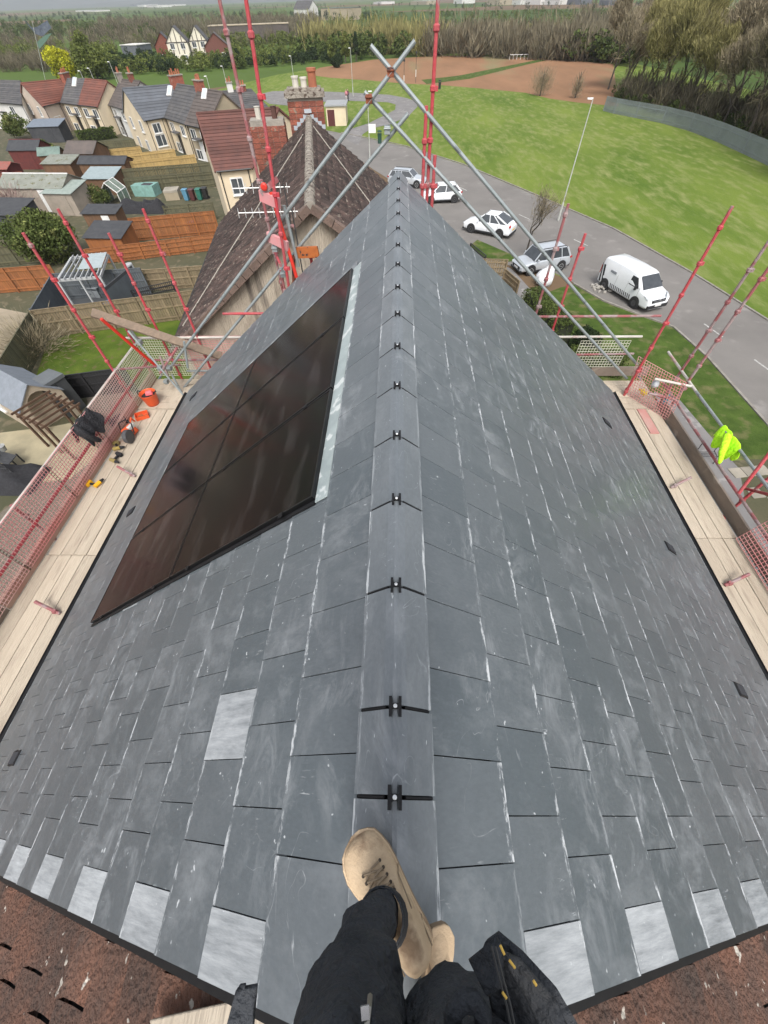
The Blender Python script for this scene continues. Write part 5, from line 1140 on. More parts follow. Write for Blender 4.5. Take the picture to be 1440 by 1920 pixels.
p = Vector(g(170, 560)); t = thing('garden_bench', 'grey bench table under the pergola with a green plant on it', 'bench', p); mg = mat('grey_bench', (.22, .24, .25), rough=.8)
b = MB(); b.box(p + Vector((0, .3, .72)), (1.9, .6, .05), -.1); b.build('top', mg, t)
for s_ in (-1, 1): b = MB(); b.box(p + Vector((s_ * .8, .3, .36)), (.08, .5, .7), -.1); b.build('leg', mg, t)
b = MB(); b.box(p + Vector((0, .1, .3)), (1.7, .05, .5), -.1); b.build('front_panel', mg, t)
patch('deck', [(60, 606), (100, 545), (262, 535), (270, 560), (190, 590)], .03, mat('dark_deck', (.075, .08, .085), (.055, .06, .065)))
b = MB(); p = Vector(g(225, 556)); b.lathe(p, [(.2, 0), (.27, .3), (.25, .5), (.28, .52)], 12); tag(b.build('half_barrel', mat('barrel_oak', (.26, .21, .16), (.18, .15, .11))), 'weathered half barrel planter on the dark deck', 'planter')
p = Vector(g(208, 572)); t = thing('paddling_pool', 'small blue plastic tub by the near fence', 'tub', p); b = MB(); b.lathe(p, [(.3, 0), (.42, .2), (.45, .22), (.38, .2), (.28, .05)], 16); b.build('tub', mat('blue_tub', (.15, .22, .6), rough=.4), t)
p = Vector(g(253, 520)); t = thing('water_butt', 'pale grey cylinder standing by the dark screen', 'water butt', p); b = MB(); b.lathe(p, [(.28, 0), (.31, .5), (.28, 1.0), (.26, 1.02)], 14); b.build('barrel', mat('pale_grey_plastic', (.4, .42, .43), rough=.5), t)
t, a, c, d, nn = block('screen', 'dark grey board screen right of the pergola', 'screen', ((222, 590), (270, 545)), 0, 1.6, M_greyf, M_felt, .1, 0)
# playhouse with arched front, black tall store, brown pergola frame, planters, trellis (close on the left)
p = Vector(g(70, 812)); t = thing('playhouse', 'pale timber garden cabin with an arched front and grey roof at the left edge', 'playhouse', p); rz = -.52; R_ = Matrix.Rotation(rz, 3, 'Z'); P = lambda x, y, z: p + R_ @ Vector((x, y, z))
M_pale = mat('pale_timber', (.40, .33, .25), (.32, .27, .20), scale=2, rough=.9, rnd=.1)
b = MB(); w, dp, ze, zr = 2.1, 2.6, 1.7, 2.6     # ridge along local x, arched gable on the +x side
X0, X1 = -3.2, .0
b.add([P(X0, 0, 0), P(X1, 0, 0), P(X1, w, 0), P(X0, w, 0), P(X0, 0, ze), P(X1, 0, ze), P(X1, w, ze), P(X0, w, ze), P(X0, w / 2, zr - .05), P(X1, w / 2, zr - .05)], [(0, 1, 5, 4), (1, 2, 6, 9, 5), (2, 3, 7, 6), (3, 0, 4, 8, 7)]); b.build('wall', M_pale, t)
b = MB(); o = .12
for sgn, y0 in ((-1, -.12), (1, w + .12)):
    q = [P(X0, w / 2, zr), P(X1 + .7, w / 2, zr), P(X1 + .7, y0, ze - .1), P(X0, y0, ze - .1)]
    q = q if sgn < 0 else q[::-1]; b.hexa([x - Vector((0, 0, .06)) for x in q], q)
b.build('roof', mat('blue_grey_felt', (.20, .22, .25), (.15, .17, .19), rough=.9), t)
b = MB(); n = 9; arc = []
for i in range(n + 1):
    a = math.pi * i / n; arc.append((w / 2 - math.cos(a) * .72, 1.25 + math.sin(a) * .85))
outer = [(-.02, 0), (-.02, ze), (w / 2, zr - .04), (w + .02, ze), (w + .02, 0)]
xs = X1 + .62; prev = None
inn = [(w / 2 - .72, 0)] + arc + [(w / 2 + .72, 0)]; out = []
for (y, z) in inn:
    # project radially to the gable outline
    if z < 1.25: out.append((-.02 if y < w / 2 else w + .02, z))
    else:
        zz = zr - .04 - abs(y - w / 2) * (zr - ze) / (w / 2); out.append((y if abs(y - w / 2) < .7 else (-.02 if y < w / 2 else w + .02), zz if abs(y - w / 2) < .7 else ze))
vs = [P(xs, y, z) for y, z in inn] + [P(xs, y, z) for y, z in out]; m_ = len(inn); vs += [P(xs - .08, y, z) for y, z in inn] + [P(xs - .08, y, z) for y, z in out]
b.add(vs, [(i, i + 1, m_ + i + 1, m_ + i) for i in range(m_ - 1)] + [(2 * m_ + i, 3 * m_ + i, 3 * m_ + i + 1, 2 * m_ + i + 1) for i in range(m_ - 1)] + [(i, 2 * m_ + i, 2 * m_ + i + 1, i + 1) for i in range(m_ - 1)]); b.build('arched_front', M_pale, t)
window(t, P(X0 * .75, 0, 1.0), R_ @ Vector((1, 0, 0)), R_ @ Vector((0, -1, 0)), .6, .6)
t, a, c, d, nn = block('storage_cabinet', 'tall black plastic garden cabinet beside the timber cabin', 'cabinet', ((130, 785), (163, 762)), 0, 1.9, mat('charcoal_plastic', (.045, .05, .055), (.06, .065, .07), rough=.5), mat('grey_lid', (.12, .13, .135), rough=.5), 1.0, .05)
b = MB(); b.bar((a + c) / 2 - nn * .01 + Vector((0, 0, .1)), (a + c) / 2 - nn * .01 + Vector((0, 0, 1.8)), .02, .02, up=-nn); b.build('door_gap', M_black, t)
fence('black low fence between the lawn and the charcoal cabinet', (66, 712), (232, 690), 1.5, M_darkf, gap=.01, group='garden fences')
p = Vector(g(118, 850)); t = thing('timber_frame', 'brown timber pergola frame over the yellow patio', 'pergola', p); R_ = Matrix.Rotation(-.45, 3, 'Z'); P = lambda x, y, z: p + R_ @ Vector((x, y, z)); mbt = mat('brown_timber', (.10, .055, .03), (.07, .04, .025), rough=.85)
for x in (-1.1, 0, 1.0):
    for y in (0, 1.6): b = MB(); b.bar(P(x, y, 0), P(x, y, 2.1), .09, .09); b.build('post', mbt, t)
for y in (0, 1.6): b = MB(); b.bar(P(-1.25, y, 2.1), P(1.2, y, 2.1), .07, .12); b.build('beam', mbt, t)
for i in range(6): b = MB(); b.bar(P(-1.1 + i * .44, -.2, 2.2), P(-1.1 + i * .44, 1.8, 2.2), .05, .09); b.build('rafter', mbt, t)
for k_, (px, py) in enumerate([(8, 862), (26, 860)]):
    p = Vector(g(px, py, .1)); t = thing('plant_pot', ['grey plant pot on the table at the left edge', 'pale plant pot right of the grey one on the table'][k_], 'plant pot', p + Vector((0, 0, .55)), 'pots on the patio table'); b = MB(); b.lathe(p + Vector((0, 0, .58)), [(.12, 0), (.18, .25), (.2, .27), (.15, .25)], 12); b.build('pot', mat('grey_pot', (.16, .17, .17), (.3, .3, .28)), t)
p = Vector(g(18, 872)); t = thing('patio_table', 'dark slatted low table holding plant pots at the left edge', 'table', p)
for i in range(5): b = MB(); b.box(p + Vector((0, -.25 + i * .13, .58)), (1.6, .11, .03), -.3); b.build('slat', M_felt, t)
for sx in (-.65, .65):
    for sy in (-.2, .2): b = MB(); b.box(p + Vector((sx, sy, .29)), (.05, .05, .57)); b.build('leg', M_felt, t)
p = Vector(g(36, 905)); t = thing('obelisk_trellis', 'dark wooden lattice plant support leaning on the patio', 'trellis', p); b = MB()
for i in range(7):
    z = .1 + i * .22; w = .32 - i * .03; b.bar(p + Vector((-w, 0, z)), p + Vector((w, 0, z)), .03, .03)
for i in range(5): u = (i - 2) / 2; b.bar(p + Vector((u * .32, .02, 0)), p + Vector((u * .1, .02, 1.6)), .03, .03)
b.build('lattice', M_felt, t)
tarp('black covered heap of garden things at the left edge below the trellis', (10, 930), 2.6, 1.8, .9, M_dark, 8, name='covered_heap', cat='heap')
wheelie((-4, 888), (.01, .09, .08), 'teal wheelie bin at the left edge behind the black covered heap')
# iron bits by the right front door
p = Vector(g(1318, 868)); t = thing('iron_bench', 'small black wrought iron bench below the right walkway', 'bench', p); b = MB()
for s_ in (-.4, .4): b.tube([p + Vector((s_, -.1, 0)), p + Vector((s_, 0, .4)), p + Vector((s_, .35, .45)), p + Vector((s_, .4, .9))], .02, 5)
b.build('frame', M_darkf, t)
for i in range(4): b = MB(); b.tube([p + Vector((-.42, .0 + i * .1, .43)), p + Vector((.42, i * .1, .43))], .014, 5); b.build('slat', M_darkf, t)
# ------------------------------------------------------------------ vehicles
M_car = mat('white_car_paint', (.72, .74, .76), (.68, .70, .72), rough=.3, coat=.6); M_silver = mat('silver_car_paint', (.50, .53, .56), (.47, .50, .53), rough=.28, metal=.35, coat=.6)
M_cglass = mat('car_glass', (.03, .035, .04), (.05, .055, .06), rough=.05, spec=.8); M_tyre = mat('tyre', (.02, .02, .02), rough=.85); M_alloy = mat('alloy_wheel', (.10, .10, .11), rough=.35, metal=.6); M_steelw = mat('silver_wheel', (.40, .41, .42), rough=.4, metal=.6)
M_trim = mat('black_trim', (.018, .018, .02), rough=.6); M_head = mat('headlight', (.55, .58, .6), rough=.1); M_tail = mat('tail_light', (.40, .015, .015), rough=.2)
def car(name, label, group, fpx, rpx, L_, W_, Hh, wb, prof, gh, paint, wheel_m, away=1, trim=True, coupe=False, cat='car', rails=False):
    """fpx/rpx: where the camera-side front and rear wheels touch the ground"""
    f, r = Vector(g(*fpx)), Vector(g(*rpx)); d = (f - r).normalized(); side = Vector((-d.y, d.x, 0)); side = side if side.y > 0 else -side
    c = (f + r) / 2 + side * (W_ / 2 - .1); t = thing(name, label, cat, (c.x, c.y, 0.02), group); t.rotation_euler = (0, 0, math.atan2(d.y, d.x))
    def P(x, y, z): return (x, y, z)
    hw = W_ / 2; vs = []; fs = []; st = prof; n = 0; ring = 12
    for (x, zs, zt, k) in st:      # x from front to rear, zs shoulder, zt top of lower body, k width factor
        w = hw * k; zb = .24
        sec = [(-w * .82, zb), (-w * .98, .34), (-w, .52), (-w * .97, zs), (-w * .84, zs + (zt - zs) * .75), (-w * .4, zt), (w * .4, zt), (w * .84, zs + (zt - zs) * .75), (w * .97, zs), (w, .52), (w * .98, .34), (w * .82, zb)]
        vs += [(x, y, z) for y, z in sec]
    m = len(st)
    for i in range(m - 1):
        for j in range(ring): j2 = (j + 1) % ring; fs.append((i * ring + j, (i + 1) * ring + j, (i + 1) * ring + j2, i * ring + j2))
    fs.append(tuple(range(ring))); fs.append(tuple((m - 1) * ring + j for j in range(ring))[::-1])
    b = MB(); b.add(vs, fs); b.build('body', paint, t, world=False, smooth=True, bevel=.03)
    # glasshouse: base ring then roof ring
    (x0, zb0), (x1, zt1), (x2, zt2), (x3, zb3), wr = gh; wbse = hw * .90; wrf = hw * wr
    b = MB(); b.hexa([(x3, -wbse, zb3 - .05), (x0, -wbse, zb0 - .05), (x0, wbse, zb0 - .05), (x3, wbse, zb3 - .05)], [(x2, -wrf, zt2), (x1, -wrf, zt1), (x1, wrf, zt1), (x2, wrf, zt2)]); b.build('window_glass', M_cglass, t, world=False)
    b = MB(); e = .015; b.hexa([(x2 - .05, -wrf - e, zt2 - .04), (x1 + .05, -wrf - e, zt1 - .04), (x1 + .05, wrf + e, zt1 - .04), (x2 - .05, wrf + e, zt2 - .04)], [(x2 + .1, -wrf * .86, zt2 + .05), (x1 - .12, -wrf * .86, zt1 + .05), (x1 - .12, wrf * .86, zt1 + .05), (x2 + .1, wrf * .86, zt2 + .05)]); b.build('roof', paint, t, world=False, bevel=.02)
    for s_ in (-1, 1):
        def pil(u, name='pillar', w=.07):
            xb = x0 + (x3 - x0) * u; zb_ = zb0 + (zb3 - zb0) * u; xt = x1 + (x2 - x1) * u; zt_ = zt1 + (zt2 - zt1) * u
            b = MB(); b.bar((xb, s_ * (wbse + .004), zb_ - .05), (xt, s_ * (wrf + .004), zt_), w, .05, up=(0, s_, .2)); b.build(name, paint, t, world=False)
        pil(0); pil(1, w=.12)
        for u in (.45, .76): pil(u, w=.06)
        for xw in (wb / 2, -wb / 2):
            b = MB(); b.lathe((xw, s_ * (hw - .02), .36), [(.41, -.10 * s_), (.41, .035 * s_)], 18, 'y'); b.build('wheel_arch', M_trim, t, world=False)
            b = MB(); b.lathe((xw, s_ * (hw - .02), .33), [(.30, -.12 * s_), (.33, -.08 * s_), (.33, .03 * s_), (.29, .055 * s_), (.21, .05 * s_)], 18, 'y'); w_ = b.build('wheel', M_tyre, t, world=False)
            b = MB(); b.lathe((xw, s_ * (hw - .02), .33), [(.215, .03 * s_), (.215, .052 * s_), (.05, .045 * s_), (.04, .062 * s_)], 10, 'y')
            b.build('rim', wheel_m, w_, world=False)
        b = MB(); b.box((L_ / 2 - .16, s_ * hw * .68, st[1][1] - .06), (.22, .34, .13), -s_ * .35); b.build('headlight', M_head, t, world=False, bevel=.02)
        b = MB(); b.box((-L_ / 2 + .10, s_ * hw * .76, st[-2][1] - .05), (.16, .34, .14), s_ * .2); b.build('tail_light', M_tail, t, world=False, bevel=.02)
        b = MB(); b.box((x0 - .25, s_ * (hw + .06), zb0 + .04), (.12, .16, .12)); b.build('mirror', paint if trim else M_trim, t, world=False, bevel=.02)
        b = MB(); b.box((0, s_ * (hw - .005), .29), (wb - .7, .05, .12)); b.build('sill', M_trim, t, world=False)
        if rails: b = MB(); b.tube([(x1 - .1, s_ * (wrf - .08), zt1 + .09), (x2 + .1, s_ * (wrf - .08), zt2 + .09)], .025, 6); b.build('roof_rail', M_trim, t, world=False)
        for u in (.40, .72):   # shut lines
            xb = x0 + (x3 - x0) * u; b = MB(); b.bar((xb, s_ * (hw + .002), .40), (xb, s_ * (hw * .975 + .003), .92), .012, .012, up=(0, s_, 0)); b.build('door_gap', M_trim, t, world=False)
    b = MB(); b.box((L_ / 2 - .03, 0, .48), (.08, W_ * .62, .22)); b.build('grille', M_trim, t, world=False, bevel=.02)
    b = MB(); b.box((L_ / 2 - .07, 0, .30), (.14, W_ * .86, .14)); b.build('bumper', M_trim, t, world=False, bevel=.02)
    b = MB(); b.box((-L_ / 2 + .06, 0, .34), (.14, W_ * .86, .20)); b.build('bumper', M_trim, t, world=False, bevel=.02)
    b = MB(); b.box((-L_ / 2 + .015, 0, .62), (.04, .52, .12)); b.build('number_plate', mat('yellow_plate', (.75, .5, .03), rough=.5), t, world=False)
    b = MB(); b.box((L_ / 2 + .012, 0, .46), (.02, .52, .11)); b.build('number_plate', mat('white_plate', (.7, .7, .68), rough=.5), t, world=False)
    return t
GC = 'cars parked along the road'
def hatchprof(L_): h = L_ / 2; return [(h, .55, .58, .74), (h - .12, .68, .74, .90), (h - .6, .78, .88, .99), (h - 1.25, .86, .98, 1), (0, .92, .98, 1), (-h + .9, .95, 1.02, 1), (-h + .25, .95, 1.02, .96), (-h, .72, .80, .86)]
car('parked_car', 'white coupe-like car with dark windows parked above the bare street tree', GC, (884, 437), (933, 447), 4.67, 1.88, 1.50, 2.81, [(2.33, .56, .60, .74), (2.2, .70, .77, .90), (1.7, .82, .92, .99), (1.0, .90, 1.02, 1), (0, .97, 1.04, 1), (-1.3, 1.02, 1.08, 1.0), (-2.05, 1.02, 1.12, .96), (-2.33, .80, .90, .86)], ((1.05, 1.0), (.35, 1.52), (-.85, 1.55), (-2.0, 1.12), .70), M_car, M_alloy)
car('parked_car', 'silver off-road car with roof rails parked at the near kerb', GC, (989, 517), (1050, 507), 4.34, 1.82, 1.6, 2.67, hatchprof(4.34), ((1.15, .98), (.6, 1.56), (-1.6, 1.58), (-2.0, 1.02), .78), M_silver, M_steelw, rails=True)
car('parked_car', 'white small car with black wheels just behind the red scaffold poles', GC, (810, 383), (848, 381), 4.15, 1.79, 1.5, 2.56, hatchprof(4.15), ((1.1, .98), (.45, 1.47), (-1.4, 1.46), (-1.95, 1.02), .76), M_car, M_alloy)
car('parked_car', 'silver estate car partly hidden behind the end of the slate ridge', GC, (787, 354), (735, 350), 4.5, 1.8, 1.45, 2.65, hatchprof(4.5), ((1.0, .95), (.35, 1.42), (-1.75, 1.43), (-2.1, 1.0), .78), M_silver, M_steelw, rails=True)
# the van
def van():
    f, r = Vector(g(1183, 578)), Vector(g(1135, 545)); d = (f - r).normalized(); d = Vector(g(1186, 577)) - r; d.normalize()
    side = Vector((-d.y, d.x, 0)); side = side if side.x > 0 else -side; L_, W_, H_ = 5.05, 1.94, 1.95; hw = W_ / 2; wb = 3.08
    c = (f + r) / 2 + side * (hw - .08); t = thing('white_van', 'white panel van with black chevron stripes along its side', 'van', (c.x, c.y, .02)); t.rotation_euler = (0, 0, math.atan2(d.y, d.x))
    vs = []; fs = []
    st = [(2.52, .70, .62, .78), (2.42, .86, .84, .92), (1.95, 1.04, 1.06, .99), (1.55, 1.12, 1.20, 1.0), (.85, 1.25, 1.86, 1.0), (.55, 1.3, 1.93, 1.0), (-.5, 1.3, 1.97, 1.0), (-2.0, 1.3, 1.95, 1.0), (-2.42, 1.3, 1.90, .98), (-2.5, 1.2, 1.80, .95)]
    for (x, zs, zt, k) in st:
        w = hw * k; tz = .86 if zt > 1.5 else .88
        vs += [(x, y, z) for y, z in [(-w * .86, .26), (-w, .40), (-w, .8 if zs > .9 else zs * .8), (-w * .985, zs), (-w * tz, zt - .06 if zt > 1.5 else zt - .02), (-w * .7 if zt > 1.5 else -w * .5, zt), (w * .7 if zt > 1.5 else w * .5, zt), (w * tz, zt - .06 if zt > 1.5 else zt - .02), (w * .985, zs), (w, .8 if zs > .9 else zs * .8), (w, .40), (w * .86, .26)]]
    ring = 12; m = len(st)
    for i in range(m - 1):
        for j in range(ring): j2 = (j + 1) % ring; fs.append((i * ring + j, (i + 1) * ring + j, (i + 1) * ring + j2, i * ring + j2))
    fs.append(tuple(range(ring))); fs.append(tuple((m - 1) * ring + j for j in range(ring))[::-1])
    b = MB(); b.add(vs, fs); b.build('body', M_car, t, world=False, smooth=True, bevel=.03)
    b = MB(); b.add([(1.58, -.80, 1.24), (1.58, .80, 1.24), (.90, .72, 1.80), (.90, -.72, 1.80)], [(0, 1, 2, 3)]); b.add([(1.61, -.80, 1.235), (1.61, .80, 1.235), (.93, .72, 1.815), (.93, -.72, 1.815)], [(0, 1, 2, 3)]); b.build('windscreen', M_cglass, t, world=False)
    for s_ in (-1, 1):
        y = s_ * (hw + .006); yt = s_ * (hw * .90 + .012)
        b = MB(); b.add([(1.30, y * .985, 1.18), (.35, y * .99, 1.18), (.38, yt, 1.72), (.88, yt, 1.72)], [(0, 1, 2, 3)]); b.build('side_window', M_cglass, t, world=False)
        for xw in (wb / 2, -wb / 2):
            b = MB(); b.lathe((xw - .1, s_ * (hw - .02), .36), [(.42, -.10 * s_), (.42, .030 * s_)], 18, 'y'); b.build('wheel_arch', M_trim, t, world=False)
            b = MB(); b.lathe((xw - .1, s_ * (hw - .02), .34), [(.31, -.12 * s_), (.34, -.08 * s_), (.34, .03 * s_), (.30, .055 * s_), (.21, .05 * s_)], 18, 'y'); w_ = b.build('wheel', M_tyre, t, world=False)
            b = MB(); b.lathe((xw - .1, s_ * (hw - .02), .34), [(.2, .03 * s_), (.2, .056 * s_), (.05, .05 * s_)], 10, 'y'); b.build('rim', M_alloy, w_, world=False)
        b = MB(); b.add([(2.47, s_ * .52, .88), (2.30, s_ * .90, .92), (1.98, s_ * .965, 1.05), (2.30, s_ * .62, 1.03)], [(0, 1, 2, 3)]); b.add([(2.50, s_ * .52, .84), (2.34, s_ * .93, .88), (2.02, s_ * .985, 1.03), (2.32, s_ * .62, 1.04)], [(0, 1, 2, 3)]); b.build('headlight', M_head, t, world=False)
        b = MB(); b.box((1.12, s_ * (hw + .10), 1.22), (.12, .20, .26)); b.build('mirror', M_trim, t, world=False, bevel=.03)
        b = MB(); b.box((-2.49, s_ * .88, 1.15), (.05, .12, .5)); b.build('tail_light', M_tail, t, world=False)
        # livery: two tall slanted bars at the tail, then short slanted bars along the sill
        for k_, (xb, w, z0, z1) in enumerate([(-2.30, .17, .42, 1.55), (-2.02, .17, .42, 1.50)]):
            b = MB(); yy = s_ * (hw + .004); b.add([(xb, yy, z0), (xb + w, yy, z0), (xb + w - .30, yy * .985, z1), (xb - .30 if xb - .3 > -2.48 else -2.47, yy * .985, z1)], [(0, 1, 2, 3)]); b.build('stripe', M_trim, t, world=False)
        for k_ in range(13):
            xb = -1.08 + k_ * .175
            if xb > 1.0: break
            b = MB(); yy = s_ * (hw + .004); b.add([(xb, yy, .42), (xb + .085, yy, .42), (xb + .0, yy, .66), (xb - .085, yy, .66)], [(0, 1, 2, 3)]); b.build('stripe', M_trim, t, world=False)
        for x in (.28, -.75, 1.38): b = MB(); b.bar((x, s_ * (hw + .002), .45), (x, s_ * (hw * .985), 1.3), .012, .012, up=(0, s_, 0)); b.build('door_gap', mat('panel_gap', (.12, .12, .12)), t, world=False)
        b = MB(); b.bar((-1.5, s_ * (hw + .0), 1.34), (-.95, s_ * (hw + .0), 1.34), .02, .14, up=(0, 0, 1)); b.build('lettering_block', mat('grey_lettering', (.25, .27, .3)), t, world=False)
    b = MB(); b.box((2.44, 0, .74), (.14, 1.15, .18)); b.build('grille', M_trim, t, world=False, bevel=.02)
    for z in (.71, .79): b = MB(); b.box((2.53, 0, z), (.02, 1.0, .018)); b.build('grille_bar', M_steelw, t, world=False)
    b = MB(); b.box((2.42, 0, .42), (.26, 1.72, .24)); b.build('bumper', M_trim, t, world=False, bevel=.03)
    b = MB(); b.box((2.56, 0, .50), (.02, .52, .11)); b.build('number_plate', mat('white_plate', (.7, .7, .68)), t, world=False)
    b = MB(); b.lathe((2.52, 0, .84), [(.06, 0), (.06, .02)], 8, 'x'); b.build('badge', M_steelw, t, world=False)
    b = MB(); b.tube([(.75, 0, 1.93), (.70, 0, 2.15)], .01, 5); b.build('aerial', M_trim, t, world=False)
van()
# ------------------------------------------------------------------ street furniture
M_col = mat('lamp_column', (.42, .43, .40), (.34, .35, .32), rough=.6)
def lamp(px, label, z, hx=.9, group='street lamps', base=None):
    P = g(*px, z); t = thing('street_lamp', label, 'street lamp', (P[0], P[1], 0), group)
    b = MB(); b.tube([(P[0], P[1], 0), (P[0], P[1], 1.4), (P[0], P[1], 1.5), (P[0], P[1], z)], [.09, .09, .055, .04], 8); b.build('column', M_col, t)
    b = MB(); b.hexa([(P[0] - hx * .1, P[1] - .1, z - .04), (P[0] + hx * .5 - hx * 1.0, P[1] - .1, z - .02), (P[0] + hx * .5 - hx * 1.0, P[1] + .1, z - .02), (P[0] - hx * .1, P[1] + .1, z - .04)] if hx > 0 else [(P[0] + .1, P[1] - .1, z), (P[0] - hx * .6, P[1] - .1, z), (P[0] - hx * .6, P[1] + .1, z), (P[0] + .1, P[1] + .1, z)],
                      [(P[0] - hx * .1 + .1, P[1] - .08, z + .06), (P[0] - hx * .5, P[1] - .08, z + .06), (P[0] - hx * .5, P[1] + .08, z + .06), (P[0] - hx * .1 + .1, P[1] + .08, z + .06)] if hx > 0 else [(P[0] + .1, P[1] - .08, z + .08), (P[0] - hx * .6, P[1] - .08, z + .08), (P[0] - hx * .6, P[1] + .08, z + .08), (P[0] + .1, P[1] + .08, z + .08)])
    b.build('lantern', mat('pale_lantern', (.72, .73, .72), rough=.4), t); return t, P
lamp((1112, 185), 'tall street lamp leaning in view across the green field on the right', 8.2)
t, P = lamp((689, 172), 'street lamp with a small white sign between the crossed tubes', 6.3, -.9)
b = MB(); b.box((P[0] + .45, P[1] - .1, 3.0), (.95, .04, .85)); b.build('sign', M_white, t)
for px, z, lab in [((205, 116), 6.5, 'tallest pale street lamp behind the two terraces'), ((150, 133), 6, 'street lamp just right of the yellow-green tree'), ((167, 128), 6.2, 'second street lamp right of the yellow-green tree'), ((387, 143), 6, 'street lamp behind the chimneys of the nearer row'), ((417, 124), 6, 'street lamp by the hedge behind the nearer row'), ((545, 105), 6, 'street lamp on the edge of the far playing field'), ((657, 90), 7, 'thin pale pole beside the dark conifers')]: lamp(px, lab, z, .8)
for px, z, lab in [((758, 113), 4.5, 'dark signal pole with a white band right of the crossing tubes'), ((781, 98), 5.0, 'dark pole with a small head at the far side of the path')]:
    P = g(*px, z); t = thing('signpost', lab, 'post', (P[0], P[1], 0)); MB().tube([(P[0], P[1], 0), (P[0], P[1], z)], .06, 6).build('post', mat('dark_post', (.08, .07, .06)), t); MB().tube([(P[0], P[1], 1.0), (P[0], P[1], 2.2)], .075, 6).build('band', M_white, t); MB().box((P[0], P[1], z), (.4, .3, .4)).build('head', M_trim, t)
def litter(px, label, m):
    p = Vector(g(*px)); t = thing('litter_bin', label, 'litter bin', p); MB().lathe(p, [(.28, 0), (.30, 1.0), (.33, 1.02), (.33, 1.1)], 12).build('body', m, t); MB().lathe(p + Vector((0, 0, 1.15)), [(.33, .12), (.34, .2), (.2, .3)], 12).build('lid', m, t)
    for a in range(4): MB().box(p + Vector((.29 * math.cos(a * 1.57 + .8), .29 * math.sin(a * 1.57 + .8), 1.18)), (.05, .05, .2)).build('strut', m, t)
litter((824, 167), 'black litter bin at the edge of the ploughed field', M_trim); litter((712, 269), 'dark green litter bin on the grass by the side road', mat('dark_green_bin', (.015, .06, .04)))
t = thing('goal_frame', 'white metal barrier at the far side of the ploughed field', 'goal', g(972, 112)); p = Vector(g(972, 112))
for i in range(6): MB().tube([p + Vector((-3 + i * 1.2, 0, 0)), p + Vector((-3 + i * 1.2, 0, 1.1))], .05, 5).build('post', M_white, t)
MB().tube([p + Vector((-3, 0, 1.1)), p + Vector((3, 0, 1.1))], .05, 5).build('rail', M_white, t)
# palisade fence curving away on the right
def palisade():
    px = [(1131, 208), (1150, 213), (1190, 221), (1240, 231), (1290, 245), (1340, 264), (1390, 287), (1440, 311), (1500, 345), (1600, 400)]; A = [Vector(g(*q)) for q in px]
    t = thing('palisade_fence', 'long grey steel palisade fence curving along the foot of the trees', 'fence', A[3]); m = mat('galvanised_palisade', (.24, .27, .28), (.18, .205, .21), scale=.3, rough=.6, metal=.2)
    b = MB(); H_ = 1.9
    for a, c in zip(A[:-1], A[1:]):
        d = c - a; n = max(2, int(d.length / .16)); d.normalize(); L2 = (c - a).length
        for i in range(n):
            p = a + d * (L2 * i / n); b.bar(p, p + Vector((0, 0, H_)), .10, .03, up=Vector((-d.y, d.x, 0)))
    b.build('pales', m, t, kind='stuff')
    for a, c in zip(A[:-1], A[1:]):
        for z in (.35, 1.4): b = MB(); b.bar(a + Vector((0, 0, z)), c + Vector((0, 0, z)), .05, .08); b.build('rail', m, t)
        b = MB(); b.box((a.x, a.y, .9), (.1, .1, 1.85)); b.build('post', m, t)
palisade()
# white bulk bag by the silver car, rubble by the van
p = Vector(g(1018, 535)); t = thing('rubble_sack', 'crumpled white bulk bag hanging beside the silver car', 'sack', p + Vector((0, 0, 0)))
o = lump('sack', mat('white_woven_plastic', (.70, .71, .72), (.55, .56, .57), scale=4, rough=.7), t, [p + Vector((-.25, 0, .0)), p + Vector((-.05, 0, .45)), p + Vector((.15, .1, .9)), p + Vector((.3, .1, 1.3))], [.62, .75, .5, .22], disp=.45)
p = Vector(g(1128, 543)); t = thing('rubble_heap', 'small heap of pale rubble on the verge behind the van', 'rubble', p); b = MB()
for i in range(34): a = random.uniform(0, 6.28); r = random.uniform(0, .8); b.box((p.x + r * math.cos(a), p.y + r * math.sin(a), .05 + .15 * (1 - r)), (random.uniform(.1, .3), random.uniform(.08, .22), random.uniform(.06, .16)), a)
b.build('stones', mat('pale_rubble', (.42, .40, .36), (.3, .28, .25)), t, kind='stuff')
# two walkers in the car park
def walker(px, label, top, legs):
    p = Vector(g(*px)); t = thing('person', label, 'person', p); b = MB()
    b.tube([p + Vector((-.10, .12, .02)), p + Vector((-.09, .0, .5)), p + Vector((-.06, 0, .9))], [.06, .075, .10], 7); b.tube([p + Vector((.12, -.16, .02)), p + Vector((.10, -.03, .5)), p + Vector((.06, 0, .9))], [.06, .075, .10], 7); o = b.build('trousers', legs, t, smooth=True)
    b = MB(); b.tube([p + Vector((0, 0, .85)), p + Vector((0, 0, 1.15)), p + Vector((0, 0, 1.42)), p + Vector((0, 0, 1.50))], [.15, .15, .19, .07], 9)
    for s_ in (-1, 1): b.tube([p + Vector((s_ * .18, 0, 1.42)), p + Vector((s_ * .25, .02 * s_, 1.15)), p + Vector((s_ * .24, -.10 * s_, .92))], [.06, .05, .035], 6)
    b.build('coat', top, t, smooth=True); b = MB(); b.tube([p + Vector((0, 0, 1.46)), p + Vector((0, -.01, 1.56)), p + Vector((0, -.01, 1.66)), p + Vector((0, -.01, 1.76))], [.05, .09, .10, .05], 9); b.build('head', mat('skin', (.42, .27, .2)), t, smooth=True)
    b = MB(); b.tube([p + Vector((0, .03, 1.64)), p + Vector((0, .02, 1.72)), p + Vector((0, .0, 1.79))], [.105, .10, .04], 9); b.build('hair', M_trim, t, smooth=True)
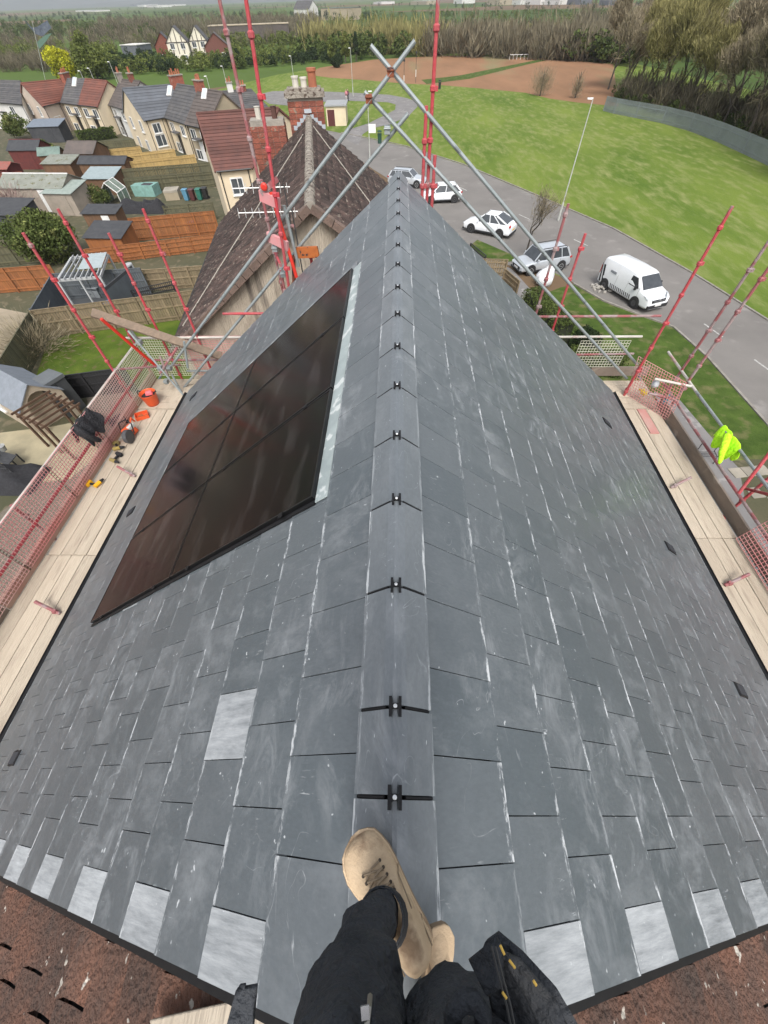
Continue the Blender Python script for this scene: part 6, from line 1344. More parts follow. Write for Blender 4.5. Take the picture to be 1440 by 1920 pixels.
walker((650, 190), 'person in a pink coat walking in the car park', mat('pink_coat', (.55, .2, .25)), mat('pale_trousers', (.45, .4, .4))); walker((653, 189), 'person in a dark maroon coat walking in the car park', mat('maroon_coat', (.09, .03, .04)), M_trim)
# tattered flag on a pole above the woods, upper left
P0 = Vector(g(66, 96, 0)); P0 = Vector(g(85, 150, 0)); d_ = P0.y; P1 = Vector(gy(68, 100, d_)); t = thing('flagpole', 'dark tattered flag flying from a thin pole above the trees at upper left', 'flag', P0)
MB().tube([P0, Vector(gy(60, 40, d_ * 1.0))], .06, 6).build('pole', M_col, t)
b = MB(); q = [(44, 36), (60, 52), (70, 50), (88, 38), (96, 52), (80, 68), (66, 64)]; pts = [Vector(gy(x, y, d_)) for x, y in q]
b.add([p_ + Vector((0, .02 * i, 0)) for i, p_ in enumerate(pts)] + [p_ + Vector((0, .10, 0)) for p_ in pts], [tuple(range(7)), tuple(range(13, 6, -1))] + [(i, (i + 1) % 7, 7 + (i + 1) % 7, 7 + i) for i in range(7)]); b.build('flag', mat('navy_flag', (.035, .045, .07), (.12, .14, .17), scale=1.2), t)
b = MB(); q = [(68, 80), (84, 66), (97, 62), (86, 78), (74, 92)]; pts = [Vector(gy(x, y, d_ + .1)) for x, y in q]
b.add(pts + [p_ + Vector((0, .08, 0)) for p_ in pts], [tuple(range(5)), tuple(range(9, 4, -1))] + [(i, (i + 1) % 5, 5 + (i + 1) % 5, 5 + i) for i in range(5)]); b.build('flag_tail', mat('green_flag', (.09, .16, .12)), t)
# ------------------------------------------------------------------ trees
def leafmat(name, c1, c2, c3=None):
    m = mat(name, c1, c2, scale=.35, rough=.85, rnd=.35, c3=c3, s3=.8, t3=.55, w3=.1, spec=.15, detail=3); return m
L_bud = leafmat('budding_leaves', (.125, .145, .035), (.085, .11, .03)); L_green = leafmat('mid_green_leaves', (.075, .10, .025), (.05, .07, .02)); L_dark = leafmat('evergreen_leaves', (.030, .048, .018), (.02, .034, .013))
L_yel = leafmat('yellow_green_leaves', (.38, .37, .02), (.28, .29, .02)); L_twig = leafmat('brown_twigs', (.235, .20, .135), (.18, .15, .095)); L_twigg = leafmat('budding_twigs', (.22, .20, .08), (.17, .155, .065)); L_ever = leafmat('bush_leaves', (.10, .125, .035), (.045, .065, .018), (.19, .20, .07))
L_wood = leafmat('wood_twigs', (.165, .145, .095), (.115, .10, .068))
M_bark = mat('bark', (.085, .07, .055), (.05, .042, .034), scale=4, rough=.95)
def bare_skeleton(h, seed, levels=4, spread=.55, lean=0.0):
    r = random.Random(seed); segs = []; tips = []
    def grow(p, d, L_, rad, lv):
        q = p; n = 3; pts = [p]; 
        for i in range(n):
            d = (d + Vector((r.uniform(-.18, .18), r.uniform(-.18, .18), .08))).normalized(); q = q + d * (L_ / n); pts.append(q)
        segs.append((pts, rad))
        if lv == 0: tips.append((q, d)); return
        for k in range(3 if lv > 1 else 4):
            a = r.uniform(0, 6.28); side = Vector((math.cos(a), math.sin(a), .25)); nd_ = (d * (1 - spread * .5) + side * spread).normalized()
            grow(pts[1 + (k % 3)] if k else q, nd_, L_ * r.uniform(.55, .78), rad * .58, lv - 1)
    grow(Vector((0, 0, 0)), Vector((lean, 0, 1)), h * .36, h * .017, levels); return segs, tips
def bare_tree_mesh(h, seed, twigs, tl, tw, levels=4, spread=.55):
    segs, tips = bare_skeleton(h, seed, levels, spread); b = MB()
    for pts, rad in segs: b.tube(pts, rad, 5, caps=False, r2=rad * .6)
    me1 = bpy.data.meshes.new('trunk'); me1.from_pydata(b.v, [], b.f); me1.materials.append(M_bark); me1.update()
    C_ = np.array([t[0][:] for t in tips] + [p[-1][:] for p, r in segs[::2]]); idx = rng.integers(0, len(C_), twigs); P = C_[idx] + rng.normal(size=(twigs, 3)) * h * .042
    ctr = np.array([0, 0, h * .45]); dirs = (P - ctr) / np.linalg.norm(P - ctr, axis=1)[:, None] * .8 + np.array([0, 0, .3])
    V, F = quads(P, tl, asp=tw / tl, dirs=dirs); return me1, V, F
def leafy_mesh(h, w, seed, n, size, conic=False, nb=16):
    r = random.Random(seed); blobs = []
    for i in range(nb):
        t = r.uniform(.12, 1); a = r.uniform(0, 6.28); rr = (w / 2) * (math.sin(math.pi * min(1, t * .85 + .1)) if not conic else (1.05 - t)) * r.uniform(.3, .9); s = w * r.uniform(.15, .27) * (1.25 - t * .5)
        blobs.append((rr * math.cos(a), rr * math.sin(a), h * (.22 + .68 * t), s, s * .85))
    P, _ = clump_points(n, blobs); V, F = quads(P, size); return V, F
def tree_thing(name, label, px, crown, trunk, mat_, s=1.0, rz=0.0, group=None, cat='tree', loc=None):
    p = Vector(g(*px)) if loc is None else Vector(loc); t = thing(name, label, cat, p, group); t.rotation_euler = (0, 0, rz); t.scale = (s, s, s)
    V, F, key = crown
    if key not in TM: TM[key] = np_mesh('crown', V, F, mat_, rng.random(len(F)))
    link('crown', TM[key], t)
    if trunk is not None: link('trunk', trunk, t)
    return t
TM = {}
def trunk_mesh(h, r):
    b = MB(); b.tube([(0, 0, 0), (.05, .02, h * .3), (0, .05, h * .6)], [r, r * .7, r * .35], 7)
    for i in range(5): a = i * 1.3; b.tube([(0, 0, h * (.2 + .06 * i)), (math.cos(a) * h * .14, math.sin(a) * h * .14, h * (.4 + .07 * i))], r * .35, 5, r2=r * .12)
    me = bpy.data.meshes.new('trunk'); me.from_pydata(b.v, [], b.f); me.materials.append(M_bark); me.update(); return me
# big bare trees behind the palisade
BT = []
for i, (sd_, sp) in enumerate(((3, .55), (11, .7), (23, .5))):
    me1, V, F = bare_tree_mesh(12.5, sd_, 21000, .40, .036, 4, sp); BT.append((me1, (V, F)))
rt = random.Random(3); row = [(1160, 196), (1205, 212), (1250, 222), (1300, 236), (1350, 255), (1398, 276), (1445, 300), (1490, 330), (1540, 365), (1140, 180), (1190, 190), (1240, 200), (1290, 212), (1345, 228), (1400, 250), (1455, 270), (1510, 290), (1175, 170), (1240, 178), (1310, 190), (1380, 205), (1450, 225), (1530, 250)]
wd = ['first', 'second', 'third', 'fourth', 'fifth', 'sixth', 'seventh', 'eighth', 'ninth']
row = [(x, y - 12) for x, y in row]
for i, q in enumerate(row):
    k = i % 3; green = (i % 5 == 1) or i in (2, 3, 10, 11); p = Vector(g(*q))
    rowi = 0 if i < 9 else (1 if i < 17 else 2); no = i - (0, 9, 17)[rowi]
    tree_thing('bare_tree', '%s %s tree from the left in the %s row behind the palisade fence' % (wd[no], 'budding' if green else 'bare brown', ['front', 'middle', 'back'][rowi]), q, (BT[k][1][0], BT[k][1][1], ('bt', k, green)), BT[k][0], L_twigg if green else L_twig, s=rt.uniform(.8, 1.08) * (1.0 if rowi == 0 else 1.1), rz=rt.uniform(0, 6), group='trees behind the palisade fence')
# understory scrub behind the palisade
def wood(name, label, pts, hts, m, seed, n=220, size=.5, bare=False, group=None, conic=False):
    """many small crowns joined: a wood that reads as one mass"""
    r = np.random.default_rng(seed); Vs = []; Fs = []; Rs = []; o = 0; tm = []
    for k in range(4):
        if bare:
            P = r.normal(size=(n, 3)) * np.array([.20, .20, .24]) + np.array([0, 0, .55]); d = P - np.array([0, 0, .0]); d /= np.linalg.norm(d, axis=1)[:, None]; V, F = quads(P, .16, asp=.10, dirs=d * 1.2 + np.array([0, 0, .6]))
            T_, G_ = quads(np.array([[0, 0, z] for z in np.linspace(.05, .6, 8)]), .09, asp=.12, dirs=np.tile([0, 0, 3.], (8, 1))); V = np.concatenate([V, T_]); F = np.concatenate([F, G_ + len(V) - len(T_)])
        else: V, F = leafy_mesh(1, .8 if not conic else .5, seed + k, n, .055, conic, 12)
        tm.append((V, F))
    for (x, y), h in zip(pts, hts):
        V, F = tm[r.integers(4)]; a = r.uniform(0, 6.28); c, s = math.cos(a), math.sin(a); w = h * r.uniform(.8, 1.3)
        M = np.array([[c * w, -s * w, 0], [s * w, c * w, 0], [0, 0, h]]); Vs.append(V @ M.T + np.array([x, y, -h * .08])); Fs.append(F + o); o += len(V); Rs.append(np.full(len(F), r.random()) * .5 + r.random(len(F)) * .5)
    me = np_mesh(name, np.concatenate(Vs), np.concatenate(Fs), m, np.concatenate(Rs)); ob = link(name, me, None, 'stuff'); return ob
def band(x0, x1, yb, depth, n, seed, yb2=None):
    r = np.random.default_rng(seed); P = []
    for i in range(n):
        x = r.uniform(x0, x1); u = (x - x0) / (x1 - x0); y = yb + ((yb2 if yb2 is not None else yb) - yb) * u - r.uniform(0, depth); P.append(g(x, y)[:2])
    return P
def H(n, a, b2, seed): return np.random.default_rng(seed).uniform(a, b2, n)
def W_(lab, x0, x1, yb, depth, cnt_, hlo, hhi, m, seed, **kw):
    yb2 = kw.pop('yb2', None); P = band(x0, x1, yb, depth, cnt_, seed, yb2); o = wood('wood', lab, P, H(cnt_, hlo, hhi, seed), m, seed, **kw); tag(o, lab, 'wood'); return o
W_('brown leafless wood along the far edge of the ploughed field', 800, 1160, 106, 16, 170, 5.5, 8, L_wood, 21, bare=True, n=260, yb2=118)
W_('pale budding trees mixed into the wood beyond the ploughed field', 800, 1180, 104, 20, 60, 5, 7.5, L_twigg, 22, n=240)
W_('green scrub at the foot of the wood beyond the ploughed field', 1060, 1200, 116, 14, 40, 5, 8, L_green, 24, n=260, yb2=128)
W_('mixed green wood behind the crossed tubes', 560, 820, 118, 20, 110, 4.5, 7, L_green, 25, n=260, yb2=106)
W_('bare trees rising from the wood behind the crossed tubes', 580, 830, 106, 18, 60, 6, 8.5, L_twigg, 26, bare=True, n=240)
W_('dark hedge along the far side of the playing field', 405, 640, 132, 10, 120, 2.2, 3.6, L_dark, 27, n=200, yb2=118)
W_('brown wood on the left beyond the distant timbered houses', 180, 600, 74, 26, 200, 5, 7.5, L_wood, 28, bare=True, n=240)
W_('green wood filling the upper left', 0, 300, 78, 30, 150, 5, 7, L_green, 29, n=240)
W_('olive wood in the upper left middle distance', -60, 220, 120, 34, 130, 3.6, 5.2, L_bud, 30, n=240)
W_('brown scrub behind the terraces at the left edge', -60, 150, 136, 22, 110, 2.6, 4.0, L_wood, 31, bare=True, n=240)
W_('dark shrubs between the timbered houses and the terraces', 200, 330, 142, 30, 110, 2.2, 3.8, L_dark, 32, n=220)
W_('green shrubs around the distant timbered houses', 290, 470, 134, 14, 70, 2.2, 3.4, L_green, 33, n=220)
W_('trees behind the distant timbered houses', 260, 560, 96, 16, 90, 4, 5.5, L_bud, 34, n=220)
W_('olive trees filling the slope below the distant timbered houses', 150, 560, 150, 26, 150, 2.6, 4.2, L_bud, 51, n=220, yb2=124)
W_('bare trees standing among the upper left woods', -80, 560, 112, 44, 170, 4, 6, L_wood, 52, bare=True, n=220, yb2=90)
W_('mid green wood between the skyline belts', -100, 1200, 62, 22, 260, 4, 6.5, L_bud, 53, n=130)
W_('distant wooded belt across the left skyline', -100, 700, 42, 14, 260, 4, 7, L_dark, 35, n=120)
W_('distant wooded belt across the right skyline', 640, 1500, 36, 8, 160, 3.5, 5.5, L_green, 36, n=120)
W_('green hedgerow trees crossing the far fields', -100, 1500, 30, 6, 200, 3, 5, L_bud, 54, n=90)
W_('farthest hedges below the skyline buildings', -100, 1500, 20, 10, 220, 4, 7, L_dark, 37, n=90)
W_('bare trees along the horizon behind the palisade trees', 1080, 1560, 90, 40, 120, 6, 9, L_wood, 38, bare=True, n=200, yb2=150)
W_('undergrowth at the foot of the palisade trees', 1145, 1560, 190, 16, 90, 1.2, 2.4, L_green, 39, n=200, yb2=310)
W_('brown undergrowth among the palisade trees', 1145, 1560, 188, 22, 110, 2.2, 4.5, L_wood, 40, bare=True, n=240, yb2=300)
W_('hedge line crossing the fields at upper centre', 690, 1010, 52, 5, 90, 2.2, 3.2, L_dark, 41, n=100, yb2=46)
# single trees that stand out
TMK = trunk_mesh(6, .16)
V, F = leafy_mesh(5.4, 6.2, 5, 9000, .17); tree_thing('yellow_green_tree', 'bright yellow-green round tree behind the far terrace', (126, 154), (V, F, 'yel'), TMK, L_yel, s=1.3)
V, F = leafy_mesh(7, 8.5, 8, 9000, .2); tree_thing('spring_tree', 'broad olive-green tree rising right of the yellow-green tree', (185, 150), (V, F, 'ol'), TMK, L_bud, s=1.25)
V, F = leafy_mesh(6, 3.0, 9, 6000, .15); tree_thing('poplar_tree', 'pale green tall tree beside the dark conifers above the crossed tubes', (648, 118), (V, F, 'pop'), TMK, L_bud, s=1.25); tree_thing('poplar_tree', 'second pale green tall tree just left of the crossed tubes', (625, 120), (V, F, 'pop'), TMK, L_bud, s=1.1, rz=2)
V, F = leafy_mesh(6, 2.4, 10, 5000, .14, True); tree_thing('conifer', 'dark conifer, taller of the pair behind the crossed tubes', (668, 116), (V, F, 'con'), TMK, L_dark, s=1.15); tree_thing('conifer', 'dark conifer, shorter of the pair behind the crossed tubes', (657, 117), (V, F, 'con'), TMK, L_dark, s=.9, rz=2)
V, F = leafy_mesh(2.6, 3.6, 12, 5000, .12); tree_thing('round_shrub', 'dark rounded shrub at the edge of the field below the conifers', (632, 127), (V, F, 'rs'), None, L_dark, s=1.0, cat='shrub')
V, F = leafy_mesh(5, 2.6, 13, 5000, .14); tree_thing('green_tree', 'dark green tree between the scaffold poles and the red brick house', (450, 128), (V, F, 'gt'), TMK, L_dark, s=.9)
n_ = 3600; P = rng.normal(size=(n_, 3)) * np.array([1.1, .8, 1.0]) + np.array([0, 0, 2.0]); P = P[P[:, 2] > .1]; d = P - np.array([0, 0, -2]); V, F = quads(P, .30, asp=.04, dirs=d * .4); tree_thing('bare_shrub', 'upright bare shrub standing at the near edge of the ploughed field', (1012, 180), (V, F, 'bs'), TMK, L_twig, s=1.0, cat='shrub')
n_ = 900; P = rng.normal(size=(n_, 3)) * np.array([.5, .4, .8]) + np.array([0, 0, 1.5]); P = P[P[:, 2] > .1]; V, F = quads(P, .3, asp=.07, dirs=P); tree_thing('bare_shrub', 'thin bare sapling right of the upright bare shrub', (1078, 184), (V, F, 'bs2'), TMK, L_twig, s=1.0, cat='shrub')
# street tree
me1, V, F = bare_tree_mesh(5.2, 42, 1500, .16, .010, 4, .62); tree_thing('street_tree', 'small bare street tree between the white coupe-like car and the silver off-road car', (985, 478), (V, F, 'st'), me1, L_twig, s=1.0)
# the big garden bush, small shrubs, hedges
V, F = leafy_mesh(3.3, 5.6, 15, 18000, .10, nb=26); tree_thing('garden_tree', 'large dense green garden tree near the left edge behind the orange fence', (104, 492), (V, F, 'gb'), TMK, L_ever, s=1.0, rz=.4)
V, F = leafy_mesh(1.9, 2.4, 16, 4000, .08); tree_thing('garden_shrub', 'small bright green shrub left of the glass greenhouse', (186, 388), (V, F, 'sh'), None, L_yel if False else L_ever, s=1.0, cat='shrub')
tree_thing('garden_shrub', 'green shrub by the grey roofed shed at the left edge', (40, 262), (V, F, 'sh'), None, L_ever, s=1.7, cat='shrub'); tree_thing('garden_shrub', 'low bush in the upper gardens beside the summerhouse', (98, 300), (V, F, 'sh'), None, L_ever, s=1.2, rz=2, cat='shrub')
n_ = 2600; P = rng.normal(size=(n_, 3)) * np.array([1.2, .9, .5]) + np.array([0, 0, .9]); P = P[P[:, 2] > .02]; V, F = quads(P, .25, asp=.05, dirs=P); tree_thing('bramble', 'tangle of brown stems in the corner left of the small lawn', (75, 665), (V, F, 'br'), None, L_twig, s=1.0, cat='bramble')
n_ = 1500; P = rng.normal(size=(n_, 3)) * np.array([.9, .6, .5]) + np.array([0, 0, 1.3]); V, F = quads(P, .25, asp=.06, dirs=P); tree_thing('bare_shrub', 'pinkish bare shrub beside the workshop at the left edge', (40, 415), (V, F, 'br2'), None, leafmat('pinkish_twigs', (.28, .20, .18), (.2, .14, .12)), s=1.2, cat='shrub')
def hedge(label, a, c, wd_, h, m=L_green, n=9000, size=.05):
    A, B = Vector(g(*a)), Vector(g(*c)); d = (B - A); L_ = d.length; d.normalize(); s_ = Vector((-d.y, d.x, 0)); t = thing('hedge', label, 'hedge', (A + B) / 2)
    u = rng.uniform(0, L_, n); v = rng.uniform(-1, 1, n); z = rng.uniform(0.02, 1, n); k = rng.integers(0, 3, n); v = np.where(k == 0, np.sign(v), v); z = np.where(k == 1, 1.0, z); wv = wd_ / 2 * (1 - .25 * z ** 4) * (1 + .08 * np.sin(u * 2.1)); hv = h * (1 + .05 * np.sin(u * 3.3 + v))
    P = np.array(A[:])[None] + u[:, None] * np.array(d[:]) + (v * wv)[:, None] * np.array(s_[:]) + np.stack([np.zeros(n)] * 2 + [z * hv], 1) + rng.normal(size=(n, 3)) * .04; P[:, 2] = np.maximum(P[:, 2], .02)
    V, F = quads(P - np.array(t.location[:]), size); link('leaves', np_mesh('leaves', V, F, m, rng.random(len(F))), t)
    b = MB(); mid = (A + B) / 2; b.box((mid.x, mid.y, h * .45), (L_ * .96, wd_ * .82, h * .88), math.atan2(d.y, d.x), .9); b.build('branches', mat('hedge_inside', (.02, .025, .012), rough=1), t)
hedge('clipped green hedge in the front garden below the silver off-road car', (985, 585), (1050, 655), 1.5, 1.6)
hedge('lower green hedge near the far right scaffold corner', (1060, 690), (1160, 700), 1.3, 1.1)
hedge('dark hedge in front of the far terrace', (150, 268), (220, 258), 1.2, 1.3, L_green, 4000, .09)
hedge('small clipped bush by the gate at the right of the slates', (1075, 650), (1105, 668), 1.2, 1.2, L_dark, 4000)
# low weeds and dry tufts on the near verge and beds
n_ = 14000; A = np.array([g(*q)[:2] for q in zip(rng.uniform(1040, 1440, n_), rng.uniform(560, 900, n_))]); keep = A[:, 0] < 15.2 * 1.0; 
V, F = quads(np.concatenate([A, rng.uniform(.03, .07, n_)[:, None]], 1)[(A[:, 0] > 7.5) & (A[:, 0] < 13.5) & (A[:, 1] > 14) & (A[:, 1] < 24)], .045, asp=.3, dirs=np.array([0, 0, 1.2])); tag(link('grass_tufts', np_mesh('grass_tufts', V, F, leafmat('grass_blades', (.085, .125, .03), (.12, .13, .05)), rng.random(len(F))), None, 'stuff'), 'short grass tufts on the verge beside the van', 'grass')
# ------------------------------------------------------------------ the roofer standing astride the ridge
def skin_mesh(name, verts, edges, radii, m, parent, sub=2, disp=0.0, dscale=.12, root=0):
    o0 = rootloc(parent); me = bpy.data.meshes.new(name); me.from_pydata([tuple(Vector(v) - o0) for v in verts], edges, []); o = bpy.data.objects.new(name, me); COL.objects.link(o)
    md = o.modifiers.new('k', 'SKIN'); md.use_smooth_shade = True; md.branch_smoothing = .6
    for i, r in enumerate(radii):
        r = r if isinstance(r, tuple) else (r, r); me.skin_vertices[0].data[i].radius = r
    me.skin_vertices[0].data[root].use_root = True
    md = o.modifiers.new('s', 'SUBSURF'); md.levels = sub; md.render_levels = sub
    if disp:
        tx = bpy.data.textures.new('fold', 'CLOUDS'); tx.noise_scale = dscale; tx.noise_depth = 3; dm = o.modifiers.new('d', 'DISPLACE'); dm.texture = tx; dm.strength = disp; dm.mid_level = .5
    dg = bpy.context.evaluated_depsgraph_get(); dg.update(); nm = bpy.data.meshes.new_from_object(o.evaluated_get(dg)); nm.name = name
    bpy.data.objects.remove(o); nm.materials.clear(); nm.materials.append(m); nm.polygons.foreach_set('use_smooth', [True] * len(nm.polygons)); return link(name, nm, parent)
R0 = RZ
def K(px, py, h): return Vector(g(px, py, R0 + h))
person = thing('person', 'person in black work trousers and tan boots standing on the roof ridge, seen from above', 'person', (0.05, -.32, R0))
M_trou = mat('black_work_trousers', (.034, .038, .044), (.058, .062, .069), scale=9, rough=.85, bump=1.2, bscale=60, c3=(.085, .085, .083), s3=6, t3=.58, w3=.25, detail=8, spec=.3)
M_skin = mat('skin', (.42, .27, .2), rough=.6); M_jkt = mat('dark_jacket', (.02, .022, .028), (.03, .032, .04), scale=5, rough=.9, bump=1)
def Q(x, y, h): return Vector((x, y, R0 + h))
aL, sL, kL, hL = Q(-.015, -.235, .12), Q(-.042, -.212, .26), Q(-.066, -.262, .50), Q(-.055, -.335, .84)
aR, sR, kR, hR = Q(.095, -.45, .11), Q(.088, -.38, .30), Q(.095, -.300, .49), Q(.135, -.335, .84)
pel = (hL + hR) / 2 + Vector((0, -.06, .06)); waist = pel + Vector((0, -.03, .12)); chest = pel + Vector((0, -.06, .36)); neck = pel + Vector((0, -.03, .53)); head = neck + Vector((0, .02, .10)); top = head + Vector((0, .02, .12))
shL, shR = chest + Vector((-.19, 0, .10)), chest + Vector((.19, 0, .10)); elL, elR = Vector((-.30, -.42, R0 + 1.13)), Vector((.36, -.42, R0 + 1.13)); haL, haR = Vector((-.12, -.13, R0 + 1.45)), Vector((.13, -.13, R0 + 1.45))
verts = [pel, waist, chest, neck, head, top, shL, elL, haL, shR, elR, haR, hL, kL, aL, hR, kR, aR]
edges = [(0, 1), (1, 2), (2, 3), (3, 4), (4, 5), (2, 6), (6, 7), (7, 8), (2, 9), (9, 10), (10, 11), (0, 12), (12, 13), (13, 14), (0, 15), (15, 16), (16, 17)]
skin_mesh('body', verts, edges, [.11, .12, .14, .055, .095, .07, .06, .042, .026, .06, .042, .026, .08, .045, .018, .08, .045, .018], M_skin, person)
# trousers: waistband to cuffs with bagging at the knee
ins = lambda a, c, u: a.lerp(c, u)
tv = [pel + Vector((0, -.03, .02)), waist, hL, ins(hL, kL, .5), kL, ins(kL, sL, .5), sL, ins(sL, aL, .55), aL + Vector((0, 0, .03)), hR, ins(hR, kR, .5), kR, ins(kR, sR, .6), sR, aR + Vector((0, 0, .04))]
te = [(0, 1), (0, 2), (2, 3), (3, 4), (4, 5), (5, 6), (6, 7), (7, 8), (0, 9), (9, 10), (10, 11), (11, 12), (12, 13), (13, 14)]
trous = skin_mesh('trousers', tv, te, [.13, .13, .100, .098, .082, .062, .048, .045, .043, .105, .106, .098, .080, .072, .066], M_trou, person, sub=3, disp=.050, dscale=.08)
skin_mesh('jacket', [waist + Vector((0, -.03, .04)), ins(waist, chest, .6) + Vector((0, -.02, 0)), chest, shL, ins(shL, elL, .5), elL, ins(elL, haL, .8), shR, ins(shR, elR, .5), elR, ins(elR, haR, .8)], [(0, 1), (1, 2), (2, 3), (3, 4), (4, 5), (5, 6), (2, 7), (7, 8), (8, 9), (9, 10)], [.145, .15, .155, .08, .068, .06, .045, .08, .068, .06, .045], M_jkt, person, disp=.02)
skin_mesh('hair', [head + Vector((0, -.03, .05)), top + Vector((0, -.03, .0))], [(0, 1)], [.10, .085], mat('brown_hair', (.06, .035, .02), rough=.8), person, disp=.02)
for s_, ha in ((-1, haL), (1, haR)):    # hands: palm and five fingers curled as if holding a phone
    pv = [ha, ha + Vector((-s_ * .01, .035, .03))]; pe = [(0, 1)]; pr2 = [.03, (.036, .018)]
    hand = skin_mesh('hand', pv, pe, pr2, M_skin, person)
    for i in range(5):
        a = ha + Vector((-s_ * .02, .03, .028)) + Vector((s_ * (.030 - i * .016), .012, .0)) if i < 4 else ha + Vector((-s_ * .03, .0, .02)); L_ = (.030, .036, .034, .026, .030)[i]
        b = MB(); c1 = a + Vector((-s_ * .004, .010, L_)); c2 = c1 + Vector((-s_ * .012, -.012, L_ * .6)); c3 = c2 + Vector((-s_ * .006, -.018, .0)); b.tube([a, c1, c2, c3], [.0095, .009, .0085, .006], 7); b.build('finger', M_skin, hand, smooth=True)
# boots
M_boot = mat('tan_suede', (.56, .43, .29), (.46, .34, .22), scale=9, rough=.95, bump=.25, bscale=160, c3=(.26, .18, .115), s3=16, t3=.53, w3=.16, detail=9, spec=.15)
M_sole = mat('boot_sole', (.30, .22, .14), (.2, .145, .095), scale=12, rough=.9); M_lace = mat('boot_lace', (.30, .23, .15), (.2, .15, .1), rough=.9)
def boot(toe, heel, z0, label, shaft_dir=(0, 0), roll=0.0, up=True):
    toe = Vector((toe.x, toe.y, z0)); heel = Vector((heel.x, heel.y, z0)); d = (heel - toe); L_ = d.length; d.normalize(); s = Vector((d.y, -d.x, 0)); k = L_ / .30 * 1.0; WK = 1.2
    U = (Vector((0, 0, 1)) + s * roll).normalized(); S_ = (s - U * s.dot(U)).normalized()
    prof = [(0, .010, .030, .0), (.018, .030, .045, .002), (.06, .043, .056, .004), (.14, .051, .061, .006), (.24, .055, .064, .006), (.34, .053, .074, .004), (.44, .049, .090, .002), (.54, .045, .112, 0), (.64, .043, .140, 0), (.74, .042, .158, 0), (.84, .042, .160, 0), (.92, .040, .155, 0), (.975, .033, .140, 0), (1, .018, .110, 0)]
    vs = []; fs = []; ring = 12
    for (t_, w, h, off) in prof:
        c = toe + d * (t_ * L_) + S_ * off
        wt = w * (.62 if h < .08 else .80)
        for (a, z) in [(-.92, .018), (-1.02, .030), (-1.0, min(.05, h * .55)), (-.90, h * .78), (-wt / w * .8, h * .94), (-.28, h), (.28, h), (wt / w * .8, h * .94), (.90, h * .78), (1.0, min(.05, h * .55)), (1.02, .030), (.92, .018)]:
            if h > .1 and z > .05: a *= .86 if z < h * .9 else .9
            p = c + S_ * (a * w * k * WK) + U * (z * k); vs.append(p)
    m = len(prof)
    for i in range(m - 1):
        for j in range(ring): j2 = (j + 1) % ring; fs.append((i * ring + j, i * ring + j2, (i + 1) * ring + j2, (i + 1) * ring + j))
    fs.append(tuple(range(ring))[::-1]); fs.append(tuple((m - 1) * ring + j for j in range(ring)))
    b = MB(); b.add(vs, fs); bt = b.build('boot', M_boot, person, smooth=True, sub=2); bt['label'] = label
    tx = bpy.data.textures.new('crease', 'CLOUDS'); tx.noise_scale = .045; dm = bt.modifiers.new('d', 'DISPLACE'); dm.texture = tx; dm.strength = .005; dm.mid_level = .7
    def rim(sc, z1, z2, nm, mm):
        b = MB(); vs = []; n = 0
        for side in (-1, 1):
            for (t_, w, h, off) in (prof if side < 0 else prof[::-1]):
                vs.append(toe + d * (t_ * L_ + (-.006 if t_ == 0 else .006 if t_ == 1 else 0)) + S_ * (off + side * w * sc * k * WK)); n += 1
        b.add([p + U * z1 for p in vs] + [p + U * z2 for p in vs], [tuple(range(n)), tuple(range(2 * n - 1, n - 1, -1))] + [(i, n + i, n + (i + 1) % n, (i + 1) % n) for i in range(n)]); return b.build(nm, mm, bt, bevel=.003)
    rim(1.10, .0, .024, 'sole', M_sole); rim(1.07, .024, .030, 'welt', M_boot)
    # side panel seams, raised
    for sd_ in (-1, 1):
        b = MB(); pts = []
        for (t_, z) in ((.40, .03), (.44, .065), (.52, .085), (.60, .120), (.64, .150)):
            w = np.interp(t_, [q[0] for q in prof], [q[1] for q in prof]); pts.append(toe + d * (t_ * L_) + S_ * (sd_ * w * WK * k * (1 if z < .06 else .88)) + U * z * k)
        b.tube(pts, .0018, 5); b.build('seam', M_lace, bt)
        b = MB(); pts = []
        for (t_, z) in ((.78, .03), (.80, .06), (.86, .09), (.93, .10)):
            w = np.interp(t_, [q[0] for q in prof], [q[1] for q in prof]); pts.append(toe + d * (t_ * L_) + S_ * (sd_ * w * WK * k * (1 if z < .06 else .9)) + U * z * k)
        b.tube(pts, .0018, 5); b.build('seam', M_lace, bt)
    if up:
        for i in range(5):
            t_ = .27 + i * .055; hh = np.interp(t_, [q[0] for q in prof], [q[2] for q in prof]) * k; c = toe + d * (t_ * L_) + U * (hh + .006); w = .024
            a1 = c - S_ * w - U * .004; a2 = c + S_ * w + d * .012 - U * .004; b = MB(); b.tube([a1, c + U * .004, a2], .0028, 6); b.build('lace', M_lace, bt)
            b = MB(); b.tube([c + S_ * w - U * .004, c + U * .006 + d * .008, c - S_ * w + d * .020 - U * .003], .0028, 6); b.build('lace', M_lace, bt)
            for q_ in (-1, 1): b = MB(); b.lathe(c + S_ * w * q_ * 1.12 - U * .006, [(.0042, 0), (.0042, .004), (.002, .004)], 8); b.build('eyelet', mat('dark_eyelet', (.05, .035, .02), rough=.5), bt)
        for sd_ in (-1, 1):
            t_ = .46; c = toe + d * (t_ * L_) + U * .102 * k; b = MB(); pts = [c + (S_ * sd_ * math.cos(a) * .03 + d * math.sin(a) * .016 - U * .012 * abs(math.sin(a))) for a in np.linspace(0, 3.3, 9)]; b.tube([c] + pts[:], .0026, 6); b.build('lace', M_lace, bt)
    return bt
boot(Vector(g(668, 1566, R0 + .02)), Vector(g(792, 1800, R0 + .02)), R0 + .001, 'tan suede boot in front, toe pointing up the ridge')
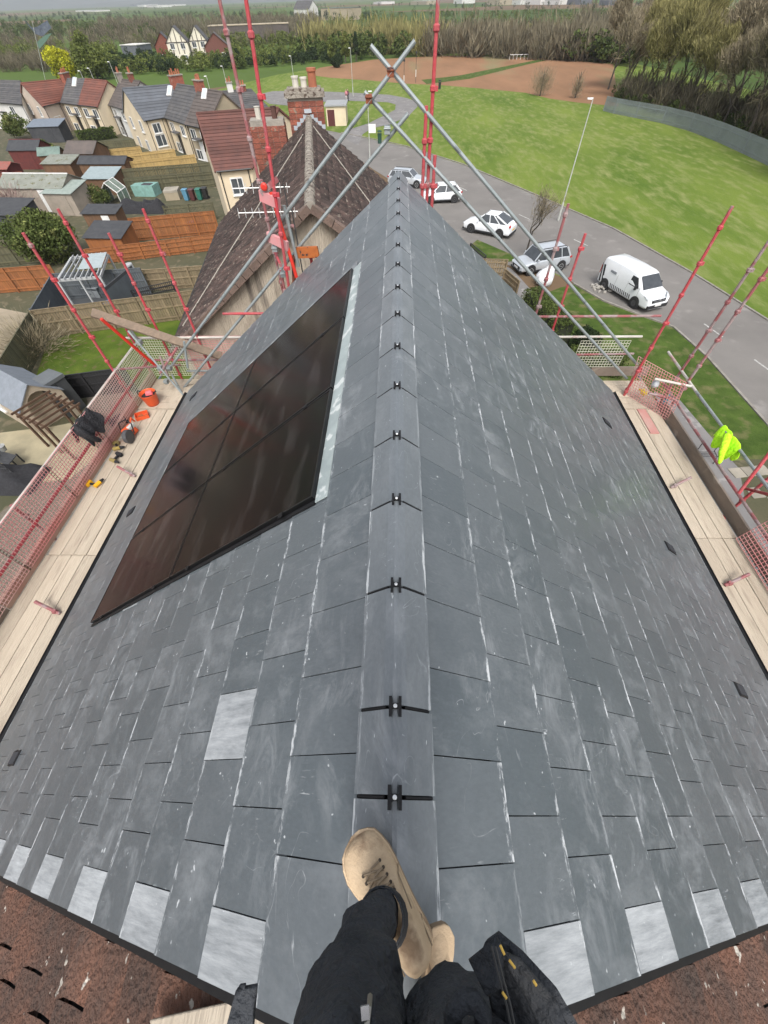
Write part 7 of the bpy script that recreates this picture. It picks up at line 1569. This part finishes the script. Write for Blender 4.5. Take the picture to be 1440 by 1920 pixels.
boot(Vector(g(832, 1738, R0 + .0)), Vector(g(800, 1915, R0 + .0)), R0 - .030, 'tan suede boot half hidden behind the other', roll=-.25, up=False)
# cuffs
for a, c, r in ((ins(aL, sL, .4), sL, .053),):
    b = MB(); d = (c - a).normalized(); b.tube([a + d * -.03, a + d * .03], [r * 1.0, r * 1.0], 18, caps=False); o = b.build('cuff', M_trou, person, smooth=True); md = o.modifiers.new('t', 'SOLIDIFY'); md.thickness = .003
    for i in range(3):
        b = MB(); x = d.cross(Vector((0, 0, 1))).normalized(); y = x.cross(d); b.tube([a + d * (-.02 + i * .018) + (x * math.cos(t) + y * math.sin(t)) * (r + .002) for t in np.linspace(0, 6.283, 20)], .0012, 5, caps=False); b.build('seam', mat('grey_stitch', (.05, .05, .05)), person)
# hanging holster pockets with stitching, fly zip, belt loop
def flap(name, pts, th, m=M_trou, seed=1, sub=2):
    """padded cloth panel over a polygon of (px,py,height)"""
    r2 = random.Random(seed); P = [K(*q) for q in pts]; c = sum(P, Vector()) / len(P); n = (P[1] - P[0]).cross(P[2] - P[0]).normalized(); n = n if n.dot(Vector(CAM) - c) > 0 else -n
    bm = bmesh.new(); o0 = rootloc(person); rings = []
    for sc_, off in ((1, 0), (.86, th), (.5, th * 1.25)): rings.append([bm.verts.new(c + (p - c) * sc_ + n * (off + r2.uniform(-.004, .004) * (sc_ < 1)) - o0) for p in P])
    back = [bm.verts.new(c + (p - c) * .9 - n * th - o0) for p in P]; m_ = len(P)
    for a, c2 in ((rings[0], rings[1]), (rings[1], rings[2]), (back, rings[0])):
        for i in range(m_): bm.faces.new((a[i], a[(i + 1) % m_], c2[(i + 1) % m_], c2[i]))
    bm.faces.new(rings[2]); bm.faces.new(back[::-1]); bmesh.ops.recalc_face_normals(bm, faces=bm.faces)
    me = bpy.data.meshes.new(name); bm.to_mesh(me); bm.free(); me.materials.append(m); me.polygons.foreach_set('use_smooth', [True] * len(me.polygons)); o = link(name, me, person)
    md = o.modifiers.new('s', 'SUBSURF'); md.levels = sub; md.render_levels = sub; tx = bpy.data.textures.new('f', 'CLOUDS'); tx.noise_scale = .05; dm = o.modifiers.new('d', 'DISPLACE'); dm.texture = tx; dm.strength = .012; return o
pk = flap('holster_pocket', [(900, 1800, .66), (912, 1768, .70), (934, 1750, .72), (985, 1790, .71), (1042, 1850, .70), (1105, 1955, .68), (1060, 2010, .66), (940, 1990, .64), (915, 1870, .63)], .006, sub=0)
flap('pocket_flap', [(878, 1798, .70), (930, 1752, .735), (944, 1785, .74), (936, 1850, .73), (915, 1868, .72)], .006, seed=9, sub=0)
flap('pocket_flap', [(930, 1775, .735), (975, 1795, .735), (1045, 1880, .73), (1080, 1960, .72), (1015, 1940, .72), (985, 1870, .73)], .004, seed=4, sub=0)
b = MB(); q_ = [K(*v) for v in ((444, 1853, .63), (482, 1846, .64), (470, 1990, .61), (408, 1990, .60))]; n_ = (q_[1] - q_[0]).cross(q_[2] - q_[0]).normalized() * .004
b.hexa([p - n_ for p in q_], [p + n_ for p in q_]); b.build('tool_strap', M_trou, person, bevel=.002)
b = MB(); q_ = [K(*v) for v in ((444, 1853, .632), (456, 1851, .645), (438, 1990, .615), (408, 1990, .60))]; b.hexa([p + n_ for p in q_], [p + n_ * 2.2 for p in q_]); b.build('strap_fold', M_trou, person, bevel=.002)
M_st = mat('yellow_thread', (.65, .42, .08), rough=.7)
for q in (((938, 1772), (946, 1790)), ((955, 1800), (966, 1815)), ((942, 1860), (950, 1872)), ((1000, 1838), (1006, 1848))):
    b = MB(); b.tube([K(*q[0], .765), K(*q[1], .765)], .0016, 5); b.build('bar_tack', M_st, pk)
for off in (0, 7):
    b = MB(); b.tube([K(922 + off, 1775, .757), K(935 + off, 1830, .755), K(950 + off, 1885, .750), K(960 + off, 1935, .745)], .0014, 4); b.build('seam', mat('grey_stitch', (.05, .05, .05)), pk)
lp = MB(); 
for dx in (-.018, .018): pass
pc = [K(848, 1935, .70), K(850, 1895, .715), K(868, 1876, .72), K(890, 1878, .72), K(905, 1900, .715), K(908, 1935, .70)]
lp.tube(pc, .011, 8); lp.build('belt_loop', M_trou, person, smooth=True)
b = MB(); z = [K(694, 1868, .70), K(692, 1890, .715), K(688, 1925, .72)]; b.tube(z, .0035, 6); zp = b.build('fly_zip', mat('zip_brass', (.35, .33, .28), rough=.3, metal=.8), person)
b = MB(); b.bar(K(684, 1885, .72), K(686, 1912, .72), .010, .004); b.build('zip_pull', mat('zip_steel', (.6, .6, .6), rough=.25, metal=.8), zp)
b = MB(); b.tube([K(725, 1850, .66), K(700, 1872, .69), K(697, 1900, .71), K(700, 1935, .72)], .0045, 6); b.build('fly_seam', M_trou, person)
# pale board lying on the old tiles at the bottom edge
def onroof(px, py, side, off):
    r = ray(px, py); t_ = (RZ - .04 + off / CA - side * CAM[0] * TA - CAM[2]) / (r[2] + side * r[0] * TA); return Vector(CAM + t_ * r)
A, B, C_, D_ = (onroof(*q, -1, -.02) for q in ((282, 1912), (500, 1862), (560, 1960), (300, 1990)))
t = thing('roof_board', 'pale timber board lying on the old brown tiles at the bottom edge', 'board', (A + B) / 2); b = MB(); n = Vector((-SA, 0, CA)); b.hexa([p - n * .02 for p in (D_, C_, B, A)], [p + n * .005 for p in (D_, C_, B, A)]); b.build('board', M_board, t, bevel=.004)
